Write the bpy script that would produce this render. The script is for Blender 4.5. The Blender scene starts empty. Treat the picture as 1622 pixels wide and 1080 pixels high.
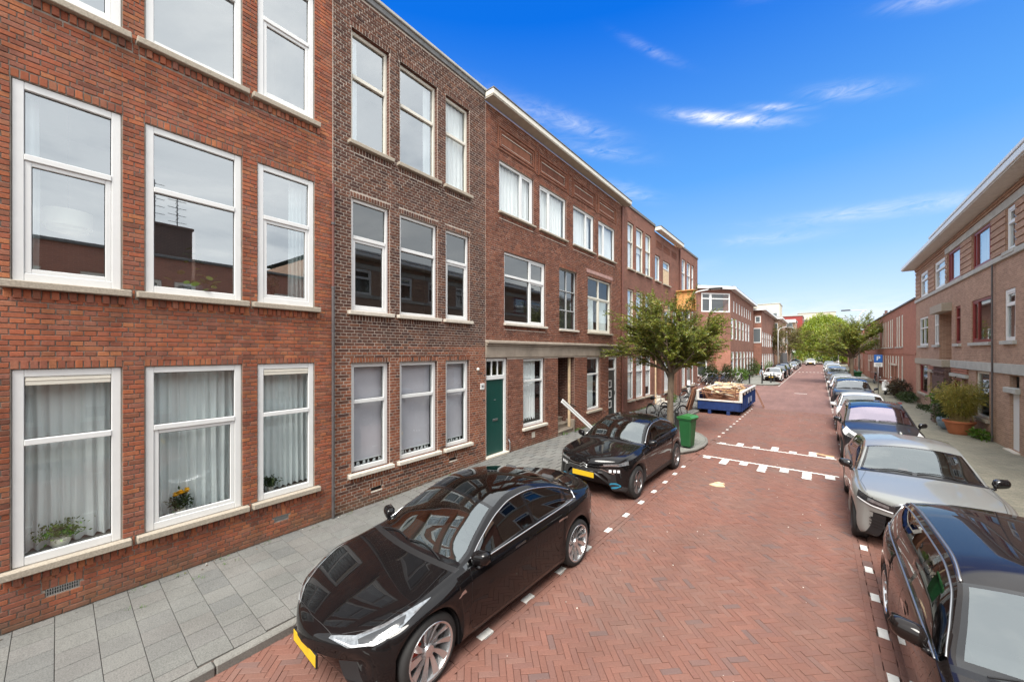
import bpy, math, random
import numpy as np
from mathutils import Vector, Matrix
from mathutils.bvhtree import BVHTree
R = math.radians
S = bpy.context.scene
COL = S.collection
# ---------------------------------------------------------------- camera
YAW = 39.44
cam = bpy.data.cameras.new('camera')
camo = bpy.data.objects.new('camera', cam); COL.objects.link(camo)
camo.location = (0, 0, 3.2); camo.rotation_euler = (R(90), 0, R(YAW))
cam.sensor_width = 36; cam.lens = 13.14; cam.shift_y = 0.0105
cam.clip_start = 0.1; cam.clip_end = 2500
S.camera = camo
# ---------------------------------------------------------------- world
W = bpy.data.worlds.new('World'); S.world = W; W.use_nodes = True
wt = W.node_tree; wt.nodes.clear()
SUN_EL, SUN_AZ = 54, 162          # azimuth measured clockwise from +Y (up the street)
def wn(t, **k):
    n = wt.nodes.new(t)
    for a, b in k.items(): setattr(n, a, b)
    return n
def wl(a, b): wt.links.new(a, b)
def wmath(op, a, b=None, c=None, clamp=False):
    n = wn('ShaderNodeMath', operation=op, use_clamp=clamp)
    for i, v in enumerate((a, b, c)):
        if v is None: continue
        if hasattr(v, 'links'): wl(v, n.inputs[i])
        else: n.inputs[i].default_value = v
    return n.outputs[0]
def wmix(f, a, b):
    n = wn('ShaderNodeMix', data_type='RGBA')
    for i, v in ((0, f), (6, a), (7, b)):
        if hasattr(v, 'links'): wl(v, n.inputs[i])
        else: n.inputs[i].default_value = v if i == 0 else (*v, 1)
    return n.outputs[2]
def wramp(f, st, interp='EASE'):
    n = wn('ShaderNodeValToRGB'); r = n.color_ramp; r.interpolation = interp
    while len(r.elements) < len(st): r.elements.new(0.5)
    for e, (p, c) in zip(r.elements, st):
        e.position = p; e.color = (*c, 1) if len(c) == 3 else c
    wl(f, n.inputs[0]); return n.outputs[0]
sky = wn('ShaderNodeTexSky', sky_type='NISHITA', sun_disc=False, sun_elevation=R(SUN_EL), sun_rotation=R(SUN_AZ),
         altitude=50, air_density=1.0, dust_density=0.4, ozone_density=3.0)
hsv = wn('ShaderNodeHueSaturation'); hsv.inputs['Saturation'].default_value = 1.55; hsv.inputs['Value'].default_value = 1.0
hsv.inputs['Hue'].default_value = 0.505
wl(sky.outputs[0], hsv.inputs['Color'])
tc = wn('ShaderNodeTexCoord'); sx = wn('ShaderNodeSeparateXYZ'); wl(tc.outputs['Generated'], sx.inputs[0])
zc = wmath('MAXIMUM', sx.outputs[2], 0.0)
# polarised look of the photo's sky: pale band low down, saturated blue higher up
clear = wramp(zc, [(0.0, (4.0, 4.1, 4.3)), (0.10, (2.6, 3.3, 4.2)), (0.21, (1.45, 2.55, 4.0)), (0.38, (.52, 1.65, 3.8)), (0.66, (0.02, .66, 3.2)), (1.0, (0.02, .5, 2.6))], 'LINEAR')
base = wmix(0.93, hsv.outputs[0], clear)
# flattened cloud-plane coordinates
zz = wmath('ADD', zc, 0.10)
cx = wmath('DIVIDE', sx.outputs[0], zz); cy = wmath('DIVIDE', sx.outputs[1], zz)
cv = wn('ShaderNodeCombineXYZ'); wl(cx, cv.inputs[0]); wl(cy, cv.inputs[1])
def wnoise(vec, scale, det=6, rough=.55, dist=0.0, loc=(0, 0, 0), rot=0, sc=(1, 1, 1)):
    mp = wn('ShaderNodeMapping'); wl(vec, mp.inputs[0])
    mp.inputs['Location'].default_value = loc; mp.inputs['Rotation'].default_value = (0, 0, R(rot)); mp.inputs['Scale'].default_value = sc
    n = wn('ShaderNodeTexNoise'); wl(mp.outputs[0], n.inputs['Vector'])
    n.inputs['Scale'].default_value = scale; n.inputs['Detail'].default_value = det
    n.inputs['Roughness'].default_value = rough; n.inputs['Distortion'].default_value = dist
    return n.outputs['Fac']
# azimuth (deg/100, clockwise from +Y) and elevation for the few cirrus streaks
azm = wmath('MULTIPLY', wmath('ARCTAN2', sx.outputs[0], sx.outputs[1]), 57.296)
elv = wmath('MULTIPLY', wmath('ARCSINE', sx.outputs[2]), 57.296)
ang = wn('ShaderNodeCombineXYZ'); wl(azm, ang.inputs[0]); wl(elv, ang.inputs[1])
wisp = wnoise(ang.outputs[0], 0.55, 9, .66, 1.2, (3, 1, 0), 14, (.42, 1.7, 1))
def streak(az, el, wa, we, k, tilt=0.0):
    da = wmath('SUBTRACT', azm, az)
    tilt += math.tan(R(az + YAW)) * math.sin(R(el)) * math.cos(R(el))
    de = wmath('ADD', wmath('SUBTRACT', elv, el), wmath('MULTIPLY', da, tilt))
    q = wmath('ADD', wmath('POWER', wmath('ABSOLUTE', wmath('DIVIDE', da, wa)), 2.0), wmath('POWER', wmath('ABSOLUTE', wmath('DIVIDE', de, we)), 2.0))
    g = wmath('MULTIPLY', wmath('EXPONENT', wmath('MULTIPLY', q, -1.0)), k)
    return g
tot = None
for a in [(-9.8, 28.4, 5.0, 0.6, 1.5, .05), (-4.0, 28.0, 2.5, .35, .7, 0), (2.6, 27.4, 3.2, .7, .45, -.1), (-30, 31, 6, 1.0, .36, .25), (-26, 27.5, 5, .7, .34, .15), (-23, 22.5, 4, .9, .35, .2),
          (-41, 33, 6, 1.6, .35, .3), (6, 15.0, 9, .7, .5, -.18), (-5, 14.0, 5, .6, .35, -.1), (-17, 11, 5, .8, .4, -.2), (-3, 38.5, 3, .6, .5, -.3), (9, 32, 3, .6, .45, -.2), (-19, 37, 3.5, .5, .22, .3), (0, 3.0, 26, 2.6, .75, 0)]:
    g = streak(*a); tot = g if tot is None else wmath('ADD', tot, g)
wf = wmath('SUBTRACT', wmath('MULTIPLY', wisp, 2.9), 0.92)
wf = wmath('MAXIMUM', wf, 0.0)
cir = wmath('MULTIPLY', tot, wf, clamp=True)
base2 = wmix(cir, base, (4.0, 4.1, 4.3))
# the clearing: the broken cloud that the windows and car roofs mirror starts beside and above the view
cd = wn('ShaderNodeVectorMath', operation='DOT_PRODUCT'); wl(tc.outputs['Generated'], cd.inputs[0])
ca, ce = R(-24), R(14)
cd.inputs[1].default_value = (math.sin(ca) * math.cos(ce), math.cos(ca) * math.cos(ce), math.sin(ce))
n1 = wnoise(cv.outputs[0], 0.9, 7, .55, .6)
edge = wmath('ADD', cd.outputs['Value'], wmath('MULTIPLY', wmath('SUBTRACT', n1, .5), .16))
lim = wmath('SUBTRACT', 46.0, wmath('MULTIPLY', wmath('MAXIMUM', wmath('ADD', azm, 39.0), 0.0), .22))
edge = wmath('SUBTRACT', edge, wmath('MULTIPLY', wmath('MAXIMUM', wmath('SUBTRACT', elv, lim), 0.0), .06))
cover = wmath('SUBTRACT', 1.0, wmath('DIVIDE', wmath('SUBTRACT', edge, 0.56), 0.15), clamp=True)
n2 = wnoise(cv.outputs[0], 1.3, 8, .6, .4, (7, 2, 0))
ccol = wramp(n2, [(0.28, (4.6, 4.9, 5.2)), (0.5, (6.4, 6.6, 6.7)), (0.72, (8.4, 8.4, 8.2))])
skyc = wmix(wmath('MULTIPLY', cover, .96), base2, ccol)
bg = wn('ShaderNodeBackground'); wl(skyc, bg.inputs[0]); bg.inputs[1].default_value = 0.10
wo = wn('ShaderNodeOutputWorld'); wl(bg.outputs[0], wo.inputs[0])
# ---------------------------------------------------------------- sun (thin cloud in front of it)
sl = bpy.data.lights.new('sun', 'SUN'); sl.energy = 2.6; sl.angle = R(30); sl.color = (1, .95, .88)
so = bpy.data.objects.new('sun', sl); COL.objects.link(so)
sd = Vector((math.sin(R(SUN_AZ)) * math.cos(R(SUN_EL)), math.cos(R(SUN_AZ)) * math.cos(R(SUN_EL)), math.sin(R(SUN_EL))))
so.rotation_euler = sd.to_track_quat('Z', 'Y').to_euler(); so.location = (10, -10, 30)
S.view_settings.view_transform = 'Standard'; S.view_settings.look = 'None'
S.view_settings.exposure = 1.4; S.view_settings.gamma = 1.0; S.view_settings.use_curve_mapping = False
S.cycles.max_bounces = 8; S.cycles.transparent_max_bounces = 16; S.cycles.sample_clamp_indirect = 6
random.seed(7); RNG = np.random.default_rng(11)
# ================================================================= helpers
def tag(o, label=None, cat=None, group=None, kind=None):
    if label: o['label'] = label
    if cat: o['category'] = cat
    if group: o['group'] = group
    if kind: o['kind'] = kind
    return o
def empty(name, loc=(0, 0, 0), rz=0, label=None, cat=None, group=None, kind=None):
    o = bpy.data.objects.new(name, None); COL.objects.link(o); o.location = loc; o.rotation_euler = (0, 0, rz)
    o.empty_display_size = .2
    return tag(o, label, cat, group, kind)
def link(name, me, parent=None, loc=None, rot=None):
    o = bpy.data.objects.new(name, me); COL.objects.link(o)
    if parent: o.parent = parent
    if loc is not None: o.location = loc
    if rot is not None: o.rotation_euler = rot
    return o
def copy_tree(o, parent=None):
    c = o.copy(); COL.objects.link(c)
    if parent: c.parent = parent
    for ch in o.children: copy_tree(ch, c)
    return c
class MB:
    """collects faces, builds one mesh object"""
    def __init__(s): s.v = []; s.f = []; s.m = []
    def quad(s, a, b, c, d, m=0):
        i = len(s.v); s.v += [tuple(a), tuple(b), tuple(c), tuple(d)]; s.f.append((i, i + 1, i + 2, i + 3)); s.m.append(m)
    def tri(s, a, b, c, m=0):
        i = len(s.v); s.v += [tuple(a), tuple(b), tuple(c)]; s.f.append((i, i + 1, i + 2)); s.m.append(m)
    def box(s, x0, x1, y0, y1, z0, z1, m=0, M=None):
        i = len(s.v)
        P = [(x0, y0, z0), (x1, y0, z0), (x1, y1, z0), (x0, y1, z0), (x0, y0, z1), (x1, y0, z1), (x1, y1, z1), (x0, y1, z1)]
        if M is not None: P = [tuple(M @ Vector(p)) for p in P]
        s.v += P
        for q in ((0, 3, 2, 1), (4, 5, 6, 7), (0, 1, 5, 4), (1, 2, 6, 5), (2, 3, 7, 6), (3, 0, 4, 7)):
            s.f.append(tuple(i + k for k in q)); s.m.append(m)
    def cbox(s, x0, x1, y0, y1, z0, z1, c=.01, m=0, M=None):
        """box with chamfered edges"""
        xs, ys, zs = (x0, x1), (y0, y1), (z0, z1); i = len(s.v); P = []; idx = {}
        for a in (0, 1):
            for b in (0, 1):
                for d in (0, 1):
                    sx_, sy_, sz_ = (1 if a == 0 else -1), (1 if b == 0 else -1), (1 if d == 0 else -1)
                    for k, off in enumerate(((0, c, c), (c, 0, c), (c, c, 0))):
                        idx[(a, b, d, k)] = len(P)
                        P.append((xs[a] + sx_ * off[0], ys[b] + sy_ * off[1], zs[d] + sz_ * off[2]))
        if M is not None: P = [tuple(M @ Vector(p)) for p in P]
        s.v += P
        F = []
        for a in (0, 1):
            q = [idx[(a, 0, 0, 0)], idx[(a, 1, 0, 0)], idx[(a, 1, 1, 0)], idx[(a, 0, 1, 0)]]; F.append(q if a else q[::-1])
            q = [idx[(0, a, 0, 1)], idx[(1, a, 0, 1)], idx[(1, a, 1, 1)], idx[(0, a, 1, 1)]]; F.append(q[::-1] if a else q)
            q = [idx[(0, 0, a, 2)], idx[(1, 0, a, 2)], idx[(1, 1, a, 2)], idx[(0, 1, a, 2)]]; F.append(q if a else q[::-1])
        for a in (0, 1):
            for b in (0, 1):
                q = [idx[(a, b, 0, 0)], idx[(a, b, 0, 1)], idx[(a, b, 1, 1)], idx[(a, b, 1, 0)]]; F.append(q if (a + b) % 2 else q[::-1])
                q = [idx[(a, 0, b, 0)], idx[(a, 0, b, 2)], idx[(a, 1, b, 2)], idx[(a, 1, b, 0)]]; F.append(q[::-1] if (a + b) % 2 else q)
                q = [idx[(0, a, b, 1)], idx[(0, a, b, 2)], idx[(1, a, b, 2)], idx[(1, a, b, 1)]]; F.append(q if (a + b) % 2 else q[::-1])
                for d in (0, 1):
                    q = [idx[(a, b, d, 0)], idx[(a, b, d, 1)], idx[(a, b, d, 2)]]; F.append(q if (a + b + d) % 2 else q[::-1])
        for q in F: s.f.append(tuple(i + k for k in q)); s.m.append(m)
    def grid(s, rows, m=0, closed=False, mf=None):
        i = len(s.v); n = len(rows[0])
        for r in rows: s.v += [tuple(p) for p in r]
        for a in range(len(rows) - 1):
            for b in range(n if closed else n - 1):
                c = (b + 1) % n
                s.f.append((i + a * n + b, i + a * n + c, i + (a + 1) * n + c, i + (a + 1) * n + b)); s.m.append(mf(a, b) if mf else m)
    def tube(s, pts, r, n=8, m=0, cap=True):
        pts = [Vector(p) for p in pts]; rs = r if isinstance(r, (list, tuple)) else [r] * len(pts)
        rows = []; up = None
        for k, p in enumerate(pts):
            t = (pts[min(k + 1, len(pts) - 1)] - pts[max(k - 1, 0)])
            t = t.normalized() if t.length > 1e-9 else Vector((0, 0, 1))
            if up is None: up = Vector((0, 0, 1)) if abs(t.z) < .9 else Vector((1, 0, 0))
            a = t.cross(up).normalized(); b = a.cross(t).normalized(); up = b
            rows.append([p + (a * math.cos(2 * math.pi * j / n) + b * math.sin(2 * math.pi * j / n)) * rs[k] for j in range(n)])
        s.grid(rows, m, True)
        if cap:
            i = len(s.v) - n * len(rows)
            s.f.append(tuple(i + j for j in range(n))[::-1]); s.m.append(m)
            i = len(s.v) - n; s.f.append(tuple(i + j for j in range(n))); s.m.append(m)
    def lathe(s, prof, n=24, m=0, M=None, axis='z'):
        rows = []
        for (r, h) in prof:
            row = []
            for j in range(n):
                a = 2 * math.pi * j / n; c, d = r * math.cos(a), r * math.sin(a)
                p = (c, d, h) if axis == 'z' else ((c, h, d) if axis == 'y' else (h, c, d))
                row.append(M @ Vector(p) if M is not None else p)
            rows.append(row)
        s.grid(rows, m, True)
    def poly(s, pts, m=0):
        i = len(s.v); s.v += [tuple(p) for p in pts]; s.f.append(tuple(range(i, i + len(pts)))); s.m.append(m)
    def prism(s, pts, z0, z1, m=0, M=None):
        """pts: 2-D outline in xy (ccw), extruded z0..z1"""
        n = len(pts); i = len(s.v); P = [(x, y, z0) for x, y in pts] + [(x, y, z1) for x, y in pts]
        if M is not None: P = [tuple(M @ Vector(p)) for p in P]
        s.v += P
        s.f.append(tuple(i + k for k in range(n))[::-1]); s.f.append(tuple(i + n + k for k in range(n))); s.m += [m, m]
        for k in range(n):
            q = (k + 1) % n; s.f.append((i + k, i + q, i + n + q, i + n + k)); s.m.append(m)
    def sphere(s, c, r, n=12, k=8, m=0, sc=(1, 1, 1)):
        rows = []
        for a in range(k + 1):
            t = math.pi * a / k
            rows.append([(c[0] + r * sc[0] * math.sin(t) * math.cos(2 * math.pi * b / n), c[1] + r * sc[1] * math.sin(t) * math.sin(2 * math.pi * b / n), c[2] - r * sc[2] * math.cos(t)) for b in range(n)])
        s.grid(rows, m, True)
    def mesh(s, name, mats, smooth=False, ang=None, merge=0):
        me = bpy.data.meshes.new(name); me.from_pydata(s.v, [], s.f)
        for mt in (mats if isinstance(mats, (list, tuple)) else [mats]): me.materials.append(mt)
        me.polygons.foreach_set('material_index', s.m)
        if merge:
            import bmesh
            bm = bmesh.new(); bm.from_mesh(me); bmesh.ops.remove_doubles(bm, verts=bm.verts, dist=merge); bm.to_mesh(me); bm.free()
        if smooth:
            me.polygons.foreach_set('use_smooth', [True] * len(me.polygons))
            if ang: me.set_sharp_from_angle(angle=R(ang))
        me.update(); return me
    def build(s, name, mats, parent=None, smooth=False, ang=None, loc=None, rot=None, merge=0):
        return link(name, s.mesh(name, mats, smooth, ang, merge), parent, loc, rot)
# ================================================================= materials
class NT:
    def __init__(s, name):
        s.mat = bpy.data.materials.new(name); s.mat.use_nodes = True; s.t = s.mat.node_tree; s.t.nodes.clear()
        s.out = s.n('ShaderNodeOutputMaterial')
    def n(s, t, **k):
        x = s.t.nodes.new(t)
        for a, b in k.items(): setattr(x, a, b)
        return x
    def l(s, a, b): s.t.links.new(a, b)
    def put(s, sock, v):
        if hasattr(v, 'links'): s.l(v, sock)
        elif isinstance(v, (tuple, list)) and len(v) == 3 and sock.type == 'RGBA': sock.default_value = (*v, 1)
        else: sock.default_value = v
    def math(s, op, a, b=0.0, clamp=False):
        x = s.n('ShaderNodeMath', operation=op, use_clamp=clamp); s.put(x.inputs[0], a); s.put(x.inputs[1], b); return x.outputs[0]
    def mix(s, f, a, b, mode='MIX'):
        x = s.n('ShaderNodeMix', data_type='RGBA', blend_type=mode); s.put(x.inputs[0], f); s.put(x.inputs[6], a); s.put(x.inputs[7], b); return x.outputs[2]
    def noise(s, sc, det=4, rough=.55, vec=None, dist=0.0):
        x = s.n('ShaderNodeTexNoise'); x.inputs['Scale'].default_value = sc; x.inputs['Detail'].default_value = det
        x.inputs['Roughness'].default_value = rough; x.inputs['Distortion'].default_value = dist
        s.l(vec if vec is not None else s.pos(), x.inputs['Vector']); return x.outputs['Fac']
    def pos(s):
        if not hasattr(s, '_p'): s._p = s.n('ShaderNodeNewGeometry').outputs['Position']
        return s._p
    def obj(s):
        if not hasattr(s, '_o'): s._o = s.n('ShaderNodeTexCoord').outputs['Object']
        return s._o
    def mapv(s, vec, sc=(1, 1, 1), rot=(0, 0, 0), loc=(0, 0, 0)):
        x = s.n('ShaderNodeMapping'); s.l(vec, x.inputs[0]); x.inputs['Scale'].default_value = sc; x.inputs['Rotation'].default_value = rot; x.inputs['Location'].default_value = loc; return x.outputs[0]
    def ramp(s, f, st, interp='LINEAR'):
        x = s.n('ShaderNodeValToRGB'); r = x.color_ramp; r.interpolation = interp
        while len(r.elements) < len(st): r.elements.new(.5)
        for e, (p, c) in zip(r.elements, st): e.position = p; e.color = (c, c, c, 1) if isinstance(c, (int, float)) else (*c, 1)
        s.l(f, x.inputs[0]); return x.outputs[0]
    def bump(s, h, st=.3, d=.01, nrm=None):
        x = s.n('ShaderNodeBump'); x.inputs['Strength'].default_value = st; x.inputs['Distance'].default_value = d; s.l(h, x.inputs['Height'])
        if nrm is not None: s.l(nrm, x.inputs['Normal'])
        return x.outputs[0]
    def bsdf(s, color, rough=.6, metal=0.0, normal=None, spec=.5, coat=0.0, coat_r=.03, **k):
        b = s.n('ShaderNodeBsdfPrincipled'); s.put(b.inputs['Base Color'], color); s.put(b.inputs['Roughness'], rough); s.put(b.inputs['Metallic'], metal)
        b.inputs['Specular IOR Level'].default_value = spec; b.inputs['Coat Weight'].default_value = coat; b.inputs['Coat Roughness'].default_value = coat_r
        if normal is not None: s.l(normal, b.inputs['Normal'])
        for a, c in k.items(): s.put(b.inputs[a.replace('_', ' ')], c)
        s.l(b.outputs[0], s.out.inputs[0]); return b
def simple(name, color, rough=.5, metal=0, var=.12, sc=6, bump=0, bsc=80, spec=.5, coat=0, coat_r=.03):
    t = NT(name)
    if var:
        nz = t.noise(sc, 5, .6); f = t.ramp(nz, [(.3, 1 - var), (.7, 1 + var * .6)])
        c = t.mix(1.0, color, f, 'MULTIPLY')
    else: c = color
    nr = t.bump(t.noise(bsc, 4), bump, .004) if bump else None
    t.bsdf(c, rough, metal, nr, spec, coat, coat_r); return t.mat
def brick_mat(name, tones, rough=.88, soot=.25, grain=.30, spec=.25, stain_sc=1.1, wet=0):
    t = NT(name)
    at = t.n('ShaderNodeAttribute', attribute_name='rnd').outputs['Fac']; oi = t.n('ShaderNodeObjectInfo').outputs['Random']
    f = t.math('FRACT', t.math('ADD', at, oi))
    n = len(tones); c = t.ramp(f, [((i + .5) / n, q) for i, q in enumerate(tones)])
    g = t.ramp(t.noise(38, 6, .7), [(.25, 1 - grain), (.75, 1 + grain * .7)])
    c = t.mix(1.0, c, g, 'MULTIPLY')
    st = t.ramp(t.noise(stain_sc, 7, .65, dist=.4), [(.33, 1 - soot), (.55, 1.0), (.8, 1.06)])
    c = t.mix(1.0, c, st, 'MULTIPLY')
    rs = t.ramp(t.noise(1.0, 5, .65, t.mapv(t.pos(), (5, 5, .30))), [(.35, .80), (.55, 1.0), (.8, 1.08)]); c = t.mix(1.0, c, rs, 'MULTIPLY')
    pale = t.ramp(t.noise(9, 5, .7), [(.62, 0), (.8, .35)])
    c = t.mix(pale, c, (.42, .32, .26))
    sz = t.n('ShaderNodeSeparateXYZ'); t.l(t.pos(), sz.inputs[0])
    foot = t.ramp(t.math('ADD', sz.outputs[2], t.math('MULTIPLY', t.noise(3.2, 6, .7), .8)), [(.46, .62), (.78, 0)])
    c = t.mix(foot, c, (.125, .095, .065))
    nr = t.bump(t.noise(140, 5, .7), .55, .004)
    t.bsdf(c, rough, 0, nr, spec); return t.mat
def brick_tex(name, c1, c2, mortar, bw=.22, rh=.0625, ms=.005, soot=.2, bumpd=.006, rough=.88, plane='xz', extra=None):
    """surfaces too far off to tell the bricks apart"""
    t = NT(name)
    sp = t.n('ShaderNodeSeparateXYZ'); t.l(t.obj(), sp.inputs[0]); cb = t.n('ShaderNodeCombineXYZ')
    if plane == 'xz': t.l(t.math('ADD', sp.outputs[0], sp.outputs[1]), cb.inputs[0]); t.l(sp.outputs[2], cb.inputs[1])
    else: t.l(sp.outputs[0], cb.inputs[0]); t.l(sp.outputs[1], cb.inputs[1])
    b = t.n('ShaderNodeTexBrick'); t.l(cb.outputs[0], b.inputs['Vector'])
    b.inputs['Scale'].default_value = 1; b.inputs['Brick Width'].default_value = bw; b.inputs['Row Height'].default_value = rh
    b.inputs['Mortar Size'].default_value = ms; b.inputs['Mortar Smooth'].default_value = .2; b.inputs['Bias'].default_value = 0
    b.inputs['Color1'].default_value = (*c1, 1); b.inputs['Color2'].default_value = (*c2, 1); b.inputs['Mortar'].default_value = (*mortar, 1)
    st = t.ramp(t.noise(.9, 7, .65, dist=.4), [(.3, 1 - soot), (.55, 1.0), (.85, 1.1)])
    c = t.mix(1.0, b.outputs['Color'], st, 'MULTIPLY')
    c = t.mix(1.0, c, t.ramp(t.noise(17, 4, .7), [(.25, .86), (.75, 1.12)]), 'MULTIPLY')
    inv = t.math('SUBTRACT', 1.0, b.outputs['Fac'])
    nr = t.bump(inv, .8, bumpd)
    t.bsdf(c, rough, 0, nr, .25); return t.mat
def glass_mat(name, tint=(.75, .8, .8), refl=.1, ior=1.6, gcol=(.93, .97, 1), wob=.0):
    t = NT(name)
    tr = t.n('ShaderNodeBsdfTransparent'); tr.inputs[0].default_value = (*tint, 1)
    gl = t.n('ShaderNodeBsdfGlossy'); gl.inputs['Roughness'].default_value = 0.005; gl.inputs['Color'].default_value = (*gcol, 1)
    if wob:
        nr = t.bump(t.noise(.9, 2, .4), wob, .02); t.l(nr, gl.inputs['Normal'])
    ge = t.n('ShaderNodeNewGeometry'); dt = t.n('ShaderNodeVectorMath', operation='DOT_PRODUCT'); t.l(ge.outputs['Normal'], dt.inputs[0]); t.l(ge.outputs['Incoming'], dt.inputs[1])
    c = t.math('SUBTRACT', 1.0, t.math('ABSOLUTE', dt.outputs['Value']), True)
    f = t.math('ADD', t.math('MULTIPLY', t.math('POWER', c, 5.0), 1 - refl), refl, True)
    m = t.n('ShaderNodeMixShader'); t.l(f, m.inputs[0]); t.l(tr.outputs[0], m.inputs[1]); t.l(gl.outputs[0], m.inputs[2]); t.l(m.outputs[0], t.out.inputs[0]); return t.mat
M = {}
M['mortar'] = simple('lime_mortar', (.30, .265, .225), .95, var=.25, sc=5, bump=.5, bsc=90)
M['mortar_pale'] = simple('pale_mortar', (.60, .52, .44), .95, var=.2, sc=4, bump=.5, bsc=90)
M['brick_red'] = brick_mat('red_brick', [(0.357, 0.114, 0.060), (0.265, 0.096, 0.061), (0.425, 0.139, 0.065), (0.315, 0.126, 0.085), (0.383, 0.157, 0.091), (0.204, 0.082, 0.056), (0.457, 0.175, 0.082), (0.333, 0.106, 0.061), (0.289, 0.126, 0.090), (0.394, 0.121, 0.065)], soot=.26)
M['brick_brown'] = brick_mat('brown_brick', [(0.147, 0.071, 0.050), (0.101, 0.050, 0.039), (0.187, 0.086, 0.059), (0.076, 0.042, 0.036), (0.223, 0.101, 0.061), (0.131, 0.065, 0.048), (0.167, 0.076, 0.050), (0.091, 0.048, 0.040)], soot=.22)
M['brick_orange'] = brick_mat('weathered_orange_brick', [(0.299, 0.109, 0.057), (0.230, 0.086, 0.052), (0.345, 0.127, 0.063), (0.184, 0.069, 0.044), (0.276, 0.098, 0.055), (0.322, 0.132, 0.075)], soot=.25)
M['brick_b3'] = brick_mat('terrace_brick', [(0.230, 0.092, 0.057), (0.172, 0.069, 0.046), (0.265, 0.103, 0.063), (0.138, 0.057, 0.041), (0.207, 0.081, 0.052), (0.287, 0.121, 0.075)], soot=.18)
M['btex_red'] = brick_tex('far_red_brick', (.27, .115, .08), (.19, .08, .058), (.31, .23, .18))
M['btex_b4'] = brick_tex('terrace_far_brick', (.25, .10, .07), (.18, .075, .052), (.31, .22, .175))
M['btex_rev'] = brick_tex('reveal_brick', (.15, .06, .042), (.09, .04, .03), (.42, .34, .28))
M['btex_tan'] = brick_tex('tan_brick', (0.455, 0.286, 0.202), (0.345, 0.211, 0.150), (0.497, 0.408, 0.325), bw=.21, soot=.14)
M['btex_terr'] = brick_tex('terracotta_brick', (0.428, 0.182, 0.124), (0.345, 0.140, 0.097), (0.469, 0.308, 0.235), soot=.12)
M['btex_dark'] = brick_tex('dark_plinth_brick', (0.140, 0.078, 0.065), (0.098, 0.058, 0.052), (0.280, 0.208, 0.182))
M['white_pvc'] = simple('white_window_paint', (.74, .75, .74), .35, var=.03)
M['cream'] = simple('cream_window_paint', (.72, .69, .60), .45, var=.06)
M['grey_steel'] = simple('grey_steel_frame', (.42, .43, .43), .45, var=.06)
M['stone'] = simple('sill_stone', (.40, .35, .28), .9, var=.28, sc=55, bump=.5, bsc=160)
M['stone_pale'] = simple('painted_sill_stone', (.60, .55, .47), .85, var=.16, sc=12, bump=.4, bsc=120)
M['stone_grey'] = simple('grey_concrete_band', (0.450, 0.450, 0.415), .9, var=.16, sc=3, bump=.3, bsc=60)
M['stone_dirty'] = simple('weathered_stone_band', (.30, .25, .20), .9, var=.35, sc=1.6, bump=.4, bsc=40)
M['glass'] = glass_mat('window_glass', (.93, .97, .97), .09, 1.55, wob=.02)
M['glass_hi'] = glass_mat('coated_window_glass', (.78, .84, .84), .37, 1.6, wob=.03)
M['glass_dark'] = glass_mat('dim_window_glass', (.45, .48, .48), .14, 1.55, wob=.02)
M['curtain'] = None
def cloth(name, col, tr=.25, trans=.3):
    t = NT(name)
    d = t.n('ShaderNodeBsdfDiffuse'); d.inputs[0].default_value = (*col, 1)
    tl = t.n('ShaderNodeBsdfTranslucent'); tl.inputs[0].default_value = (*col, 1)
    tp = t.n('ShaderNodeBsdfTransparent')
    m1 = t.n('ShaderNodeMixShader'); m1.inputs[0].default_value = trans; t.l(d.outputs[0], m1.inputs[1]); t.l(tl.outputs[0], m1.inputs[2])
    m2 = t.n('ShaderNodeMixShader'); m2.inputs[0].default_value = tr; t.l(m1.outputs[0], m2.inputs[1]); t.l(tp.outputs[0], m2.inputs[2])
    t.l(m2.outputs[0], t.out.inputs[0]); return t.mat
M['curtain'] = cloth('sheer_curtain_cloth', (.90, .95, .95), .08, .12)
M['curtain_w'] = cloth('white_curtain_cloth', (.93, .93, .93), .02, .1)
M['blind'] = simple('lavender_blind_cloth', (.56, .53, .58), .9, var=.03)
M['room'] = simple('room_plaster', (.30, .29, .27), .9, var=.05)
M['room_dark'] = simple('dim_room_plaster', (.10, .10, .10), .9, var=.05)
M['black'] = simple('black_plastic', (.012, .012, .013), .45, var=0)
M['dark_metal'] = simple('dark_metal', (.03, .03, .032), .4, .3, var=.1)
M['lead'] = simple('roof_flashing', (.16, .16, .16), .7, var=.3, sc=8)
M['roofing'] = simple('roof_felt', (.07, .07, .07), .95, var=.2)
M['pipe'] = simple('rusty_brown_pipe', (.16, .065, .05), .6, var=.2)
M['pipe_grey'] = simple('grey_lead_pipe', (.13, .12, .12), .5, .4, var=.2)
M['green_door'] = simple('dark_green_door_paint', (.004, .055, .045), .35, var=.06)
M['black_door'] = simple('black_green_door_paint', (.012, .02, .018), .35, var=.05)
M['chrome'] = simple('chrome', (.62, .63, .64), .22, 1, var=0)
M['alu'] = simple('brushed_metal', (.5, .51, .52), .35, 1, var=.05)
M['wood'] = simple('fresh_timber', (.55, .33, .16), .75, var=.3, sc=14)
M['wood_pale'] = simple('pale_timber', (.66, .50, .32), .8, var=.25, sc=9)
M['wood_brown'] = simple('brown_timber', (.22, .10, .055), .75, var=.3, sc=12)
M['leaf'] = None
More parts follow.
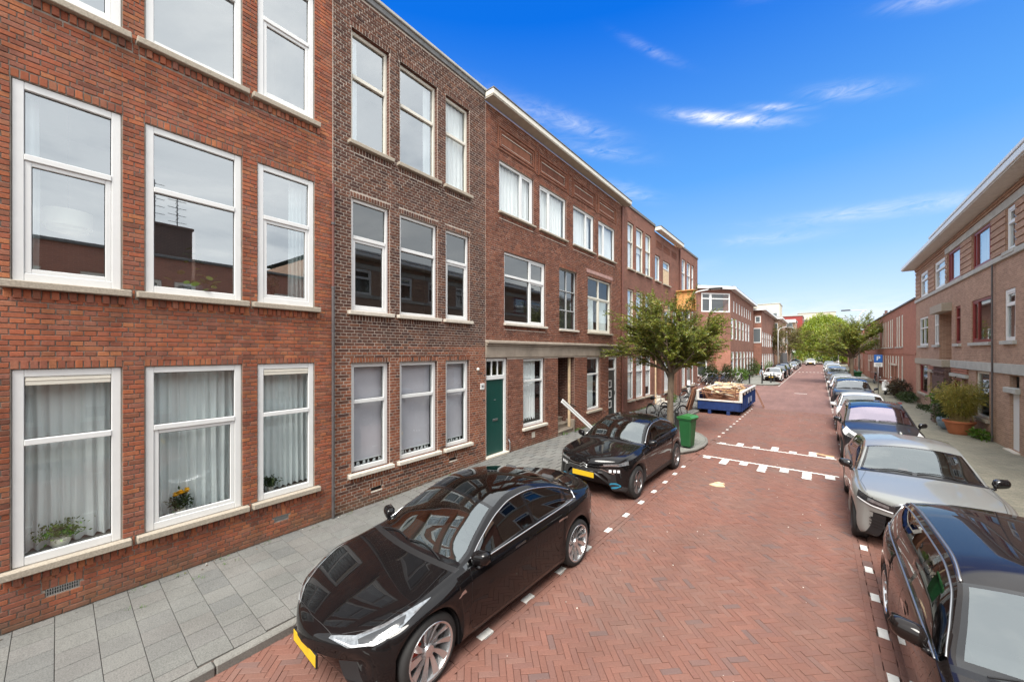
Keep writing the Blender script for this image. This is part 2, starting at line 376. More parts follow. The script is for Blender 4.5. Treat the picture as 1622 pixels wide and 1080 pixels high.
# ================================================================= the ground
LF = [(-30, -6.02), (-.4, -6.97), (3.29, -7.09), (7.58, -7.20), (17.21, -7.295), (31.7, -7.34)]   # left facade line: (Y, X)
def facX(y):
    for (a, b), (c, d) in zip(LF, LF[1:]):
        if y <= c: return b + (d - b) * (y - a) / (c - a)
    return LF[-1][1]
def kerbX(y):
    return facX(y) + 2.40
def zpav(x, y):
    """pavement height on the left: rises towards the stone-fronted house"""
    t = min(max((y - 4.2) / 3.2, 0), 1); t = t * t * (3 - 2 * t)
    f = min(max((x - facX(y)) / 2.4, 0), 1)
    return (.08 + .10 * t) * (1 - f) + (.09 + .02 * t) * f
def mat_ground():
    t = NT('bare_ground'); c = t.ramp(t.noise(.3, 6), [(.3, (.10, .09, .07)), (.7, (.17, .15, .12))]); t.bsdf(c, .95); return t.mat
gm = MB(); gm.quad((-700, -300, -.25), (700, -300, -.25), (700, 900, -.25), (-700, 900, -.25)); tag(gm.build('ground', mat_ground()), kind='structure')
# --- road base and the paving bricks
def road_far_mat():
    t = NT('red_paving_far')
    n1 = t.noise(.35, 6, .6); v = t.mapv(t.pos(), (1.0, .12, 1)); n2 = t.noise(1.6, 5, .6, v)
    c = t.ramp(n1, [(.3, (.175, .10, .087)), (.7, (.22, .126, .11))])
    c = t.mix(1.0, c, t.ramp(n2, [(.3, .86), (.7, 1.12)]), 'MULTIPLY')
    v2 = t.mapv(t.pos(), (1, 1, 1), (0, 0, R(45))); w = t.n('ShaderNodeTexBrick'); t.l(v2, w.inputs['Vector']); w.inputs['Scale'].default_value = 1
    w.inputs['Brick Width'].default_value = .21; w.inputs['Row Height'].default_value = .07; w.inputs['Mortar Size'].default_value = .004
    w.inputs['Color1'].default_value = (1.12, 1.08, 1.05, 1); w.inputs['Color2'].default_value = (.84, .86, .88, 1); w.inputs['Mortar'].default_value = (.55, .55, .55, 1)
    c = t.mix(1.0, c, w.outputs[0], 'MULTIPLY')
    t.bsdf(c, .8, 0, t.bump(t.noise(40, 4), .4, .004), .3); return t.mat
def paver_mat():
    t = NT('red_paving_brick')
    at = t.n('ShaderNodeAttribute', attribute_name='rnd').outputs['Fac']; oi = t.n('ShaderNodeObjectInfo').outputs['Random']
    f = t.math('FRACT', t.math('ADD', at, oi))
    c = t.ramp(f, [(.03, (0.180, 0.089, 0.069)), (.2, (0.193, 0.089, 0.066)), (.36, (0.167, 0.082, 0.064)), (.5, (0.205, 0.096, 0.072)), (.64, (0.184, 0.085, 0.064)), (.80, (0.174, 0.087, 0.070)), (.90, (0.208, 0.104, 0.079)), (.975, (0.140, 0.087, 0.078))])
    c = t.mix(1.0, c, t.ramp(t.noise(60, 5, .7), [(.3, .84), (.7, 1.14)]), 'MULTIPLY')
    big = t.noise(.55, 6, .6, dist=.3); c = t.mix(t.ramp(big, [(.45, 0), (.72, .55)]), c, (.145, .105, .088))
    v = t.mapv(t.pos(), (1.3, .16, 1)); c = t.mix(1.0, c, t.ramp(t.noise(1.1, 4, .6, v), [(.3, .88), (.7, 1.1)]), 'MULTIPLY')
    sp = t.ramp(t.noise(26, 3, .8), [(.71, 0), (.76, .5)]); c = t.mix(sp, c, (.40, .34, .30))
    t.bsdf(c, .78, 0, t.bump(t.noise(150, 5, .7), .45, .003), .35); return t.mat
M['road_far'] = road_far_mat(); M['paver'] = paver_mat()
M['sand'] = simple('joint_sand', (.08, .06, .05), .95, var=.35, sc=7, bump=.5)
M['road_white'] = NT('road_paint').mat
t_ = NT('worn_road_paint'); t_.bsdf(t_.mix(t_.ramp(t_.noise(30, 5, .75), [(.58, 0), (.7, .8)]), t_.mix(1.0, (.70, .69, .65), t_.ramp(t_.noise(8, 4), [(.3, .82), (.7, 1.05)]), 'MULTIPLY'), (.30, .2, .17)), .7); M['road_white'] = t_.mat
YN = 25.0                              # paving is built brick by brick up to here
road = empty('road', (-1.2, 0, 0), kind='structure')
RX = -1.2
def rmesh(mb, name, mat, **k): return mb.build(name, mat, road, loc=(-RX, 0, 0), **k)
b = MB()
b.quad((-8, -12, -.045), (3.2, -12, -.045), (3.2, YN + .2, -.045), (-8, YN + .2, -.045))
tag(rmesh(b, 'joint_bed', M['sand']))
b = MB()
b.poly([(-5.3, YN, -.004), (2.6, YN, -.004), (2.6, 33, -.004), (-5.3, 33, -.004)])
b.poly([(-5.3, 33, -.004), (2.6, 33, -.004), (2.6, 42.3, -.004), (-40, 42.3, -.004), (-40, 33, -.004)])
b.poly([(-5.3, 42.3, -.004), (2.6, 42.3, -.004), (2.6, 128, -.004), (-5.3, 128, -.004)])
b.poly([(-60, 128, -.004), (60, 128, -.004), (60, 136, -.004), (-60, 136, -.004)])
rmesh(b, 'far_paving', M['road_far'])
def bricks_np(C, ax, ay, L2, W2, ztop, depth=.05, ch=.004, rng=RNG, tl=.002):
    """C: (n,2) centres, ax/ay unit axis vectors (n,2); returns verts, faces, rnd"""
    n = len(C); ztop = np.broadcast_to(ztop, (n,)) + rng.normal(0, tl * .7, n)
    L2 = np.broadcast_to(L2, (n,)); W2 = np.broadcast_to(W2, (n,))
    tilt = rng.normal(0, tl, (n, 2))
    V = []
    for dz, c in ((0, ch), (-ch * .8, 0), (-depth, 0)):
        for sa, sb in ((-1, -1), (1, -1), (1, 1), (-1, 1)):
            a = sa * (L2 - c); bb = sb * (W2 - c)
            xy = C + ax * a[:, None] + ay * bb[:, None]
            z = ztop + dz + sa * tilt[:, 0] * .5 + sb * tilt[:, 1] * .3
            V.append(np.column_stack([xy, z]))
    V = np.stack(V, 1).reshape(-1, 3)
    base = (np.arange(n) * 12)[:, None]
    q = [(0, 1, 2, 3)]
    for r in (0, 4):
        for k in range(4):
            k2 = (k + 1) % 4; q.append((r + k2, r + k, r + 4 + k, r + 4 + k2))
    q = np.array(q); F = (base[:, :, None] + q[None]).reshape(-1, 4)
    # upward-facing top
    return V, F, np.repeat(rng.random(n), len(q))
def np_mesh(name, V, F, rnd, mat, smooth=False):
    me = bpy.data.meshes.new(name); me.vertices.add(len(V)); me.vertices.foreach_set('co', V.astype(np.float32).ravel())
    me.loops.add(F.size); me.loops.foreach_set('vertex_index', F.astype(np.int32).ravel())
    me.polygons.add(len(F)); me.polygons.foreach_set('loop_start', np.arange(len(F), dtype=np.int32) * F.shape[1])
    me.update(calc_edges=True); me.validate(); me.shade_flat()
    if rnd is not None:
        a = me.attributes.new('rnd', 'FLOAT', 'FACE'); a.data.foreach_set('value', rnd.astype(np.float32))
    me.materials.append(mat); return me
def one_brick(name, L2, W2, mat, seed, depth=.05, ch=.004, tl=.002):
    V, F, r = bricks_np(np.zeros((1, 2)), np.array([[1., 0]]), np.array([[0, 1.]]), L2, W2, 0.0, depth, ch, np.random.default_rng(seed), tl)
    return np_mesh(name, V, F, None, mat)
cy_, sy_ = math.cos(R(YAW)), math.sin(R(YAW))
def vis(x, y, z, pad=1.05):
    d = -x * sy_ + y * cy_; l = x * cy_ + y * sy_
    if d < .3: return None
    px = 811 + 592 * l / d; py = 557 - (z - 3.2) * 592 / d
    if -60 < px < 1680 and -60 < py < 1140: return d
    return None
def lay_pavers(parent, pieces, part_name, mat, ox, oy, count=300, depth=.05, ch=.004, seeds=4, tl=.002):
    """pieces: list of (cx, cy, axx, axy, L2, W2, z). Largest-showing ones become parts, the rest one stuff mesh"""
    P = np.array(pieces); order = []
    std = {}
    for i, p in enumerate(P):
        k = (round(p[4], 4), round(p[5], 4)); std.setdefault(k, []).append(i)
    full = max(std, key=lambda k: len(std[k]))
    for i in std[full]:
        d = vis(P[i, 0], P[i, 1], P[i, 6])
        if d and not covered(P[i, 0], P[i, 1]): order.append((d, i))
    order.sort(); single = [i for _, i in order[:count]]; ss = set(single)
    ms = [one_brick(part_name, full[0], full[1], mat, k, depth, ch, tl) for k in range(seeds)]
    for k, i in enumerate(single):
        p = P[i]; o = link(part_name, ms[k % seeds], parent, (p[0] - ox, p[1] - oy, p[6]), (0, 0, math.atan2(p[3], p[2])))
    rest = np.array([i for i in range(len(P)) if i not in ss]); Q = P[rest]
    ax = Q[:, 2:4]; ay = np.column_stack([-ax[:, 1], ax[:, 0]])
    V, F, r = bricks_np(Q[:, :2] - np.array([ox, oy]), ax, ay, Q[:, 4], Q[:, 5], Q[:, 6], depth, ch, RNG, tl)
    return tag(link(part_name + '_field', np_mesh(part_name + '_field', V, F, r, mat), parent), kind='stuff')
def covered(x, y):
    """under a parked car near the camera"""
    return (-4.6 < x < -2.9 and (1.5 < y < 5.9 or 7.4 < y < 11.4)) or (.55 < x < 2.3 and 2.5 < y < 12.5)
pieces = []
Lb, Wb = .21, .07; s2 = math.sqrt(.5)
XA, XB = -2.80, .43
for i in range(-520, 520):
    for j in range(-90, 90):
        u0 = i * Wb + j * 6 * Wb; v0 = i * Wb
        for kind in (0, 1):
            if kind == 0: cu, cv_ = u0 + 1.5 * Wb, v0 + .5 * Wb; ax_ = (-s2, s2)
            else: cu, cv_ = u0 + .5 * Wb, v0 + 2.5 * Wb; ax_ = (s2, s2)
            x = (cu + cv_) * s2 - 1.2; y = (cv_ - cu) * s2 + 5
            if XA - .07 < x < XB + .07 and -1 < y < YN: pieces.append((x, y, ax_[0], ax_[1], Lb / 2 - .0015, Wb / 2 - .0015, 0.0))
lay_pavers(road, pieces, 'paving_brick', M['paver'], RX, 0)
# edge courses, parking strips (running bond), white parking-line stones
pieces = []; white = []
dash0L, dash0R = 3.08 - 1.6, 5.16 - 2.4
def strip(x0, x1, y0, y1, row0=0, along=True):
    n = max(1, round((x1 - x0) / Wb)); w = (x1 - x0) / n
    for k in range(n):
        x = x0 + (k + .5) * w; off = Lb / 2 if (k + row0) % 2 else 0
        y = y0 - off
        while y < y1:
            if y > y0 - .11: pieces.append((x, y + Lb / 2, 0, 1, Lb / 2 - .0022, w / 2 - .0022, 0.007))
            y += Lb
def hb(x0, x1, y0, y1):
    for i in range(-520, 520):
        for j in range(-60, 60):
            u0 = i * Wb + j * 6 * Wb; v0 = i * Wb
            for kind in (0, 1):
                if kind == 0: cu, cv_ = u0 + 1.5 * Wb, v0 + .5 * Wb; ax_ = (-s2, s2)
                else: cu, cv_ = u0 + .5 * Wb, v0 + 2.5 * Wb; ax_ = (s2, s2)
                x = (cu + cv_) * s2 - 1.2; y = (cv_ - cu) * s2 + 5
                if x0 < x < x1 and y0 < y < y1: pieces.append((x, y, ax_[0], ax_[1], Lb / 2 - .0015, Wb / 2 - .0015, 0.0))
strip(-2.87, -2.80, -1, YN); strip(.43, .50, -1, YN)
wL = MB()
for xx, d0 in ((-2.93, dash0L), (.56, dash0R)):
    y = -1.0; k = 0; marks = []
    m = d0
    while m > -1: m -= .8
    while m < YN: marks.append(m); m += .8
    y = -1.0
    for m in marks:
        while y + .205 < m - .1: pieces.append((xx, y + .1, 0, 1, .0985, .055, .007)); y += .205
        rem = m - .1 - y
        if rem > .03: pieces.append((xx, y + rem / 2, 0, 1, rem / 2 - .003, .055, .007))
        if not (11.7 < m < 15.2 and xx < 0): white.append((xx, m))
        y = m + .1
strip(-3.065, -2.99, -1, YN); strip(.62, .69, -1, YN)
hb(-4.95, -3.01, -1, YN); hb(.63, 2.42, 1, YN)
P = np.array(pieces); ax = P[:, 2:4]; ay = np.column_stack([-ax[:, 1], ax[:, 0]])
V, F, r = bricks_np(P[:, :2] - np.array([RX, 0]), ax, ay, P[:, 4], P[:, 5], P[:, 6])
tag(link('parking_strip_bricks', np_mesh('parking_strip_bricks', V, F, r, M['paver']), road), kind='stuff')
wm = one_brick('white_stone', (.0985), .043, M['road_white'], 5)
for x, y in white: link('white_stone', wm, road, (x - RX, y, .0085), (0, 0, R(90)))
b = MB()
y = 26.0
while y < 100:
    for xx in ((.56,) if y < 42 else (.56, -2.93)): b.box(xx - .05 - RX, xx + .05 - RX, y - .1, y + .1, -.03, .004)
    y += .8
link('far_parking_marks', b.mesh('far_parking_marks', M['road_white']), road)
# hump markings: thin painted sheets with a saw-tooth edge (painted over 45 degree bricks)
def tooth_line(y0, sgn, teeth, name):
    b = MB(); x = -2.78; up = []; lo = []
    k = 0
    while x < .40:
        a = .035 if k % 2 else .0
        up.append((x, y0 + .05 + a)); lo.append((x, y0 - .045 + a)); x += .0495; k += 1
    for (p, q), (c, d) in zip(zip(up, up[1:]), zip(lo, lo[1:])): b.quad((*c, .005), (*d, .005), (*q, .005), (*p, .005))
    k = 0
    for tx, ln in teeth:
        w = .095
        ya, yb = (y0 - .05, y0 - ln) if sgn < 0 else (y0 + .05 + .0, y0 + ln)
        if sgn < 0: ya, yb = yb, ya
        n = 6; L = []; Rr = []
        for i in range(n + 1):
            yy = ya + (yb - ya) * i / n; j = .022 * (i % 2); L.append((tx - w - j, yy, .0085)); Rr.append((tx + w - j, yy, .0085))
        for i in range(n): b.quad(L[i], Rr[i], Rr[i + 1], L[i + 1])
        k += 1
    return tag(b.build(name, M['road_white']), kind='structure')
tooth_line(12.65, -1, [(-2.62, .26), (-2.13, .62), (-1.66, .38), (-1.2, .75), (-.72, .42), (-.24, .72), (.22, .36)], 'hump_marking')
tooth_line(14.66, 1, [(-2.6, .2), (-2.1, .5), (-1.62, .3), (-1.12, .62), (-.64, .3), (-.15, .6), (.26, .3)], 'hump_marking')
b = MB(); b.box(-1.50, -.72, 36.0, 36.16, 0, .003)
for k in range(7): b.box(-2.55 + k * .45, -2.33 + k * .45, 74.2, 74.9, 0, .004)
tag(b.build('road_marking', M['road_white']), kind='structure')
# small stones and litter on the road
b = MB()
for k in range(70):
    x = random.uniform(-2.7, .4); y = random.uniform(3, 22); s_ = random.uniform(.004, .012)
    b.sphere((x, y, .004), s_, 5, 3, sc=(1, 1.3, .6))
tag(b.build('road_grit', simple('pale_grit', (.6, .57, .5), .9, var=.1)), kind='stuff')
# --- left pavement
def tile_mat(name, tones, spk=.25):
    t = NT(name)
    at = t.n('ShaderNodeAttribute', attribute_name='rnd').outputs['Fac']; oi = t.n('ShaderNodeObjectInfo').outputs['Random']
    f = t.math('FRACT', t.math('ADD', at, oi)); n = len(tones)
    c = t.ramp(f, [((i + .5) / n, q) for i, q in enumerate(tones)])
    c = t.mix(1.0, c, t.ramp(t.noise(70, 4, .85), [(.3, 1 - spk), (.72, 1 + spk)]), 'MULTIPLY')
    c = t.mix(1.0, c, t.ramp(t.noise(1.0, 7, .65, dist=.4), [(.3, .78), (.6, 1.05)]), 'MULTIPLY')
    sp = t.ramp(t.noise(60, 2, .9), [(.74, 0), (.78, .6)]); c = t.mix(sp, c, (.55, .55, .5))
    t.bsdf(c, .9, 0, t.bump(t.noise(170, 4, .7), .5, .002), .25); return t.mat
M['tile'] = tile_mat('grey_paving_tile', [(0.164, 0.166, 0.157), (0.153, 0.154, 0.144), (0.173, 0.173, 0.162), (0.157, 0.155, 0.148), (0.168, 0.164, 0.153), (0.146, 0.148, 0.142)], .42)
M['kerb'] = tile_mat('kerb_stone_grey', [(0.176, 0.176, 0.160), (0.144, 0.144, 0.136), (0.200, 0.196, 0.180)], .35)
pav = empty('left_pavement', (-6, 0, 0), kind='structure')
pieces = []
TS = .30
j = -8
while True:
    y0 = j * TS - .02
    if y0 > 32.6: break
    yc = y0 + TS / 2; xw = facX(yc)
    sl_ = -math.atan2(facX(yc + 1) - facX(yc), 1.0); axx, axy = math.cos(sl_) , -math.sin(sl_)
    axx, axy = math.cos(-sl_), math.sin(-sl_)
    x = xw + (.16 if j % 2 else .01)
    if j % 2: pieces.append((xw + .08, yc, 1, 0, .07, TS / 2 - .003, zpav(xw + .08, yc)))
    while x + TS < xw + 2.29:
        pieces.append((x + TS / 2, yc, 1, 0, TS / 2 - .005, TS / 2 - .0022, zpav(x + TS / 2, yc))); x += TS
    rem = xw + 2.275 - x
    if rem > .05: pieces.append((x + rem / 2, yc, 1, 0, rem / 2 - .003, TS / 2 - .003, zpav(x + rem / 2, yc)))
    j += 1
lay_pavers(pav, pieces, 'paving_tile', M['tile'], -6, 0, depth=.04, ch=.004, tl=.0007)
rows = []
for k in range(0, 60):
    y = -3 + k * .6; rows.append([(facX(y) - .6 + 6, y, zpav(facX(y), y) - .018), (facX(y) + .8 + 6, y, zpav(facX(y) + .8, y) - .018), (facX(y) + 1.6 + 6, y, zpav(facX(y) + 1.6, y) - .018), (facX(y) + 2.3 + 6, y, zpav(facX(y) + 2.3, y) - .018)])
b = MB(); b.grid(rows); link('joint_bed', b.mesh('joint_bed', M['sand']), pav)
# kerb stones
for k in range(-3, 32):
    y0, y1 = k * 1.0, k * 1.0 + .992
    if 11.7 < y0 < 16.2: continue
    xa, xb = kerbX(y0), kerbX(y1); b = MB(); z = zpav(kerbX(y0), y0) + .004
    ln = math.hypot(xb - xa, y1 - y0)
    b.cbox(-.115, .0, 0, ln, -.2, 0, .012)
    b.build('kerb_stone', M['kerb'], pav, loc=(xa + 6, y0, z), rot=(0, 0, -math.atan2(xb - xa, y1 - y0)))
# bulb-out round the tree
def outline_bulb():
    pts = [(-4.95, 11.5), (-4.35, 11.6), (-3.75, 11.9), (-3.3, 12.35), (-3.05, 12.9), (-2.97, 13.6), (-3.0, 14.2), (-3.15, 14.8), (-3.45, 15.35), (-3.9, 15.85), (-4.4, 16.2), (-4.95, 16.35)]
    return pts
M['slab_far'] = brick_tex('small_grey_pavers', (.25, .25, .225), (.20, .205, .185), (.11, .11, .10), bw=.21, rh=.105, ms=.006, plane='xy', soot=.2, bumpd=.003)
bp = outline_bulb(); b = MB(); b.prism(bp, -.1, .108, 0)
b.tube([(x, y, .085) for x, y in bp], .045, 8, 1)
tag(b.build('tree_island', [M['slab_far'], M['kerb']]), kind='structure')
b = MB(); b.poly([(-5.1 + .75 * math.cos(a * math.pi / 6) * .7 + .55, 15.55 + .55 * math.sin(a * math.pi / 6), .1125) for a in range(12)])
tag(b.build('tree_pit_soil', simple('dark_soil', (.07, .05, .035), .95, var=.3, sc=20, bump=.8)), kind='structure')
# pavement beyond the side street, and the one on the right
M['slab_r'] = brick_tex('right_pavement_bricks', (0.317, 0.292, 0.226), (0.244, 0.234, 0.184), (0.159, 0.146, 0.116), bw=.21, rh=.07, ms=.004, plane='xy', soot=.22, bumpd=.003)
b = MB()
cor = [(-40, 42.3), (-6.2, 42.3), (-5.6, 42.45), (-5.2, 42.9), (-4.95, 43.6), (-4.9, 44.5), (-4.9, 127), (-40, 127)]
cor = [(-40, 42.3), (-4.6, 42.3), (-3.9, 42.5), (-3.3, 43.0), (-3.0, 43.9), (-2.98, 45.2), (-3.3, 46.4), (-4.0, 47.2), (-4.8, 47.6), (-4.9, 48.2), (-4.9, 127.6), (-40, 127.6)]
b.prism(cor, -.2, .12, 0); b.tube([(x, y, .10) for x, y in cor[1:-1]], .04, 6, 1)
tag(b.build('far_left_pavement', [M['slab_far'], M['kerb']]), kind='structure')
rpv = empty('right_pavement', (4, 0, 0), kind='structure')
b = MB(); b.quad((2.49 - 4, -20, .13), (5.2 - 4, -20, .145), (5.2 - 4, 127.6, .145), (2.49 - 4, 127.6, .13)); b.build('paving', M['slab_r'], rpv)
for k in range(-2, 60):
    b = MB(); b.cbox(2.38 - 4, 2.49 - 4, k * 2.0, k * 2.0 + 1.985, -.15, .134, .012); b.build('kerb_stone', M['kerb'], rpv)
b = MB(); b.poly([(-5.35, 33.0, .1), (-5.0, 32.6, .1), (-4.94, 31.5, .1), (-7.5, 31.5, .1), (-40, 31.5, .1), (-40, 33.0, .1)]); tag(b.build('side_street_pavement', M['slab_far']), kind='structure')
# weeds in the joints
M['weed'] = simple('weed_green', (.07, .15, .02), .7, var=.35, sc=30)
b = MB()
def tuft(b, x, y, z, n=8, h=.07, s=.05, m=0):
    for k in range(n):
        a = random.uniform(0, 6.28); r = random.uniform(0, s); hh = h * random.uniform(.5, 1.2); w = h * .12
        px, py = x + r * math.cos(a), y + r * math.sin(a); dx, dy = math.cos(a) * hh * .7, math.sin(a) * hh * .7
        b.tri((px - w * dy / hh, py + w * dx / hh, z), (px + w * dy / hh, py - w * dx / hh, z), (px + dx, py + dy, z + hh), m)
for x, y in [(-6.95, .65), (-6.9, 1.15), (-6.93, 1.55), (-6.75, 1.62), (-6.98, 2.2), (-6.6, 1.25), (-6.4, .6), (-7.0, 3.6), (-7.02, 4.4), (-7.05, 5.1), (-7.08, 6.2), (-6.9, 2.9)]:
    for q in range(3): tuft(b, x + random.uniform(-.05, .05), y + random.uniform(-.12, .12), zpav(x, y) - .003, 7, .035, .03)
for k in range(90):
    y = random.uniform(11.6, 17.2) if k % 2 else random.uniform(17.5, 21.5); x = facX(y) + random.uniform(.03, .12); tuft(b, x, y, zpav(x, y), 7, .06 if k % 5 else .13, .05)
tag(b.build('joint_weeds', M['weed']), kind='stuff')

# dry leaves and small litter gathered along the wall foot and the kerb
b = MB(); rl = random.Random(17)
for k in range(170):
    y = rl.uniform(-.4, 12); w = rl.random() < .55; x = (facX(y) + abs(rl.gauss(0, .07)) + .02) if w else (kerbX(y) + abs(rl.gauss(0, .05)) + .02)
    z = (zpav(x, y) if w else .002) + .004; s_ = rl.uniform(.006, .02); a = rl.uniform(0, 6.28)
    b.quad((x + s_ * math.cos(a), y + s_ * math.sin(a), z), (x - s_ * .5 * math.sin(a), y + s_ * .5 * math.cos(a), z + .006), (x - s_ * math.cos(a), y - s_ * math.sin(a), z + .002), (x + s_ * .5 * math.sin(a), y - s_ * .5 * math.cos(a), z + .001), rl.randrange(3))
tag(b.build('leaf_litter', [simple('dry_leaf', (.22, .13, .06), .9), simple('dark_leaf', (.09, .06, .035), .9), simple('paper_scrap', (.6, .57, .5), .9)]), kind='stuff')
# ================================================================= building kit (house-local frame: x along the front, -y outward, z up)
def wall_mesh(house, name, u0, u1, z0, z1, holes, mat, rev_mat=None, rev=.14, y=.008, inner=None):
    us = sorted({u0, u1, *[h[0] for h in holes], *[h[1] for h in holes]}); zs = sorted({z0, z1, *[h[2] for h in holes], *[h[3] for h in holes]})
    us = [u for u in us if u0 <= u <= u1]; zs = [z for z in zs if z0 <= z <= z1]
    b = MB()
    for a, c in zip(us, us[1:]):
        run = None
        for p, q in zip(zs, zs[1:]):
            mu, mz = (a + c) / 2, (p + q) / 2
            if not any(h[0] < mu < h[1] and h[2] < mz < h[3] for h in holes):
                b.quad((a, y, p), (c, y, p), (c, y, q), (a, y, q))
    r = rev
    for h in holes:
        d = h[4] if len(h) > 4 and h[4] else r
        a, c, p, q = h[:4]
        b.quad((a, y, p), (a, y, q), (a, d, q), (a, d, p), 1); b.quad((c, y, q), (c, y, p), (c, d, p), (c, d, q), 1)
        b.quad((a, y, q), (c, y, q), (c, d, q), (a, d, q), 1); b.quad((c, y, p), (a, y, p), (a, d, p), (c, d, p), 1)
    return b.build(name, [mat, rev_mat or mat], house)
def shell(house, u0, u1, z1, depth=8, floors=(3.45, 6.85), mats=None, inner=True, y=.16):
    """the body behind the front: sides, back, roof, floors and a back wall of the front rooms"""
    b = MB()
    b.quad((u0, depth, 0), (u1, depth, 0), (u1, depth, z1), (u0, depth, z1), 0)
    b.quad((u0, .012, 0), (u0, depth, 0), (u0, depth, z1), (u0, .012, z1), 0); b.quad((u1, depth, 0), (u1, .012, 0), (u1, .012, z1), (u1, depth, z1), 0)
    b.quad((u0, .02, z1 - .05), (u1, .02, z1 - .05), (u1, depth, z1 - .05), (u0, depth, z1 - .05), 1)
    b.build('outer_wall', [mats or M['btex_b4'], M['roofing']], house)
    if inner:
        b = MB(); e = .03
        b.quad((u0 + e, 2.6, .1), (u1 - e, 2.6, .1), (u1 - e, 2.6, z1 - .1), (u0 + e, 2.6, z1 - .1))
        b.quad((u0 + e, y, .1), (u0 + e, 2.6, .1), (u0 + e, 2.6, z1 - .1), (u0 + e, y, z1 - .1)); b.quad((u1 - e, y, .1), (u1 - e, 2.6, .1), (u1 - e, 2.6, z1 - .1), (u1 - e, y, z1 - .1))
        for f in floors: b.box(u0 + e + .003, u1 - e - .003, y + .002, 2.597, f - .15, f + .15)
        b.build('room_wall', M['room'], house)
def window(house, u0, u1, z0, z1, rec=.05, fw=.075, mat='white_pvc', glass='glass', trans=None, mull=None, sash=(), sill='stone', sill_h=.085, sill_o=.09, tw=.07, bars=(), dep=.07, lites=None, over=.085, vent=False, blind=None):
    """outer frame; trans = height of the transom, mull = list of posts; sash = indices of opening panes"""
    b = MB(); y0, y1 = rec, rec + dep; g = .004
    a, c, p, q = u0 + g, u1 - g, z0 + .002, z1 - g
    m = M[mat]; ch = .006
    b.cbox(a, a + fw, y0, y1, p, q, ch); b.cbox(c - fw, c, y0, y1, p, q, ch)
    b.cbox(a + fw, c - fw, y0 + .002, y1, q - fw, q, ch); b.cbox(a + fw, c - fw, y0 + .002, y1, p, p + fw * 1.15, ch)
    cells = []
    zs = [p + fw * 1.15, q - fw]; us = [a + fw, c - fw]
    if trans is not None:
        b.cbox(a + fw, c - fw, y0 - .008, y1, trans - tw / 2, trans + tw / 2, ch)
        rowsz = [(zs[0], trans - tw / 2), (trans + tw / 2, zs[1])]
    else: rowsz = [(zs[0], zs[1])]
    mu = sorted(mull or [])
    for x in mu:
        for (r0, r1) in rowsz: b.cbox(x - tw / 2, x + tw / 2, y0 + .003, y1, r0, r1, ch)
    ed = [us[0]] + [v for x in mu for v in (x - tw / 2, x + tw / 2)] + [us[1]]
    colu = [(ed[i], ed[i + 1]) for i in range(0, len(ed), 2)]
    fr = b.build('window', m, house)
    k = 0
    for r in rowsz:
        for cc in colu:
            x0, x1, w0, w1 = cc[0], cc[1], r[0], r[1]
            if k in sash:
                s_ = .052; sb = MB()
                sb.cbox(x0 + .002, x0 + s_, y0 + .012, y1 - .01, w0 + .002, w1 - .002, .005); sb.cbox(x1 - s_, x1 - .002, y0 + .012, y1 - .01, w0 + .002, w1 - .002, .005)
                sb.cbox(x0 + s_, x1 - s_, y0 + .014, y1 - .01, w0 + .002, w0 + s_, .005); sb.cbox(x0 + s_, x1 - s_, y0 + .014, y1 - .01, w1 - s_, w1 - .002, .005)
                sb.build('sash', m, fr); x0 += s_; x1 -= s_; w0 += s_; w1 -= s_
            pb = MB(); yg = y0 + .045; pb.quad((x0 - .01, yg, w0 - .01), (x1 + .01, yg, w0 - .01), (x1 + .01, yg, w1 + .01), (x0 - .01, yg, w1 + .01))
            pb.build('pane', M[glass], fr)
            # dark rubber line
            rb = MB()
            for (s0, s1, t0, t1) in ((x0, x0 + .007, w0, w1), (x1 - .007, x1, w0, w1), (x0, x1, w0, w0 + .007), (x0, x1, w1 - .007, w1)): rb.quad((s0, yg - .004, t0), (s1, yg - .004, t0), (s1, yg - .004, t1), (s0, yg - .004, t1))
            rb.build('seal', M['black'], fr)
            for (bx, bz) in bars:
                if bx and k in bx[1]: pass
            k += 1
    if blind:
        for (s0, s1) in colu:
            f_ = random.choice(blind); zt = q - fw - .01; bb = MB(); bb.box(s0 + .01, s1 - .01, y1 + .02, y1 + .028, zt - (zt - p - fw) * f_, zt); bb.build('blind', M['curtain_w'], fr)
    if vent:
        vb = MB(); vb.cbox(us[0] + .005, us[1] - .005, y0 + .008, y1 - .008, zs[1] - .10, zs[1] - .004, .006); vb.cbox(us[0] + .005, us[1] - .005, y0 + .002, y1 - .01, zs[1] - .045, zs[1] - .035, .003)
        vb.build('vent_strip', M['cream'], fr)
    if sill:
        sb = MB(); sb.cbox(u0 - over, u1 + over, -sill_o, rec + .03, z0 - sill_h, z0 - .002, .008); sb.build('sill', M[sill], fr)
    return fr
BR_L, BR_H, BR_T = .22, .0625, .011      # stretcher pitch, course height, joint
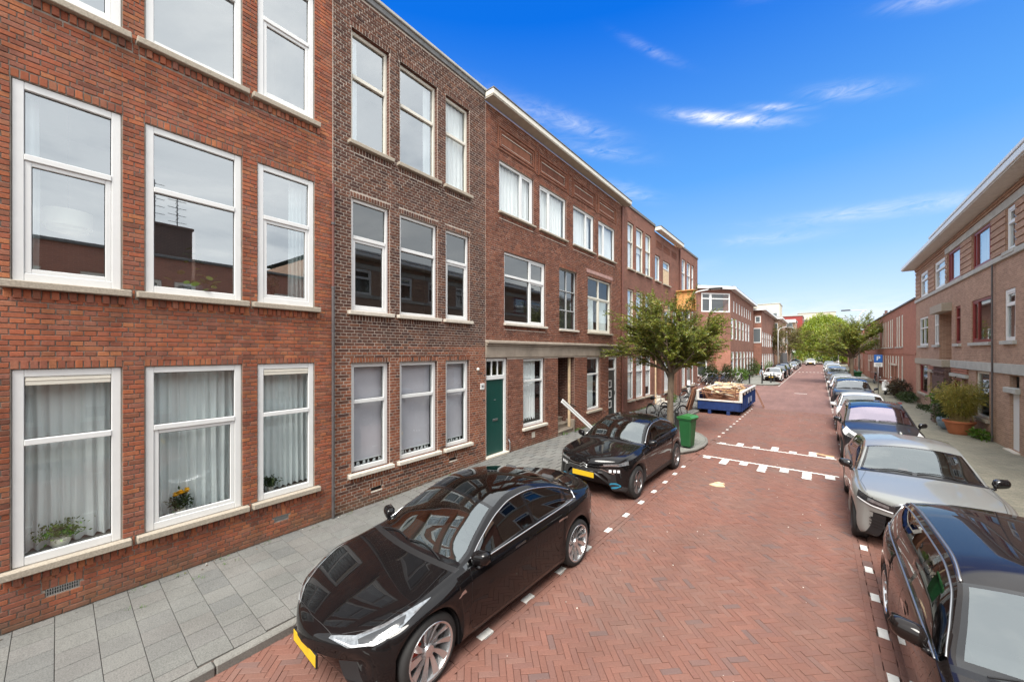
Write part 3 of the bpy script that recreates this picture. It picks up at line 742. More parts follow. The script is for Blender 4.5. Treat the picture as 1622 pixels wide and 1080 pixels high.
def wall_bricks(house, u0, u1, z0, z1, holes, soldiers, mat, count=300, proud=.0, joint=.011, zcut=None, mat2=None, ycoff=0.0, bond='cross', base=0.0):
    """lays every visible brick; holes = rectangles free of bricks, soldiers = rows of upright bricks (u0,u1,z0,z1)"""
    out = []
    nc = int((z1 - z0) / BR_H + .5); hl = BR_L / 2
    blocks = [h[:4] for h in holes] + [s[:4] for s in soldiers]
    for k in range(nc):
        a, c = z0 + k * BR_H, z0 + (k + 1) * BR_H; zm = (a + c) / 2
        cut = sorted((h[0], h[1]) for h in blocks if h[2] < zm < h[3]); spans = []; x = u0
        for p, q in cut:
            if p > x: spans.append((x, p))
            x = max(x, q)
        if x < u1: spans.append((x, u1))
        ln = BR_L if (k % 2 == 0 or bond == 'run') else hl
        off = (hl * .5 if ln == hl else ((k // 2) % 2) * hl) if bond == 'cross' else (k % 2) * hl
        for s0, s1 in spans:
            i = math.floor((s0 - base - off) / ln); x = s0
            while x < s1 - .004:
                e = base + off + (i + 1) * ln; i += 1
                if e <= x + .02: continue
                if s1 - e < .035: e = s1
                e = min(e, s1)
                out.append((x + joint / 2, e - joint / 2, a + joint / 2, c - joint / 2, 0 if abs(e - x - ln) < .002 else 1, round(ln, 3))); x = e
    for s in soldiers:
        n = max(1, round((s[1] - s[0]) / .0665)); w = (s[1] - s[0]) / n; pr = s[4] if len(s) > 4 else 0
        for k in range(n): out.append((s[0] + k * w + joint / 2, s[0] + (k + 1) * w - joint / 2, s[2] + joint / 2, s[3] - joint / 2, 2 + (k % 2 if pr else 0), 0))
    A = np.array(out); n = len(A)
    cu = (A[:, 0] + A[:, 1]) / 2; cz = (A[:, 2] + A[:, 3]) / 2
    # nearest whole bricks become parts
    mw = house.matrix_world if house.matrix_world != Matrix() else Matrix.Translation(house.location) @ Matrix.Rotation(house.rotation_euler.z, 4, 'Z')
    cs, sn = math.cos(house.rotation_euler.z), math.sin(house.rotation_euler.z)
    wx = house.location.x + cu * cs; wy = house.location.y + cu * sn
    std = [i for i in range(n) if A[i, 4] == 0 and abs(A[i, 5] - BR_L) < 1e-3]
    cand = []
    for i in std:
        d = vis(wx[i], wy[i], cz[i])
        if d:
            px = 811 + 592 * (wx[i] * cy_ + wy[i] * sy_) / d; py = 557 - (cz[i] - 3.2) * 592 / d
            if 0 < px < 1622 and 0 < py < 1080: cand.append((d, i))
    cand.sort(); single = [i for _, i in cand[:count]]; ss = set(single)
    jit = RNG.normal(0, .0016, n); 
    jit += np.where(A[:, 4] == 3, -.022, 0)
    def verts(A, jit):
        n = len(A); V = []
        ir = lambda: RNG.normal(0, .0011, n)
        for yy, c in ((-.003, .0035), (0, 0), (.014, 0)):
            for su, sz_ in ((0, 0), (1, 0), (1, 1), (0, 1)):
                V.append(np.column_stack([np.where(su, A[:, 1] - c, A[:, 0] + c) + ir(), np.full(n, yy) + jit - proud if yy < .01 else np.full(n, yy), np.where(sz_, A[:, 3] - c, A[:, 2] + c) + ir()]))
        return np.stack(V, 1).reshape(-1, 3)
    q = [(0, 1, 2, 3)]
    for r in (0, 4):
        for k in range(4):
            k2 = (k + 1) % 4; q.append((r + k2, r + k, r + 4 + k, r + 4 + k2))
    q = np.array(q)
    def faces(n): return ((np.arange(n) * 12)[:, None, None] + q[None]).reshape(-1, 4)
    ms = []
    if single:
        L, H = BR_L - joint, BR_H - joint
        for k in range(5):
            B = np.array([[-L / 2, L / 2, -H / 2, H / 2]]); ms.append(np_mesh('brick', verts(B, np.zeros(1)), faces(1), None, mat))
        for k, i in enumerate(single): link('brick', ms[k % 5], house, (cu[i], jit[i] + ycoff, cz[i]), (RNG.normal(0, .006), 0, RNG.normal(0, .004)))
    rest = np.array([i for i in range(n) if i not in ss]); B = A[rest]
    me = np_mesh('brickwork', verts(B, jit[rest]) + np.array([0, ycoff, 0]), faces(len(B)), np.repeat(RNG.random(len(B)), 9), mat)
    if mat2 is not None:
        me.materials.append(mat2[0]); mi = np.repeat(((B[:, 2] < mat2[1]) & (RNG.random(len(B)) < .92)).astype(np.int32), 9); me.polygons.foreach_set('material_index', mi)
    return tag(link('brickwork', me, house), kind='stuff')
def curtain(house, u0, u1, z0, z1, y=.26, mat='curtain', amp=.028, pitch=.105, label='', cat='curtain', group=None, seed=0, hem=.012):
    r = random.Random(seed); b = MB(); n = int((u1 - u0) / .012); ph = [r.uniform(0, 6.28) for _ in range(4)]; rows = []
    for z in (z0, z0 + .25, (z0 + z1) / 2, z1 - .1, z1):
        t = (z - z0) / (z1 - z0); row = []
        for i in range(n + 1):
            u = u0 + (u1 - u0) * i / n
            w = math.sin(u / pitch * 6.28 + ph[0] + 1.4 * math.sin(u * 5 + ph[1])) + .45 * math.sin(u / pitch * 13.1 + ph[2] + t) + .4 * math.sin(u * 9 + ph[3])
            row.append((u + .006 * math.sin(t * 5 + u * 20), y + amp * w * (1 - .35 * t), z + (hem * math.sin(u / pitch * 6.28 + ph[0]) if z == z0 else 0)))
        rows.append(row)
    b.grid(rows)
    o = b.build('curtain', M[mat], None, smooth=True)
    o.location = house.location; o.rotation_euler = house.rotation_euler
    return tag(o, label, cat, group)
def hloc(house, u, y, z):
    c, s = math.cos(house.rotation_euler.z), math.sin(house.rotation_euler.z)
    return (house.location.x + u * c - y * s, house.location.y + u * s + y * c, z)
def left_house(y0, label, cat='house'):
    x0 = facX(y0 + 1e-6); x1 = facX(y0 + 1); return empty('terraced_house', (x0, y0, 0), R(90) + math.atan2(x0 - x1, 1), label, cat)
FL = ['ground-floor', 'first-floor', 'top-floor']
# ------------------------------------------------------------------ red house, nearest on the left
h1 = left_house(-.4, 'red brick house nearest on the left, with wide white windows')
U1 = [(.07, .93), (1.15, 2.25), (2.47, 3.36)]; rowz = [(.76, 3.0), (4.0, 6.28), (7.36, 9.6)]
h1w = [(a, c, p, q) for (p, q) in rowz for (a, c) in U1]
vents1 = [(.31, .57, .335, .42), (2.71, 2.93, .335, .42)]
wall_mesh(h1, 'wall', -2.6, 3.70, .0, 10.45, h1w + vents1, M['mortar'], M['mortar'], .12)
sold = []
for (p, q) in rowz:
    for (a, c) in U1:
        sold.append((a - .01, c + .01, q, q + .105)); sold.append((a - .06, c + .10, p - .085 - .115, p - .085, 1))
for v in vents1: sold.append((v[0] - .03, v[1] + .03, v[3], v[3] + .11))
BH1 = [(a - .004, c + .004, p - .085, q + 0) for (a, c, p, q) in h1w] + [(a - .095, c + .095, p - .09, p - .0) for (a, c, p, q) in h1w] + vents1
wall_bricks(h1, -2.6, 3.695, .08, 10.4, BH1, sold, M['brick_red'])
shell(h1, -2.6, 3.69, 10.45, mats=M['btex_red'])
W1 = {}
for r, (p, q) in enumerate(rowz):
    for k, (a, c) in enumerate(U1):
        tr = [2.16, 5.42, 8.70][r]; ss = {(0, 1): (0,), (1, 0): (0,), (1, 2): (0,), (2, 2): (0,), (2, 0): (0,)}.get((r, k), ())
        W1[r, k] = window(h1, a, c, p, q, rec=.022, fw=.085, trans=tr, sash=ss, glass='glass' if r == 0 else 'glass_hi', vent=(r == 0 and k != 1))
        wb = MB(); wb.box(a + .02, c - .02, .15, .42, p + .02, p + .055); wb.build('inner_sill', M['room'] if r else simple('dark_inner_sill', (.10, .075, .06), .4), h1)
for k, (a, c) in enumerate(U1):
    curtain(h1, a - .05, c + .05, .83, 2.98, .30, label='sheer pale curtain behind the %s ground-floor window of the red house' % ['leftmost', 'middle', 'right'][k], group='sheer curtains of the red house', seed=k + 1)
curtain(h1, .10, .27, 4.05, 6.2, .25, label='narrow sheer curtain beside the drum lampshade in the leftmost first-floor window', seed=9, amp=.02, pitch=.06)
curtain(h1, 3.02, 3.30, 4.05, 6.2, .25, label="sheer curtain at the right side of the red house's third first-floor window", seed=10, amp=.02, pitch=.07)
for k, v in enumerate(vents1):
    b = MB(); b.box(v[0] + .004, v[1] - .004, .05, .06, v[2], v[3]); o = b.build('air_vent', M['black'], h1)
    b = MB(); n = 13
    for i in range(n + 1):
        x = v[0] + .008 + (v[1] - v[0] - .016) * i / n; b.box(x - .0045, x + .0045, .018, .045, v[2] + .004, v[3] - .004)
    b.box(v[0] + .003, v[1] - .003, .014, .05, v[2] - .012, v[2] + .006); b.box(v[0] + .003, v[1] - .003, .016, .05, v[3] - .01, v[3] - .002); b.box(v[0] + .003, v[1] - .003, .017, .046, (v[2] + v[3]) / 2 - .003, (v[2] + v[3]) / 2 + .003)
    b.build('grille', M['alu'], o)
# ------------------------------------------------------------------ brown house
h2 = left_house(3.29, 'narrow dark brown brick house with pale joints and three tall windows on each floor')
U2 = [(.38, 1.23), (1.50, 2.56), (2.84, 3.66)]; rowz2 = [(.80, 2.98), (4.01, 6.25), (7.34, 9.60)]
h2w = [(a, c, p, q) for (p, q) in rowz2 for (a, c) in U2]; vents2 = [(.80, 1.05, .33, .40), (2.95, 3.2, .45, .52)]
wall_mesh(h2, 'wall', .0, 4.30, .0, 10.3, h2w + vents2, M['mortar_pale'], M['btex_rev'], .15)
sold = [s_ for (p, q) in rowz2 for (a, c) in U2 for s_ in ((a - .03, c + .03, q, q + .105), (a - .03, c + .05, p - .08 - .115, p - .08))] + [(v[0] - .03, v[1] + .03, v[3], v[3] + .11) for v in vents2]
BH2 = [(a - .004, c + .004, p - .08, q) for (a, c, p, q) in h2w] + [(a - .085, c + .085, p - .085, p) for (a, c, p, q) in h2w] + vents2
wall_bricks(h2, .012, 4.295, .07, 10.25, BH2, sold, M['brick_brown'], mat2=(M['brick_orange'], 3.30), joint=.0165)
shell(h2, .006, 4.294, 10.3, mats=M['btex_b4'])
for v in vents2:
    b = MB(); b.box(v[0] + .003, v[1] - .003, .05, .06, v[2], v[3]); b.build('air_vent', M['black'], h2)
    b = MB(); b.cbox(v[0] - .005, v[1] + .005, -.012, .04, v[2] - .03, v[2] - .003, .004); b.build('vent_sill', M['stone_pale'], h2)
for r, (p, q) in enumerate(rowz2):
    for k, (a, c) in enumerate(U2):
        tr = [2.20, 5.48, 8.70][r]; kw = {}
        if r == 0: kw = dict(rec=.07, fw=.085, glass='glass', sill='stone_pale', dep=.08)
        elif r == 1: kw = dict(rec=.06, fw=.06, glass='glass_dark', sash=(0,) if k != 1 else (), sill='stone_pale')
        else: kw = dict(rec=.09, fw=.065, glass='glass_hi' if k < 2 else 'glass', mat='cream', sill='stone')
        fr = window(h2, a, c, p, q, trans=tr, over=.08, sill_h=.08, tw=.075, **kw)
        if r == 0:
            b = MB(); b.box(a + .06, c - .05, .235, .243, p + .17, q - .05); b.build('roller_blind', M['blind'], fr)
            b = MB(); b.box(a + .05, c - .05, .225, .25, p + .155, p + .172); b.build('blind_rail', M['white_pvc'], fr)
            b = MB(); rr = random.Random(k + 3); x = a + .08
            while x < c - .14:
                w = rr.uniform(.03, .09); z0_ = p + .09; b.prism([(x, z0_), (x + w, z0_), (x + w * rr.uniform(.5, 1), z0_ + rr.uniform(.04, .075)), (x + w * rr.uniform(0, .4), z0_ + rr.uniform(.03, .075))], 0, .004, 0, Matrix.Translation((0, .2, 0)) @ Matrix.Rotation(R(90), 4, 'X')); x += w + rr.uniform(.01, .07)
            b.build('frost_pattern', M['white_pvc'], fr)
            b = MB(); b.box(a + .03, c - .03, .29, .30, p + .02, q - .03); b.build('backing', M['black'], fr)
curtain(h2, .42, .62, 7.42, 9.55, .22, 'curtain_w', label="long white curtain at the left edge of the dark brown house's top floor", seed=21, amp=.02, pitch=.07)
curtain(h2, 2.30, 2.52, 7.42, 9.55, .24, 'curtain_w', label='white curtain drawn to the right of the middle top-floor window of the dark brown house', seed=22, amp=.02, pitch=.07)
curtain(h2, 2.86, 3.64, 7.42, 9.55, .22, 'curtain_w', label='white curtain filling the right-hand top-floor window of the dark brown house', seed=23, amp=.02, pitch=.12)
b = MB(); b.cbox(-.0, 4.30, -.035, .3, 10.30, 10.42, .01); b.build('parapet_band', M['lead'], h2)
b = MB(); b.cbox(-.0, 4.32, -.07, .34, 10.425, 10.50, .012); b.build('coping', M['stone_grey'], h2)
b = MB(); b.cbox(-2.6, 3.69, -.035, .3, 10.46, 10.58, .01); b.build('parapet_band', M['lead'], h1); b = MB(); b.cbox(-2.6, 3.69, -.07, .34, 10.585, 10.66, .012); b.build('coping', M['stone_grey'], h1)
# rain pipe on the seam
pp = empty('drainpipe', hloc(h2, -.01, -.05, 0), h2.rotation_euler.z, 'thin brown and grey drainpipe on the seam between the red and the dark brown house', 'drainpipe')
b = MB(); b.tube([(0, 0, .08), (0, 0, 4.4)], .028, 10); b.build('lower_pipe', M['pipe_grey'], pp)
b = MB(); b.tube([(0, 0, 4.4), (0, 0, 6.35)], .024, 10); b.build('upper_pipe', M['pipe'], pp)
b = MB()
for z in (.5, 2.0, 3.6, 4.4, 5.6): b.tube([(0, 0, z - .02), (0, 0, z + .02)], .034, 10)
b.build('bracket', M['pipe_grey'], pp)
# number plates and bell on the brown house
def text_mesh(txt, size, name, mat, parent=None, ext=.002):
    cu = bpy.data.curves.new(name, 'FONT'); cu.body = txt; cu.size = size; cu.extrude = ext; cu.align_x = 'CENTER'; cu.align_y = 'CENTER'; cu.resolution_u = 3
    o = bpy.data.objects.new(name, cu); me = bpy.data.meshes.new_from_object(o); bpy.data.objects.remove(o); me.materials.clear(); me.materials.append(mat)
    return link(name, me, parent)
b = MB(); b.cbox(4.08, 4.24, -.02, -.002, 2.16, 2.33, .004); pl = b.build('number_plate', M['white_pvc'], h2)
t = text_mesh('40', .10, 'plate_number', M['black'], pl); t.location = (4.16, -.0225, 2.245); t.rotation_euler = (R(90), 0, 0)
b = MB(); b.lathe([(0, 0), (.05, .0), (.045, .03), (.02, .05), (0, .05)], 16, 0, Matrix.Translation((3.98, -.002, 2.72)) @ Matrix.Rotation(R(90), 4, 'X')); b.build('lamp', M['cream'], h2, True)
# ------------------------------------------------------------------ stone-fronted house
h3 = left_house(7.58, 'wide brick house with stone band, green door and stair porch')
L3 = 9.62
f2 = [(.60, 2.31, 'L'), (2.67, 4.39, 'R'), (4.91, 6.65, 'L'), (7.06, 8.75, 'R')]
h3w = [(a, c, 7.30, 8.81) for a, c, _ in f2]
ap = (3.82, 5.0, .0, 2.99, 1.7)
H3 = h3w + [(.83, 3.01, 4.05, 6.18), (3.91, 5.20, 4.02, 6.25), (6.09, 8.34, 4.0, 6.29), (.04, .96, .0, 3.03), (1.76, 2.97, .79, 2.99), ap, (6.03, 7.2, .79, 2.99), (8.07, 8.97, .0, 2.97)]
pan = []
for (a, c, _) in f2: pan.append((a + .12, c - .12, 9.30, 9.58, .05))
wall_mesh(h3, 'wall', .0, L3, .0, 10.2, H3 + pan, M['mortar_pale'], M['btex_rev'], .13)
sold = [(a, c, 8.81, 8.92) for a, c, _ in f2] + [(a, c, 7.30 - .07 - .11, 7.30 - .07) for a, c, _ in f2] + [(.83, 3.01, 6.18, 6.29), (3.91, 5.2, 6.25, 6.36), (.83, 3.01, 3.87, 3.98)]
def grow(h, l, r, b_, t): return (h[0] - l, h[1] + r, h[2] - b_, h[3] + t)
BH3 = [grow(h, .004, .004, .07 if h[2] > .5 else 0, 0) for h in H3] + [(0, L3, 3.0, 3.52), (6.0, 8.45, 6.42, 6.56)]
deco = []
for (a, c, _, __, ___) in pan:
    BH3.append((a, c, 9.30, 9.58))
    x = a + .03
wall_bricks(h3, .012, L3 - .006, .10, 10.15, BH3, sold, M['brick_b3'], joint=.012)
shell(h3, .006, L3 - .006, 10.2, inner=True)
for (a, c, p, q, _) in pan:                      # recessed fields of upright bricks in moulded frames
    BB = []
    b = MB(); x = a + .02
    while x < c - .05: b.box(x, x + .045, .018, .06, p + .015, q - .015); x += .062
    tag(b.build('panel_bricks', M['brick_b3'], h3), kind='stuff')
    b = MB(); b.quad((a, .045, p), (c, .045, p), (c, .045, q), (a, .045, q)); b.build('panel_back', M['mortar'], h3)
    b = MB()
    for o_, d in ((.10, -.022), (.20, -.03)):
        A_, C_, P_, Q_ = a - o_, c + o_, p - o_, q + o_; w = .028
        b.box(A_, C_, d, -.002, P_, P_ + w); b.box(A_, C_, d, -.002, Q_ - w, Q_); b.box(A_, A_ + w, d + .001, -.002, P_ + w, Q_ - w); b.box(C_ - w, C_, d + .001, -.002, P_ + w, Q_ - w)
    b.build('panel_frame', M['brick_b3'], h3)
for (a, c) in ((2.47, 2.54), (4.58, 4.78), (6.82, 6.92)):
    b = MB()
    for x in (a - .06, c + .03): b.box(x, x + .03, -.028, -.002, 9.05, 9.85)
    b.box(a - .03, c + .03, -.027, -.002, 9.05, 9.08); b.box(a - .03, c + .03, -.027, -.002, 9.82, 9.85); b.build('panel_frame', M['brick_b3'], h3)
for a, c, sd in f2:
    x = a + (.63 if sd == 'L' else .37) * (c - a)
    window(h3, a, c, 7.30, 8.81, rec=.05, fw=.065, mull=[x], sash=(1,) if sd == 'L' else (0,), glass='glass', sill='stone', sill_h=.06, over=.05)
for k, (a, c, _) in enumerate(f2): curtain(h3, a + .06, c - .06, 7.36, 8.76, .2, 'curtain_w', label='white curtain behind the %s top-floor window of the stone-fronted house' % ['first', 'second', 'third', 'fourth'][k], group='white curtains of the stone-fronted house', seed=30 + k, amp=.022, pitch=.16)
window(h3, .83, 3.01, 4.05, 6.18, rec=.05, fw=.065, trans=5.48, mull=[2.16], sash=(1, 3), glass='glass_dark', sill='stone_pale', sill_h=.07, over=.04)
w = window(h3, 3.91, 5.20, 4.02, 6.25, rec=.09, fw=.035, mat='grey_steel', trans=5.45, mull=[4.55], tw=.035, glass='glass_dark', sill='stone_pale', sill_h=.07, over=.04, dep=.05)
b = MB(); b.box(3.94, 5.17, .10, .135, 4.72, 4.755); b.build('glazing_bar', M['grey_steel'], w)
b = MB(); b.box(3.95, 5.16, .22, .23, 4.05, 6.2); b.build('backing', simple('stairwell_haze', (.22, .22, .21), .9), w)
window(h3, 6.09, 8.34, 4.0, 6.29, rec=.07, fw=.07, mat='cream', trans=5.45, mull=[7.2], sash=(0, 1), glass='glass', sill='stone', sill_h=.07, over=.05)
b = MB(); b.cbox(5.98, 8.47, -.012, .01, 6.42, 6.56, .004); b.build('lintel_board', simple('pinkish_lintel', (.42, .25, .22), .8, var=.2), h3)
for k, (a, c, s_) in enumerate([(6.12, 7.0, 41), (7.3, 8.3, 42)]): curtain(h3, a, c, 4.06, 5.4, .24, 'curtain', label='%s net curtain of the cream first-floor window near the black door' % ['left', 'right'][k], seed=s_, amp=.02)
window(h3, 1.76, 2.97, .79, 2.99, rec=.07, fw=.085, trans=2.26, glass='glass', sill='stone_pale', over=.07, dep=.08)
curtain(h3, 1.84, 2.7, .98, 2.95, .24, 'curtain_w', label='lace curtain with a scalloped hem in the window right of the green door', seed=51, amp=.02, pitch=.12, hem=.05)
window(h3, 6.03, 7.2, .79, 2.99, rec=.07, fw=.085, trans=2.27, glass='glass', sill='stone', over=.07, dep=.08)
curtain(h3, 6.06, 7.15, .85, 2.25, .34, 'curtain', label='grey-green net curtain in the window left of the black door', seed=52, amp=.02, pitch=.3)
# stone band and string course
b = MB(); b.cbox(0.0, 9.36, -.035, .02, 3.035, 3.42, .006); b.build('stone_band', M['stone_dirty'], h3)
b = MB(); b.cbox(0.0, 9.40, -.12, .02, 3.43, 3.50, .01); b.cbox(0, 9.38, -.07, .018, 3.37, 3.427, .01); b.build('string_course', M['stone_dirty'], h3)
for x in np.arange(1.05, 9.2, 1.02): pass
# cornice
b = MB(); b.cbox(-.04, 9.95, -.34, -.03, 10.25, 10.40, .012); b.build('gutter_board', M['cream'], h3)
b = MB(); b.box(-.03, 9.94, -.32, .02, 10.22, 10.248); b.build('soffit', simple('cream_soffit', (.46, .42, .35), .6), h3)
b = MB(); b.box(-.05, 9.96, -.36, .1, 10.403, 10.43); b.build('roof_edge', M['lead'], h3)
# green door
d = MB(); d.cbox(.04, .10, .05, .12, .24, 3.02, .005); d.cbox(.86, .955, .045, .12, .24, 3.02, .005); d.cbox(.10, .86, .047, .12, 2.93, 3.02, .005); d.cbox(.10, .86, .04, .12, 2.40, 2.52, .006)
for x in (.34, .60): d.cbox(x - .015, x + .015, .06, .11, 2.52, 2.93, .004)
dr = d.build('door_frame', M['white_pvc'], h3)
b = MB(); b.cbox(.105, .855, .075, .115, .25, 2.395, .004); b.build('door_leaf', M['green_door'], dr)
b = MB(); b.quad((.10, .09, 2.52), (.86, .09, 2.52), (.86, .09, 2.93), (.10, .09, 2.93)); b.build('fanlight', M['glass_dark'], dr)
b = MB(); b.cbox(.38, .60, .06, .074, 1.20, 1.26, .003); b.build('letter_slot', M['alu'], dr)
b = MB(); b.cbox(.44, .52, .066, .074, 1.80, 1.815, .002); b.build('name_plate', M['alu'], dr)
b = MB(); b.cbox(.02, 1.0, -.06, .12, .18, .245, .01); b.build('door_step', M['stone_pale'], h3)
b = MB(); b.tube([(1.0, -.02, .22), (1.0, -.07, .3), (1.0, -.07, .50), (1.0, -.02, .58)], .02, 8); b.build('boot_bracket', M['alu'], h3)
b = MB(); b.cbox(2.2, 2.38, -.015, -.001, .40, .58, .004); b.build('vent_plate', M['stone_pale'], h3)
# black door
d = MB(); d.cbox(8.075, 8.14, .05, .12, .2, 2.96, .005); d.cbox(8.86, 8.965, .03, .12, .2, 2.96, .005); d.cbox(8.14, 8.86, .047, .12, 2.87, 2.96, .005); d.cbox(8.14, 8.86, .045, .12, 2.36, 2.44, .005)
dr = d.build('door_frame', M['white_pvc'], h3)
b = MB(); b.cbox(8.145, 8.855, .075, .115, .21, 2.355, .004); b.build('door_leaf', M['black_door'], dr)
b = MB(); b.quad((8.14, .09, 2.44), (8.86, .09, 2.44), (8.86, .09, 2.87), (8.14, .09, 2.87)); b.build('fanlight', M['glass'], dr)
for z in (.82, 1.28, 1.74):
    b = MB(); a0, a1 = 8.20, 8.52
    b.box(a0, a1, .066, .0745, z - .17, z - .125); b.box(a0, a1, .066, .0745, z + .125, z + .17); b.box(a0, a0 + .045, .0662, .0743, z - .125, z + .125); b.box(a1 - .045, a1, .0662, .0743, z - .125, z + .125); b.build('light_frame', M['white_pvc'], dr)
b = MB(); b.tube([(8.80, .05, 1.24), (8.80, .03, 1.28), (8.80, .03, 1.36), (8.80, .05, 1.40)], .012, 6); b.build('handle', M['dark_metal'], dr)
# porch with stair
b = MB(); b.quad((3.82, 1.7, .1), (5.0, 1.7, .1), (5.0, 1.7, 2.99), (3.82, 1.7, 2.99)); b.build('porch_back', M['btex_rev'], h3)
for k in range(6):
    b = MB(); b.cbox(3.84, 4.98, .02 + k * .26, 1.69, .16 + k * .17, .16 + (k + 1) * .17 - .003, .006); b.cbox(3.84, 4.98, -.01 + k * .26, .02 + k * .26, .16 + (k + 1) * .17 - .045, .16 + (k + 1) * .17 - .002, .004); b.build('step', M['stone_dirty'], h3)
b = MB(); b.cbox(4.80, 4.88, .10, .18, .34, 2.98, .006); b.build('porch_post', M['wood_pale'], h3)
b = MB(); b.tube([(3.86, .9, 2.2), (4.2, .6, 1.75), (4.6, .3, 1.35), (4.95, .02, 1.15), (5.05, -.06, 1.1)], .018, 8); b.build('handrail', M['dark_metal'], h3)
b = MB(); b.cbox(4.885, 5.0, -.03, .3, .16, .62, .01); b.build('plinth_block', M['stone_dirty'], h3)
pb = empty('board', hloc(h3, 4.3, -.15, .2), h3.rotation_euler.z, 'long white two-strip board leaning from the pavement into the stair porch', 'board')
p0, p1 = Vector((1.15, -.42, .02)), Vector((-.38, .05, 1.25)); dv = (p1 - p0); q_ = dv.to_track_quat('X', 'Y').to_matrix().to_4x4()
for k, o_ in enumerate((-.075, .005)):
    b = MB(); b.cbox(0, dv.length, o_, o_ + .065, -.02, .02, .004, 0, Matrix.Translation(p0) @ q_); b.build('strip', M['white_pvc'], pb)
b = MB(); b.box(.01, dv.length - .01, -.0105, .0045, -.012, .012, 0, Matrix.Translation(p0) @ q_); b.build('backing_strip', M['black'], pb)
# down pipe at the end
pp = empty('drainpipe', hloc(h3, 9.50, -.06, 0), h3.rotation_euler.z, 'red-brown drainpipe at the right end of the stone-fronted house', 'drainpipe')
b = MB(); b.tube([(0, 0, .2), (0, 0, 10.1)], .045, 10); b.build('pipe', M['pipe'], pp); b = MB()
for z in (.8, 3, 5.5, 8): b.tube([(0, 0, z - .03), (0, 0, z + .03)], .055, 10)
b.build('bracket', M['pipe'], pp)
# ------------------------------------------------------------------ further houses of the row (brick courses carried by the material)
def sets(house, wins, wallmat, u0, u1, ztop, rev=.12, extra=(), rooms=False, depth=8, z0=0.0):
    holes = [w[:4] for w in wins] + list(extra)
    wall_mesh(house, 'wall', u0, u1, z0, ztop, holes, wallmat, wallmat, rev, y=0)
    b = MB()
    b.quad((u0, depth, 0), (u1, depth, 0), (u1, depth, ztop), (u0, depth, ztop), 0); b.quad((u0, .004, 0), (u0, depth, 0), (u0, depth, ztop), (u0, .004, ztop), 0); b.quad((u1, depth, 0), (u1, .004, 0), (u1, .004, ztop), (u1, depth, ztop), 0)
    b.quad((u0, .01, ztop - .04), (u1, .01, ztop - .04), (u1, depth, ztop - .04), (u0, depth, ztop - .04), 1)
    b.build('outer_wall', [wallmat, M['roofing']], house)
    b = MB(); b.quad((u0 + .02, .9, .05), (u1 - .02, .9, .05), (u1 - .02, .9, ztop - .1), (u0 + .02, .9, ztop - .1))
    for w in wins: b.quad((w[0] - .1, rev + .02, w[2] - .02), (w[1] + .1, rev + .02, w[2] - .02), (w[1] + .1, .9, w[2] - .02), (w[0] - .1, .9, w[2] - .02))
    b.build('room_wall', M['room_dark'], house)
h4 = left_house(17.21, 'narrow brick house behind the street tree, right of the stone-fronted house')
U4 = [(.63, 1.45), (1.75, 2.80), (3.10, 4.0)]; w4 = [(a, c, p, q, tr, r) for r, (p, q, tr) in enumerate([(.79, 3.0, 2.2), (4.0, 6.33, 5.5), (7.34, 9.66, 8.72)]) for a, c in U4]
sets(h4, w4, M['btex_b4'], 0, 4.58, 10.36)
for a, c, p, q, tr, r in w4: window(h4, a, c, p, q, rec=.06, blind=(.55, .8, 1, 1), fw=.075, mat='cream' if r else 'white_pvc', trans=tr, glass='glass_hi' if r == 1 else 'glass', sill='stone', over=.05)
b = MB(); b.cbox(0, 4.6, -.05, .3, 10.36, 10.5, .01); b.build('coping', M['lead'], h4)
for k, (a, c, p, q, tr, r) in enumerate(w4):
    if r == 2: curtain(h4, a + .05, c - .05, p + .05, q - .05, .2, 'curtain_w', label='white curtain behind the %s top-floor window of the narrow house behind the street tree' % ['left', 'middle', 'right'][k % 3], seed=60 + k, amp=.02)
h5 = left_house(21.8, 'brick house with a cream gutter board and a boarded-up window under renovation')
w5 = [(.05, .95, 7.33, 8.82, None, 2), (1.48, 2.85, 7.33, 8.75, 8.3, 2), (.3, 1.3, 4.05, 6.2, 5.4, 1), (1.75, 3.1, 4.05, 6.2, 5.4, 1), (3.45, 4.4, 4.05, 6.2, 5.4, 1), (1.72, 3.05, .75, 2.98, 2.2, 0)]
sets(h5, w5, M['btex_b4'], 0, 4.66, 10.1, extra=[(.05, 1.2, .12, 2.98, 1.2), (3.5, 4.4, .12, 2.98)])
for a, c, p, q, tr, r in w5: window(h5, a, c, p, q, rec=.06, blind=(.55, .8, 1, 1), fw=.08, trans=tr, glass='glass_hi' if r else 'glass', sill='stone', over=.05)
b = MB(); b.box(1.58, 2.75, .045, .055, 7.40, 8.22); b.build('boarding', M['wood_pale'], h5)
b = MB(); b.cbox(-.02, 4.72, -.36, -.02, 10.14, 10.34, .01); b.build('gutter_board', M['cream'], h5); b = MB(); b.box(-.03, 4.73, -.38, .1, 10.343, 10.37); b.build('roof_edge', M['lead'], h5)
b = MB(); b.cbox(0, 4.6, -.05, .01, 3.0, 3.40, .006); b.cbox(0, 4.6, -.1, .01, 3.41, 3.47, .006); b.build('stone_band', M['stone_dirty'], h5)
b = MB(); b.cbox(3.52, 4.38, .06, .10, .12, 2.96, .005); b.build('door_leaf', M['wood_brown'], h5)
b = MB(); b.quad((.05, 1.2, 0), (1.2, 1.2, 0), (1.2, 1.2, 2.98), (.05, 1.2, 2.98)); b.build('porch_back', M['btex_dark'], h5)
b = MB()
for k in range(5): b.cbox(.07, 1.18, -.45 + k * .24, 1.19, .13 + k * .15, .13 + (k + 1) * .15 - .003, .006)
b.build('stair', M['stone_pale'], h5)
b = MB(); b.cbox(.02, .10, -.06, .02, .2, 2.98, .004); b.build('porch_post', M['wood_pale'], h5)
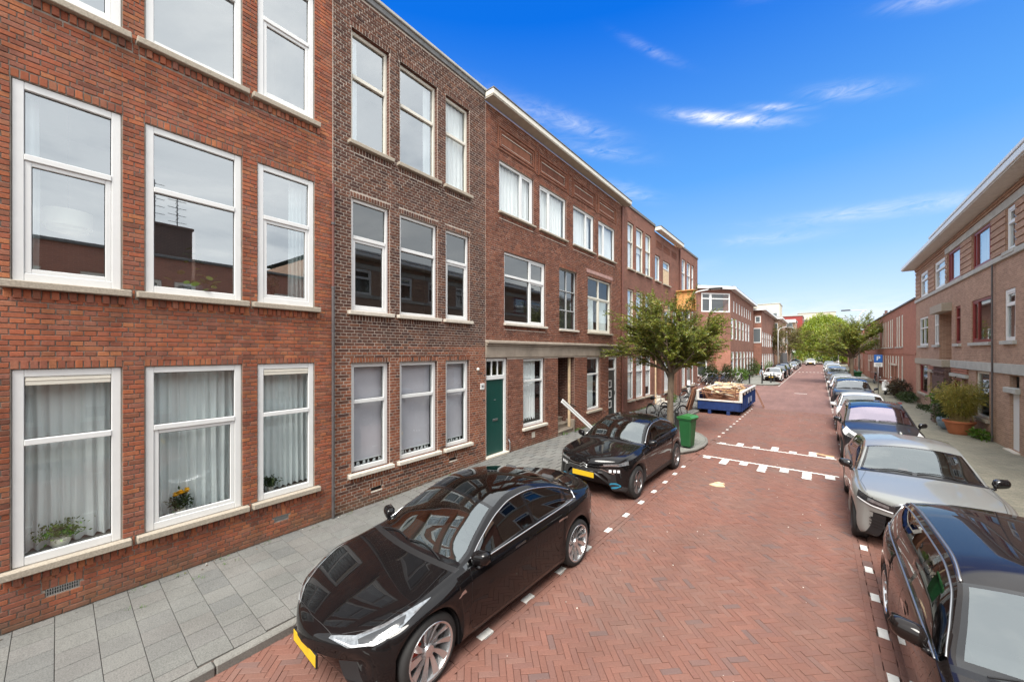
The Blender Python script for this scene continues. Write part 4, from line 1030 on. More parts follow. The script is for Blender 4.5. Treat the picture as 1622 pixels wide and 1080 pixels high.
for (a, c) in ((.2, 1.2), (1.6, 2.75), (3.2, 4.2)):
    b = MB(); b.box(a, c, -.02, -.003, 9.28, 9.32); b.box(a, c, -.02, -.003, 9.62, 9.66); b.box(a, a + .04, -.019, -.003, 9.32, 9.62); b.box(c - .04, c, -.019, -.003, 9.32, 9.62)
    for k in range(int((c - a - .2) / .08)): b.box(a + .12 + k * .08, a + .17 + k * .08, -.014, -.003, 9.38, 9.56)
    b.build('panel_frame', M['brick_b3'], h5)
hb_ = empty('hoist_box', hloc(h5, 3.9, -.1, 5.9), h5.rotation_euler.z, 'orange timber builder\'s box hung outside the upper windows above the street tree', 'builder\'s box')
mo = simple('orange_ply', (.62, .30, .10), .7, var=.15)
b = MB(); b.cbox(0, .05, -.9, 0, 0, 1.2, .004); b.build('side_panel', mo, hb_); b = MB(); b.cbox(1.25, 1.3, -.9, 0, 0, 1.2, .004); b.build('side_panel', mo, hb_)
b = MB(); b.cbox(-.15, 1.4, -1.1, .0, 1.205, 1.26, .004); b.build('top_panel', mo, hb_); b = MB(); b.cbox(.053, 1.247, -.9, 0, 0.0, .05, .004); b.build('floor_panel', mo, hb_)
b = MB(); b.cbox(.053, 1.247, -.9, -.86, .75, 1.2, .004); b.cbox(.053, .2, -.9, -.86, .05, .75, .004); b.cbox(1.1, 1.247, -.9, -.86, .05, .75, .004); b.build('front_panel', mo, hb_)
h6 = left_house(26.5, 'brick house at the end of the first row, before the side street')
U6 = [(.85, 1.8), (2.13, 3.17), (3.40, 4.1)]; w6 = [(a, c, p, q, tr, r) for r, (p, q, tr) in enumerate([(.75, 3.0, 2.25), (4.0, 6.33, 5.5), (7.40, 9.65, 8.72)]) for a, c in U6]
sets(h6, w6, M['btex_b4'], 0, 5.2, 10.36)
for a, c, p, q, tr, r in w6: window(h6, a, c, p, q, rec=.06, blind=(.55, .8, 1, 1), fw=.075, mat='white_pvc', trans=tr, glass='glass_hi' if r else 'glass', sill='stone', over=.05)
b = MB(); b.cbox(0, 5.24, -.05, .3, 10.36, 10.5, .01); b.build('coping', M['lead'], h6)
b = MB(); b.tube([(.2, -.06, .2), (.2, -.06, 10.2)], .045, 8); b.build('drainpipe', M['pipe'], h6)
# ------------------------------------------------------------------ beyond the side street
def simple_win(house, a, c, p, q, mat='white_pvc', glass='glass', rec=.015, fw=.10, tr=None, sill=None, mull=None):
    return window(house, a, c, p, q, blind=(.4, .7, 1), rec=rec, fw=fw, mat=mat, trans=tr, glass=glass, sill=sill, mull=mull, over=.04, tw=.08)
def box_house(name_label, x0, y0, x1, y1, z, wins_south, wins_street, mat, cat='house', cornice='white_pvc', cz=.28, over=.45, chamfer=None, south=True, sdepth=9):
    """a house whose street face runs from (x0,y0) to (x1,y1) and whose near end looks south"""
    h = empty('terraced_house', (x0, y0, 0), math.atan2(y1 - y0, x1 - x0), name_label, cat); L = math.hypot(x1 - x0, y1 - y0)
    sets(h, wins_street, mat, 0, L, z, depth=sdepth)
    for w in wins_street: simple_win(h, w[0], w[1], w[2], w[3], tr=w[4] if len(w) > 4 else None, glass='glass_hi')
    if south and wins_south:
        # the end wall stands in the plane x = 0 of the house frame: thin framed windows set on it
        for (d0, d1, p, q) in wins_south:
            b = MB()
            for (s0, s1, t0, t1) in ((d0, d0 + .1, p, q), (d1 - .1, d1, p, q), (d0 + .1, d1 - .1, p, p + .1), (d0 + .1, d1 - .1, q - .1, q)): b.cbox(-.06, .0, s0, s1, t0, t1, .005)
            o = b.build('window', M['white_pvc'], h); b = MB(); b.quad((-.02, d0 + .1, p + .1), (-.02, d1 - .1, p + .1), (-.02, d1 - .1, q - .1), (-.02, d0 + .1, q - .1)); b.build('pane', M['far_pane'], o)
    if cornice:
        b = MB(); b.cbox(-over, L + over * .3, -over, sdepth, z + .003, z + cz, .01); b.build('cornice', M[cornice], h)
        b = MB(); b.box(-over + .02, L, -over + .02, sdepth - .1, z + cz + .003, z + cz + .04); b.build('roof', M['roofing'], h)
    return h
t_ = NT('distant_glass'); t_.bsdf((.10, .12, .13), .08, 0, None, .8); M['far_pane'] = t_.mat
wst = [(1.6 + k * 1.85, 2.25 + k * 1.85, 7.25, 8.35) for k in range(8)] + [(.35 + k * 2.4, 1.65 + k * 2.4, 4.45, 6.55, 5.7) for k in range(6)] + [(.5 + k * 2.6, 2.0 + k * 2.6, .9, 3.2, 2.5) for k in range(7)]
h7 = box_house('brick corner house beyond the side street with a big white upper corner window', -6.75, 42.0, -6.9, 60.0, 9.25, None, wst, M['btex_red'], south=False, sdepth=7)
# its slanted corner front
ch7 = empty('terraced_house', (-9.3, 38.95, 0), math.atan2(42.0 - 38.95, -6.75 + 9.3), None)
ch7.parent = h7; ch7.matrix_parent_inverse = Matrix(); ch7.name = 'corner_front'
ch7.location = (0, 0, 0)
a7 = h7.rotation_euler.z; dx, dy = -9.3 + 6.75, 38.95 - 42.0
ch7.location = (dx * math.cos(-a7) - dy * math.sin(-a7), dx * math.sin(-a7) + dy * math.cos(-a7), 0); ch7.rotation_euler.z = math.atan2(3.05, 2.55) - a7
Lc = math.hypot(2.55, 3.05)
def part_wall(parent, L, z, holes, mat, back=.12):
    wall_mesh(parent, 'wall', 0, L, 0, z, holes, mat, mat, back, y=0)
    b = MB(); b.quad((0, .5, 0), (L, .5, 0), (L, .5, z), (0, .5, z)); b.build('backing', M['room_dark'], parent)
cw = [(.75, 3.9, 7.05, 8.9), (.25, 1.35, .85, 2.95)]
part_wall(ch7, Lc, 9.25, cw, M['btex_red'])
def flat_win(parent, a, c, p, q, tr=None, mull=None, fw=.12):
    b = MB(); b.cbox(a, a + fw, -.02, .06, p, q, .01); b.cbox(c - fw, c, -.02, .06, p, q, .01); b.cbox(a + fw, c - fw, -.018, .06, p, p + fw, .01); b.cbox(a + fw, c - fw, -.018, .06, q - fw, q, .01)
    if tr: b.cbox(a + fw, c - fw, -.03, .06, tr - .05, tr + .05, .01)
    for x in (mull or []): b.cbox(x - .12, x + .12, -.016, .058, p + fw, q - fw, .01)
    b.quad((a + fw, .03, p + fw), (c - fw, .03, p + fw), (c - fw, .03, q - fw), (a + fw, .03, q - fw), 1)
    b.build('window', [M['white_pvc'], M['glass']], parent)
flat_win(ch7, *cw[0], 8.35, [1.75]); flat_win(ch7, *cw[1], 2.35)
b = MB(); b.cbox(-.3, Lc + .25, -.45, .3, 9.26, 9.53, .01); b.build('cornice', M['white_pvc'], ch7)
b = MB(); b.cbox(2.15, 3.2, -.22, -.003, .0, 3.05, .01); b.cbox(3.25, 3.9, -.1, -.003, 0, 3.3, .01); b.build('pier', M['btex_terr'], ch7)
b = MB(); b.quad((.0, .02, 0), (0, 8, 0), (0, 8, 9.25), (0, .02, 9.25)); b.build('side_wall', M['btex_red'], ch7)
h8 = box_house('brick house with a white loggia opening, second beyond the side street', -6.0, 60.1, -6.0, 79.0, 8.75, [(.1, .75, 7.1, 8.0), (.05, 1.0, 4.4, 6.4)], [(.6 + k * 2.6, 1.9 + k * 2.6, 3.9, 5.9, 5.1) for k in range(7)] + [(.6 + k * 2.6, 1.9 + k * 2.6, .8, 2.9) for k in range(7)], M['btex_red'], over=.5)
h9 = box_house('grey-brown brick house third beyond the side street', -5.5, 80, -5.5, 96, 8.9, [(.1, .9, 6.6, 8.2)], [(.6 + k * 3, 2.2 + k * 3, 4.2, 6.0) for k in range(5)] + [(.6 + k * 3, 2.2 + k * 3, 1, 2.8) for k in range(5)], M['btex_tan'], over=.6)
h10 = box_house('brick house with a projecting white bay, fourth beyond the side street', -5.2, 97, -5.2, 112, 8.2, [(.0, 1.0, 4.9, 7.4), (.1, 1.3, 3.0, 4.4)], [(.6 + k * 3, 2.2 + k * 3, 4.2, 6.0) for k in range(4)], M['btex_tan'], over=.8)
b = MB(); b.cbox(-.02, 12, .01 - .6, -.05, .0, 3.0, .02); b.build('shop_front', M['room_dark'], h9)
# blocks at the far end of the street
def block(label, x0, x1, y0, y1, z, mat, wins, cat='building', roof=None):
    h = empty('apartment_building', (x0, y0, 0), 0, label, cat); L = x1 - x0
    b = MB(); b.box(0, L, 0, y1 - y0, 0, z); b.build('wall', mat, h)
    b = MB(); b.box(-.2, L + .2, -.2, y1 - y0 + .2, z + .002, z + .3); b.build('roof', roof or M['stone_grey'], h)
    for (a, c, p, q) in wins:
        b = MB(); b.box(a, c, -.05, .02, p, q); b.quad((a + .12, -.06, p + .12), (c - .12, -.06, p + .12), (c - .12, -.06, q - .12), (a + .12, -.06, q - .12), 1); b.build('window', [M['white_pvc'], M['far_pane']], h)
    return h
creamw = simple('cream_render', (.58, .54, .45), .9, var=.08, sc=.3); redw = simple('dark_red_cladding', (.25, .03, .025), .6, var=.1, sc=.4)
block('tall cream tower block behind the left-hand houses', -25, -12.8, 190, 205, 23.2, creamw, [(1 + k * 3, 2.5 + k * 3, 17.5, 19.5) for k in range(4)])
block('dark red clad building at the far end of the street', -15, -4.8, 172, 188, 16.3, redw, [])
block('long cream apartment block behind the willow', -7.4, 5.3, 208, 220, 20.0, creamw, [(1.5 + k * 3.2, 3.2 + k * 3.2, 15, 17.2) for k in range(4)])
bb = block('apartment building with stacked white balconies beyond the small street trees', -13, -5.6, 139, 152, 12.5, M['btex_tan'], [(1 + k * 2.2, 2.4 + k * 2.2, 1 + j * 3, 2.8 + j * 3) for k in range(3) for j in range(4)])
for j in range(4):
    b = MB(); b.cbox(2.2, 7.6, -1.2, 0, 2.9 + j * 3, 3.7 + j * 3, .02); b.build('balcony', M['white_pvc'], bb)
block('low brick house with chimneys at the end of the right-hand row', 4.8, 20, 137, 150, 8.6, M['btex_terr'], [])
block('brick house with a flat white roof edge right of the willow', 9.5, 22, 117, 128, 8.0, M['btex_red'], [])
# ================================================================= right-hand side
def right_house(y_far, label, x=4.6, cat='house'):   # local x runs towards the camera (-Y)
    return empty('terraced_house', (x, y_far, 0), R(-90), label, cat)
YF = 33.6
r1 = right_house(YF, 'long tan brick house on the right with deep white eaves and red-framed windows')
def U(a, b_): return (YF - max(a, b_), YF - min(a, b_))     # world Y range -> local x range
top = [(32.23, 30.25, 'w'), (28.74, 26.6, 'w'), (26.17, 24.12, 'r'), (22.57, 20.51, 'r'), (19.16, 18.42, 'n'), (17.2, 15.9, 'w'), (14.6, 13.0, 'w'), (11.8, 10.4, 'n')]
f1 = [(32.5, 30.33, 'g'), (28.87, 27.9, 'g'), (24.97, 24.2, 'r'), (22.73, 20.57, 'R'), (19.35, 18.5, 'n'), (16.9, 15.5, 'w'), (14.4, 13.0, 'w'), (11.8, 10.5, 'w')]
gf = [(32.5, 30.49, .86, 2.48), (29.0, 27.95, .75, 2.02), (25.3, 24.27, .75, 2.03), (22.2, 20.76, .80, 2.47)]
wins = [(*U(a, c), 6.36, 7.73) for a, c, _ in top] + [(*U(a, c), 3.55, 5.17) for a, c, _ in f1] + [(*U(a, c), p, q) for a, c, p, q in gf]
doors = [(*U(29.85, 29.3), .16, 2.15), (*U(24.0, 23.2), .16, 2.1), (*U(18.95, 18.2), .16, 2.45), (*U(17.0, 15.6), .16, 2.4)]
portal = (*U(27.82, 25.6), 2.83, 5.05, .55)
RL = YF - 9.5
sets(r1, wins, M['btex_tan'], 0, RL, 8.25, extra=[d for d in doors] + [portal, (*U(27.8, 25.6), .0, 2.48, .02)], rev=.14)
b = MB(); a_, c_ = U(27.82, 25.6); b.quad((a_, .55, 2.83), (c_, .55, 2.83), (c_, .55, 5.05), (a_, .55, 5.05)); b.build('portal_back', M['btex_tan'], r1)
b = MB(); b.cbox(a_, c_, -.25, .02, 0, 2.05, .01); b.cbox(a_, c_, -.2, .02, 2.05, 2.2, .01); b.cbox(a_, c_, -.26, .02, 2.2, 2.3, .01); b.cbox(a_, c_, -.2, .02, 2.3, 2.48, .01); b.build('portal_pier', M['btex_dark'], r1)
b = MB(); b.cbox(a_ - .05, c_ + .05, -.32, .05, 5.05, 5.42, .01); b.build('portal_lintel', M['stone'], r1)
for (y0, y1, m) in ((33.6, 27.85, 'stone'), (27.85, 25.6, 'stone'), (25.55, 20.25, 'stone_grey'), (20.1, 9.5, 'stone_grey')):
    a, c = U(y0, y1); b = MB(); b.cbox(a + .005, c - .005, -.06 if (y0, y1) != (27.85, 25.6) else -.3, .02, 2.50, 2.82, .008); b.build('stone_band', M[m], r1)
a, c = U(33.6, 9.5); b = MB(); b.cbox(a, c, -.07, .02, 6.16, 6.33, .008); b.build('sill_band', M['stone_grey'], r1)
a, c = U(26.6, 9.5); b = MB(); b.cbox(a, c, -.04, .02, 7.75, 8.02, .008); b.build('lintel_band', M['stone_grey'], r1)
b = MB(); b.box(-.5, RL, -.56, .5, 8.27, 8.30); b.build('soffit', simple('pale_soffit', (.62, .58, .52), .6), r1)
b = MB(); b.cbox(-.55, RL, -.60, -.45, 8.31, 8.50, .01); b.cbox(-.55, -.4, -.45, 6, 8.31, 8.50, .01); b.build('fascia', M['white_pvc'], r1)
a, c = U(26.2, 9.5); b = MB(); b.cbox(a, c, -.62, -.2, 8.52, 8.62, .01); b.build('roof_edge', M['white_pvc'], r1); b = MB(); b.box(-.5, RL, -.58, 7.9, 8.504, 8.51); b.build('roof', M['roofing'], r1)
# rusticated piers: projecting brick bands between the upper windows
edges = [0] + [v for w in sorted(U(a, c) for a, c, _ in top) for v in w] + [RL]
for k in range(0, len(edges), 2):
    a, c = edges[k], edges[k + 1]
    b = MB(); z = 6.36
    for j in range(6): b.cbox(a + .02, c - .02, -.035, .002, z + .03, z + .215, .004); z += .229
    b.build('rusticated_band', M['btex_tan'], r1)
b = MB()
for j, z in enumerate((7.80, 7.90, 8.05, 8.14)):
    a, c = (U(33.6, 26.65) if z < 8.03 else U(33.6, 9.5)); b.cbox(a, c, -.03 - j * .015, .002, z, z + .075, .004)
b.build('brick_moulding', M['btex_tan'], r1)
redf = simple('oxblood_window_paint', (.22, .025, .02), .4, var=.08); M['redf'] = redf
def rwin(w, z0, z1, kind, gz=None):
    a, c = U(*w)
    if kind == 'w': return window(r1, a, c, z0, z1, rec=.02, fw=.10, trans=z1 - .45, mull=None, sash=(1,), glass='glass_hi', sill=None)
    if kind == 'r' and z0 > 6: return window(r1, a, c, z0, z1, rec=.02, fw=.09, mat='redf', mull=[a + .35, c - .3], glass='glass_hi', sill=None)
    if kind == 'r': return window(r1, a, c, z0, z1, rec=.03, fw=.1, mat='redf', trans=z1 - .5, glass='glass', sill='stone_grey', sill_h=.12, over=.1)
    if kind == 'R': return window(r1, a, c, z0, z1, rec=.03, fw=.09, mat='redf', mull=[a + .62], trans=None, sash=(0,), glass='glass', sill='stone_grey', sill_h=.12, over=.1)
    if kind == 'g': return window(r1, a, c, z0, z1, rec=.02, fw=.10, trans=z1 - .62, mull=[(a + c) / 2], glass='glass', sill='stone_grey', sill_h=.12, over=.08)
    return window(r1, a, c, z0, z1, rec=.02, fw=.10, trans=z1 - .5, sash=(1,), glass='glass', sill='stone_grey', sill_h=.12, over=.12)
for a, c, k in top:
    rwin((a, c), 6.36, 7.73, k)
    if a > 18.3:  # white cloth added behind these panes to stand in for bright reflected light
        u = U(a, c); curtain(r1, u[0] + .05, u[1] - .05, 6.4, 7.7, .2, 'curtain_w', label='added white cloth for bright reflection in tan house top-floor window %s' % {32.23: 'farthest away', 28.74: 'second farthest away', 26.17: 'with the farther red frame', 22.57: 'with the nearer red frame', 19.16: 'nearest in view'}[a], seed=int(a * 3), amp=.015, pitch=.3)
for a, c, k in f1: rwin((a, c), 3.55, 5.17, k)
for i, (a, c, p, q) in enumerate(gf): window(r1, *U(a, c), p, q, rec=.04, fw=.07, mat='cream' if i % 2 else 'redf', glass='glass', sill='stone', sill_h=.12, over=.06)
for i, d in enumerate(doors):
    b = MB(); b.cbox(d[0] + .02, d[1] - .02, .07, .12, .17, d[3] - (.55 if i == 2 else .02), .005); b.build('door_leaf', [M['redf'], M['wood_brown'], M['white_pvc'], M['white_pvc']][i], r1)
    b = MB(); b.cbox(d[0] - .08, d[1] + .08, -.12, .02, .02, .17, .01); b.build('door_step', M['stone_pale'], r1)
    if i == 2:
        b = MB(); b.cbox(d[0] - .15, d[1] + .08, -.1, .1, d[3] - .52, d[3] - .36, .008); b.build('door_lintel', M['stone_grey'], r1); b = MB(); b.cbox(d[1] - .06, d[1] - .01, .02, .1, .17, d[3] - .55, .004); b.build('door_jamb', M['redf'], r1)
for y in (29.85, 28.0, 25.25): pass
for (y0, y1) in ((29.9, 27.9), (25.5, 23.1)):
    a, c = U(y0, y1); b = MB(); b.cbox(a, c, -.1, .03, 2.12, 2.26, .008); b.build('door_lintel', M['stone'] if y0 > 28 else M['stone_grey'], r1)
    b = MB(); b.cbox(a + .02, c - .02, -.05, .01, 2.29, 2.37, .004); b.cbox(a + .02, c - .02, -.05, .01, 2.40, 2.48, .004); b.build('brick_rib', M['btex_terr'], r1)
pp = empty('drainpipe', (4.53, 20.17, 0), 0, 'dark drainpipe down the middle of the tan brick house on the right', 'drainpipe')
b = MB(); b.tube([(0, 0, .15), (0, 0, 6.15)], .027, 8); b.build('pipe', M['pipe_grey'], pp)
# terracotta terrace beyond: tall narrow windows, doors with pale lintels
def terr(y_far, y_near, label, x=4.6, zt=6.45):
    L = y_far - y_near; h = right_house(y_far, label, x)
    up, gw, dw = [], [], []
    unit = 8.6; n = int(L // unit); s0 = (L - n * unit) / 2
    for k in range(n):
        o = s0 + k * unit
        for a, c in ((.4, 1.1), (1.75, 2.4), (2.75, 3.4), (5.2, 5.85), (6.2, 6.85), (7.5, 8.2)): up.append((o + a, o + c, 3.57, 5.86))
        for a, c in ((.4, 1.15), (1.75, 2.35), (5.9, 6.5), (7.5, 8.2)): gw.append((o + a, o + c, .88, 2.88))
        for a, c in ((2.9, 3.9), (4.6, 5.5)): dw.append((o + a, o + c, .15, 2.10)); gw.append((o + a + .05, o + c - .05, 2.28, 2.88))
    sets(h, up + gw, M['btex_terr'], 0, L, zt, extra=dw, rev=.12)
    for w in up: window(h, *w, blind=(.5, .8, 1), rec=.018, fw=.13, mat='cream', trans=5.1, glass='glass', sill='stone_grey', sill_h=.09, over=.05)
    for w in gw: window(h, *w, blind=(.5, .8, 1), rec=.018, fw=.12, mat='cream', trans=2.2 if w[2] < 1 else None, glass='glass', sill=None, mull=None if w[2] < 1 else [(w[0] + w[1]) / 2])
    for w in dw:
        b = MB(); b.cbox(w[0] + .02, w[1] - .02, .03, .08, .15, 2.08, .005); b.build('door_leaf', M['wood_brown'], h)
        b = MB(); b.cbox(w[0] - .12, w[1] + .12, -.12, .2, 2.12, 2.26, .008); b.build('door_lintel', M['stone_pale'], h)
    b = MB(); b.cbox(0, L, -.1, .1, zt + .002, zt + .1, .01); b.build('gutter', M['lead'], h)
    b = MB(); b.quad((0, -.05, zt + .11), (L, -.05, zt + .11), (L, 3.5, zt + .5), (0, 3.5, zt + .5)); b.build('roof', M['roofing'], h)
    b = MB(); b.cbox(0, L, -.035, .01, 3.02, 3.12, .005); b.build('brick_course', M['btex_terr'], h)
    return h
terr(68.0, 33.62, 'two-storey terracotta brick terrace with tall narrow cream windows beyond the tan house')
terr(106.0, 70.0, 'more distant two-storey brick terrace on the right, behind the street tree', zt=6.1)
terr(9.45, -16.4, 'two-storey red brick terrace opposite the nearest houses', zt=6.7)
for (x, y, z) in ((7.0, 69, 6.3), (8.2, 104, 6.2)):
    b = MB(); b.box(x - .5, x + .5, y - .4, y + .4, 0, z + 1.9); b.box(x - .38, x - .12, y - .15, y + .15, z + 1.9, z + 2.3); b.box(x + .12, x + .38, y - .15, y + .15, z + 1.9, z + 2.3)
    tag(b.build('chimney_stack', M['btex_dark']), 'brick chimney stack above the %s terrace on the right' % ('nearer' if y < 80 else 'farther'), 'chimney')

ck = empty('chimney_stack', (6.6, 3.6, 0), 0, 'dark chimney stack with aerials on the terrace opposite the red house', 'chimney')
b = MB(); b.box(-.4, .4, -1.0, .9, 6.9, 8.3); b.box(-.45, .45, -1.05, .95, 8.301, 8.4); b.build('stack', M['btex_dark'], ck)
b = MB()
for y, h in ((-.8, 2.6), (-.2, 1.8), (.5, 1.3)):
    b.tube([(0, y, 8.4), (0, y, 8.4 + h)], .02, 5)
    for k in range(5): b.tube([(-.25, y - .0, 8.2 + h - k * .18), (.25, y, 8.2 + h - k * .18)], .01, 4); b.tube([(0, y - .3, 8.25 + h - k * .3), (0, y + .3, 8.25 + h - k * .3)], .01, 4)
b.build('aerial', M['dark_metal'], ck)
# ================================================================= vehicles
def pchip(keys):
    keys = sorted(keys); X = np.array([k[0] for k in keys], float); Y = np.array([k[1] for k in keys], float)
    h = np.diff(X); d = np.diff(Y) / h; m = np.zeros(len(X)); m[0], m[-1] = d[0], d[-1]
    for i in range(1, len(X) - 1):
        if d[i - 1] * d[i] > 0:
            w1, w2 = 2 * h[i] + h[i - 1], h[i] + 2 * h[i - 1]; m[i] = (w1 + w2) / (w1 / d[i - 1] + w2 / d[i])
    def f(x):
        x = min(max(x, X[0]), X[-1]); i = min(max(int(np.searchsorted(X, x)) - 1, 0), len(X) - 2)
        t = (x - X[i]) / h[i]; t2, t3 = t * t, t * t * t
        return float((2 * t3 - 3 * t2 + 1) * Y[i] + (t3 - 2 * t2 + t) * h[i] * m[i] + (-2 * t3 + 3 * t2) * Y[i + 1] + (t3 - t2) * h[i] * m[i + 1])
    return f
def paint(name, col, rough=.25, metal=0.0, dirtk=.06):
    t = NT(name)
    dirt = t.ramp(t.noise(5, 6, .7), [(.5, 0), (.85, dirtk)])
    c = t.mix(dirt, col, (.30, .27, .24))
    t.bsdf(c, rough, metal, None, .5 if metal or max(col) > .1 else .04, 1.0, .004, Coat_IOR=1.42 if max(col) < .05 else 1.5); return t.mat
P_ = {'black': paint('black_car_paint', (.005, .0045, .005), .4, 0, .012), 'brownblack': paint('brown_black_car_paint', (.010, .0075, .007), .4, 0, .012), 'navy': paint('dark_blue_grey_car_paint', (.014, .017, .022), .3, .2),
      'silver': paint('silver_grey_car_paint', (.25, .26, .25), .36, .3), 'white': paint('white_car_paint', (.74, .75, .74), .35), 'grey': paint('grey_car_paint', (.16, .17, .18), .3, .5), 'lsilver': paint('light_silver_car_paint', (.5, .52, .54), .3, .6), 'blue': paint('pale_blue_car_paint', (.30, .36, .42), .3, .4)}
M['rubber'] = simple('tyre_rubber', (.018, .018, .018), .8, var=.2, sc=20)
M['rim'] = simple('alloy_rim', (.62, .63, .64), .25, .85, var=.05); M['rim_dark'] = simple('dark_alloy', (.05, .05, .052), .35, .6, var=.05)
M['rim_mix'] = simple('grey_alloy', (.22, .22, .225), .3, .8, var=.25, sc=14); M['trim'] = simple('gloss_black_trim', (.006, .006, .007), .12, var=0, coat=.6); M['clad'] = simple('grained_black_cladding', (.02, .02, .021), .6, var=.1)
def thin_glass(name, tint, f0, gcol=(.95, .98, 1), wob=0, rough=.004):
    t = NT(name); tr = t.n('ShaderNodeBsdfTransparent'); tr.inputs[0].default_value = (*tint, 1)
    gl = t.n('ShaderNodeBsdfGlossy'); gl.inputs['Roughness'].default_value = rough; gl.inputs['Color'].default_value = (*gcol, 1)
    ge = t.n('ShaderNodeNewGeometry'); dt = t.n('ShaderNodeVectorMath', operation='DOT_PRODUCT'); t.l(ge.outputs['Normal'], dt.inputs[0]); t.l(ge.outputs['Incoming'], dt.inputs[1])
    c = t.math('SUBTRACT', 1.0, t.math('ABSOLUTE', dt.outputs['Value']), True)
    f = t.math('ADD', t.math('MULTIPLY', t.math('POWER', c, 5.0), 1 - f0), f0, True)
    if wob:
        nr = t.bump(t.noise(.9, 2, .4), wob, .02); t.l(nr, gl.inputs['Normal'])
    m = t.n('ShaderNodeMixShader'); t.l(f, m.inputs[0]); t.l(tr.outputs[0], m.inputs[1]); t.l(gl.outputs[0], m.inputs[2]); t.l(m.outputs[0], t.out.inputs[0]); return t.mat
M['cg'] = thin_glass('car_glass', (.42, .47, .46), .16); M['cg_ws'] = thin_glass('car_windscreen', (.50, .56, .55), .26, (.92, .99, 1)); M['cg_dark'] = thin_glass('privacy_glass', (.10, .11, .11), .13); M['cg_pink'] = thin_glass('pinkish_windscreen', (.42, .38, .45), .42, (1, .86, 1))
M['cg_far'] = thin_glass('far_car_glass', (.16, .19, .20), .30)
M['lamp_glass'] = simple('lamp_lens', (.30, .32, .34), .08, .6, var=.5, sc=26, coat=1)
M['lamp_dark'] = simple('lamp_housing', (.03, .032, .035), .15, .3, var=0, coat=1); M['drl'] = simple('light_strip', (.88, .9, .92), .12, var=0, coat=1)
M['red_lamp'] = simple('red_lamp', (.30, .008, .008), .12, var=0, coat=1); M['plate'] = simple('yellow_plate', (.62, .40, .015), .45, var=.1, sc=20); M['blue_trim'] = simple('blue_accent', (.02, .16, .26), .3, var=0); M['dlo'] = simple('satin_window_trim', (.42, .43, .44), .38, 1, var=0)
M['seat'] = simple('seat_cloth', (.05, .05, .052), .8, var=.1); M['caliper'] = simple('red_caliper', (.4, .03, .01), .4)
def pseg(pts, n):
    """n points evenly along a polyline"""
    pts = [Vector(p) for p in pts]; L = [0]
    for a, b_ in zip(pts, pts[1:]): L.append(L[-1] + (b_ - a).length)
    out = []
    for i in range(n):
        s = L[-1] * i / (n - 1); k = 0
        while k < len(pts) - 2 and s > L[k + 1]: k += 1
        t = (s - L[k]) / max(L[k + 1] - L[k], 1e-9); out.append(pts[k].lerp(pts[k + 1], min(max(t, 0), 1)))
    return out
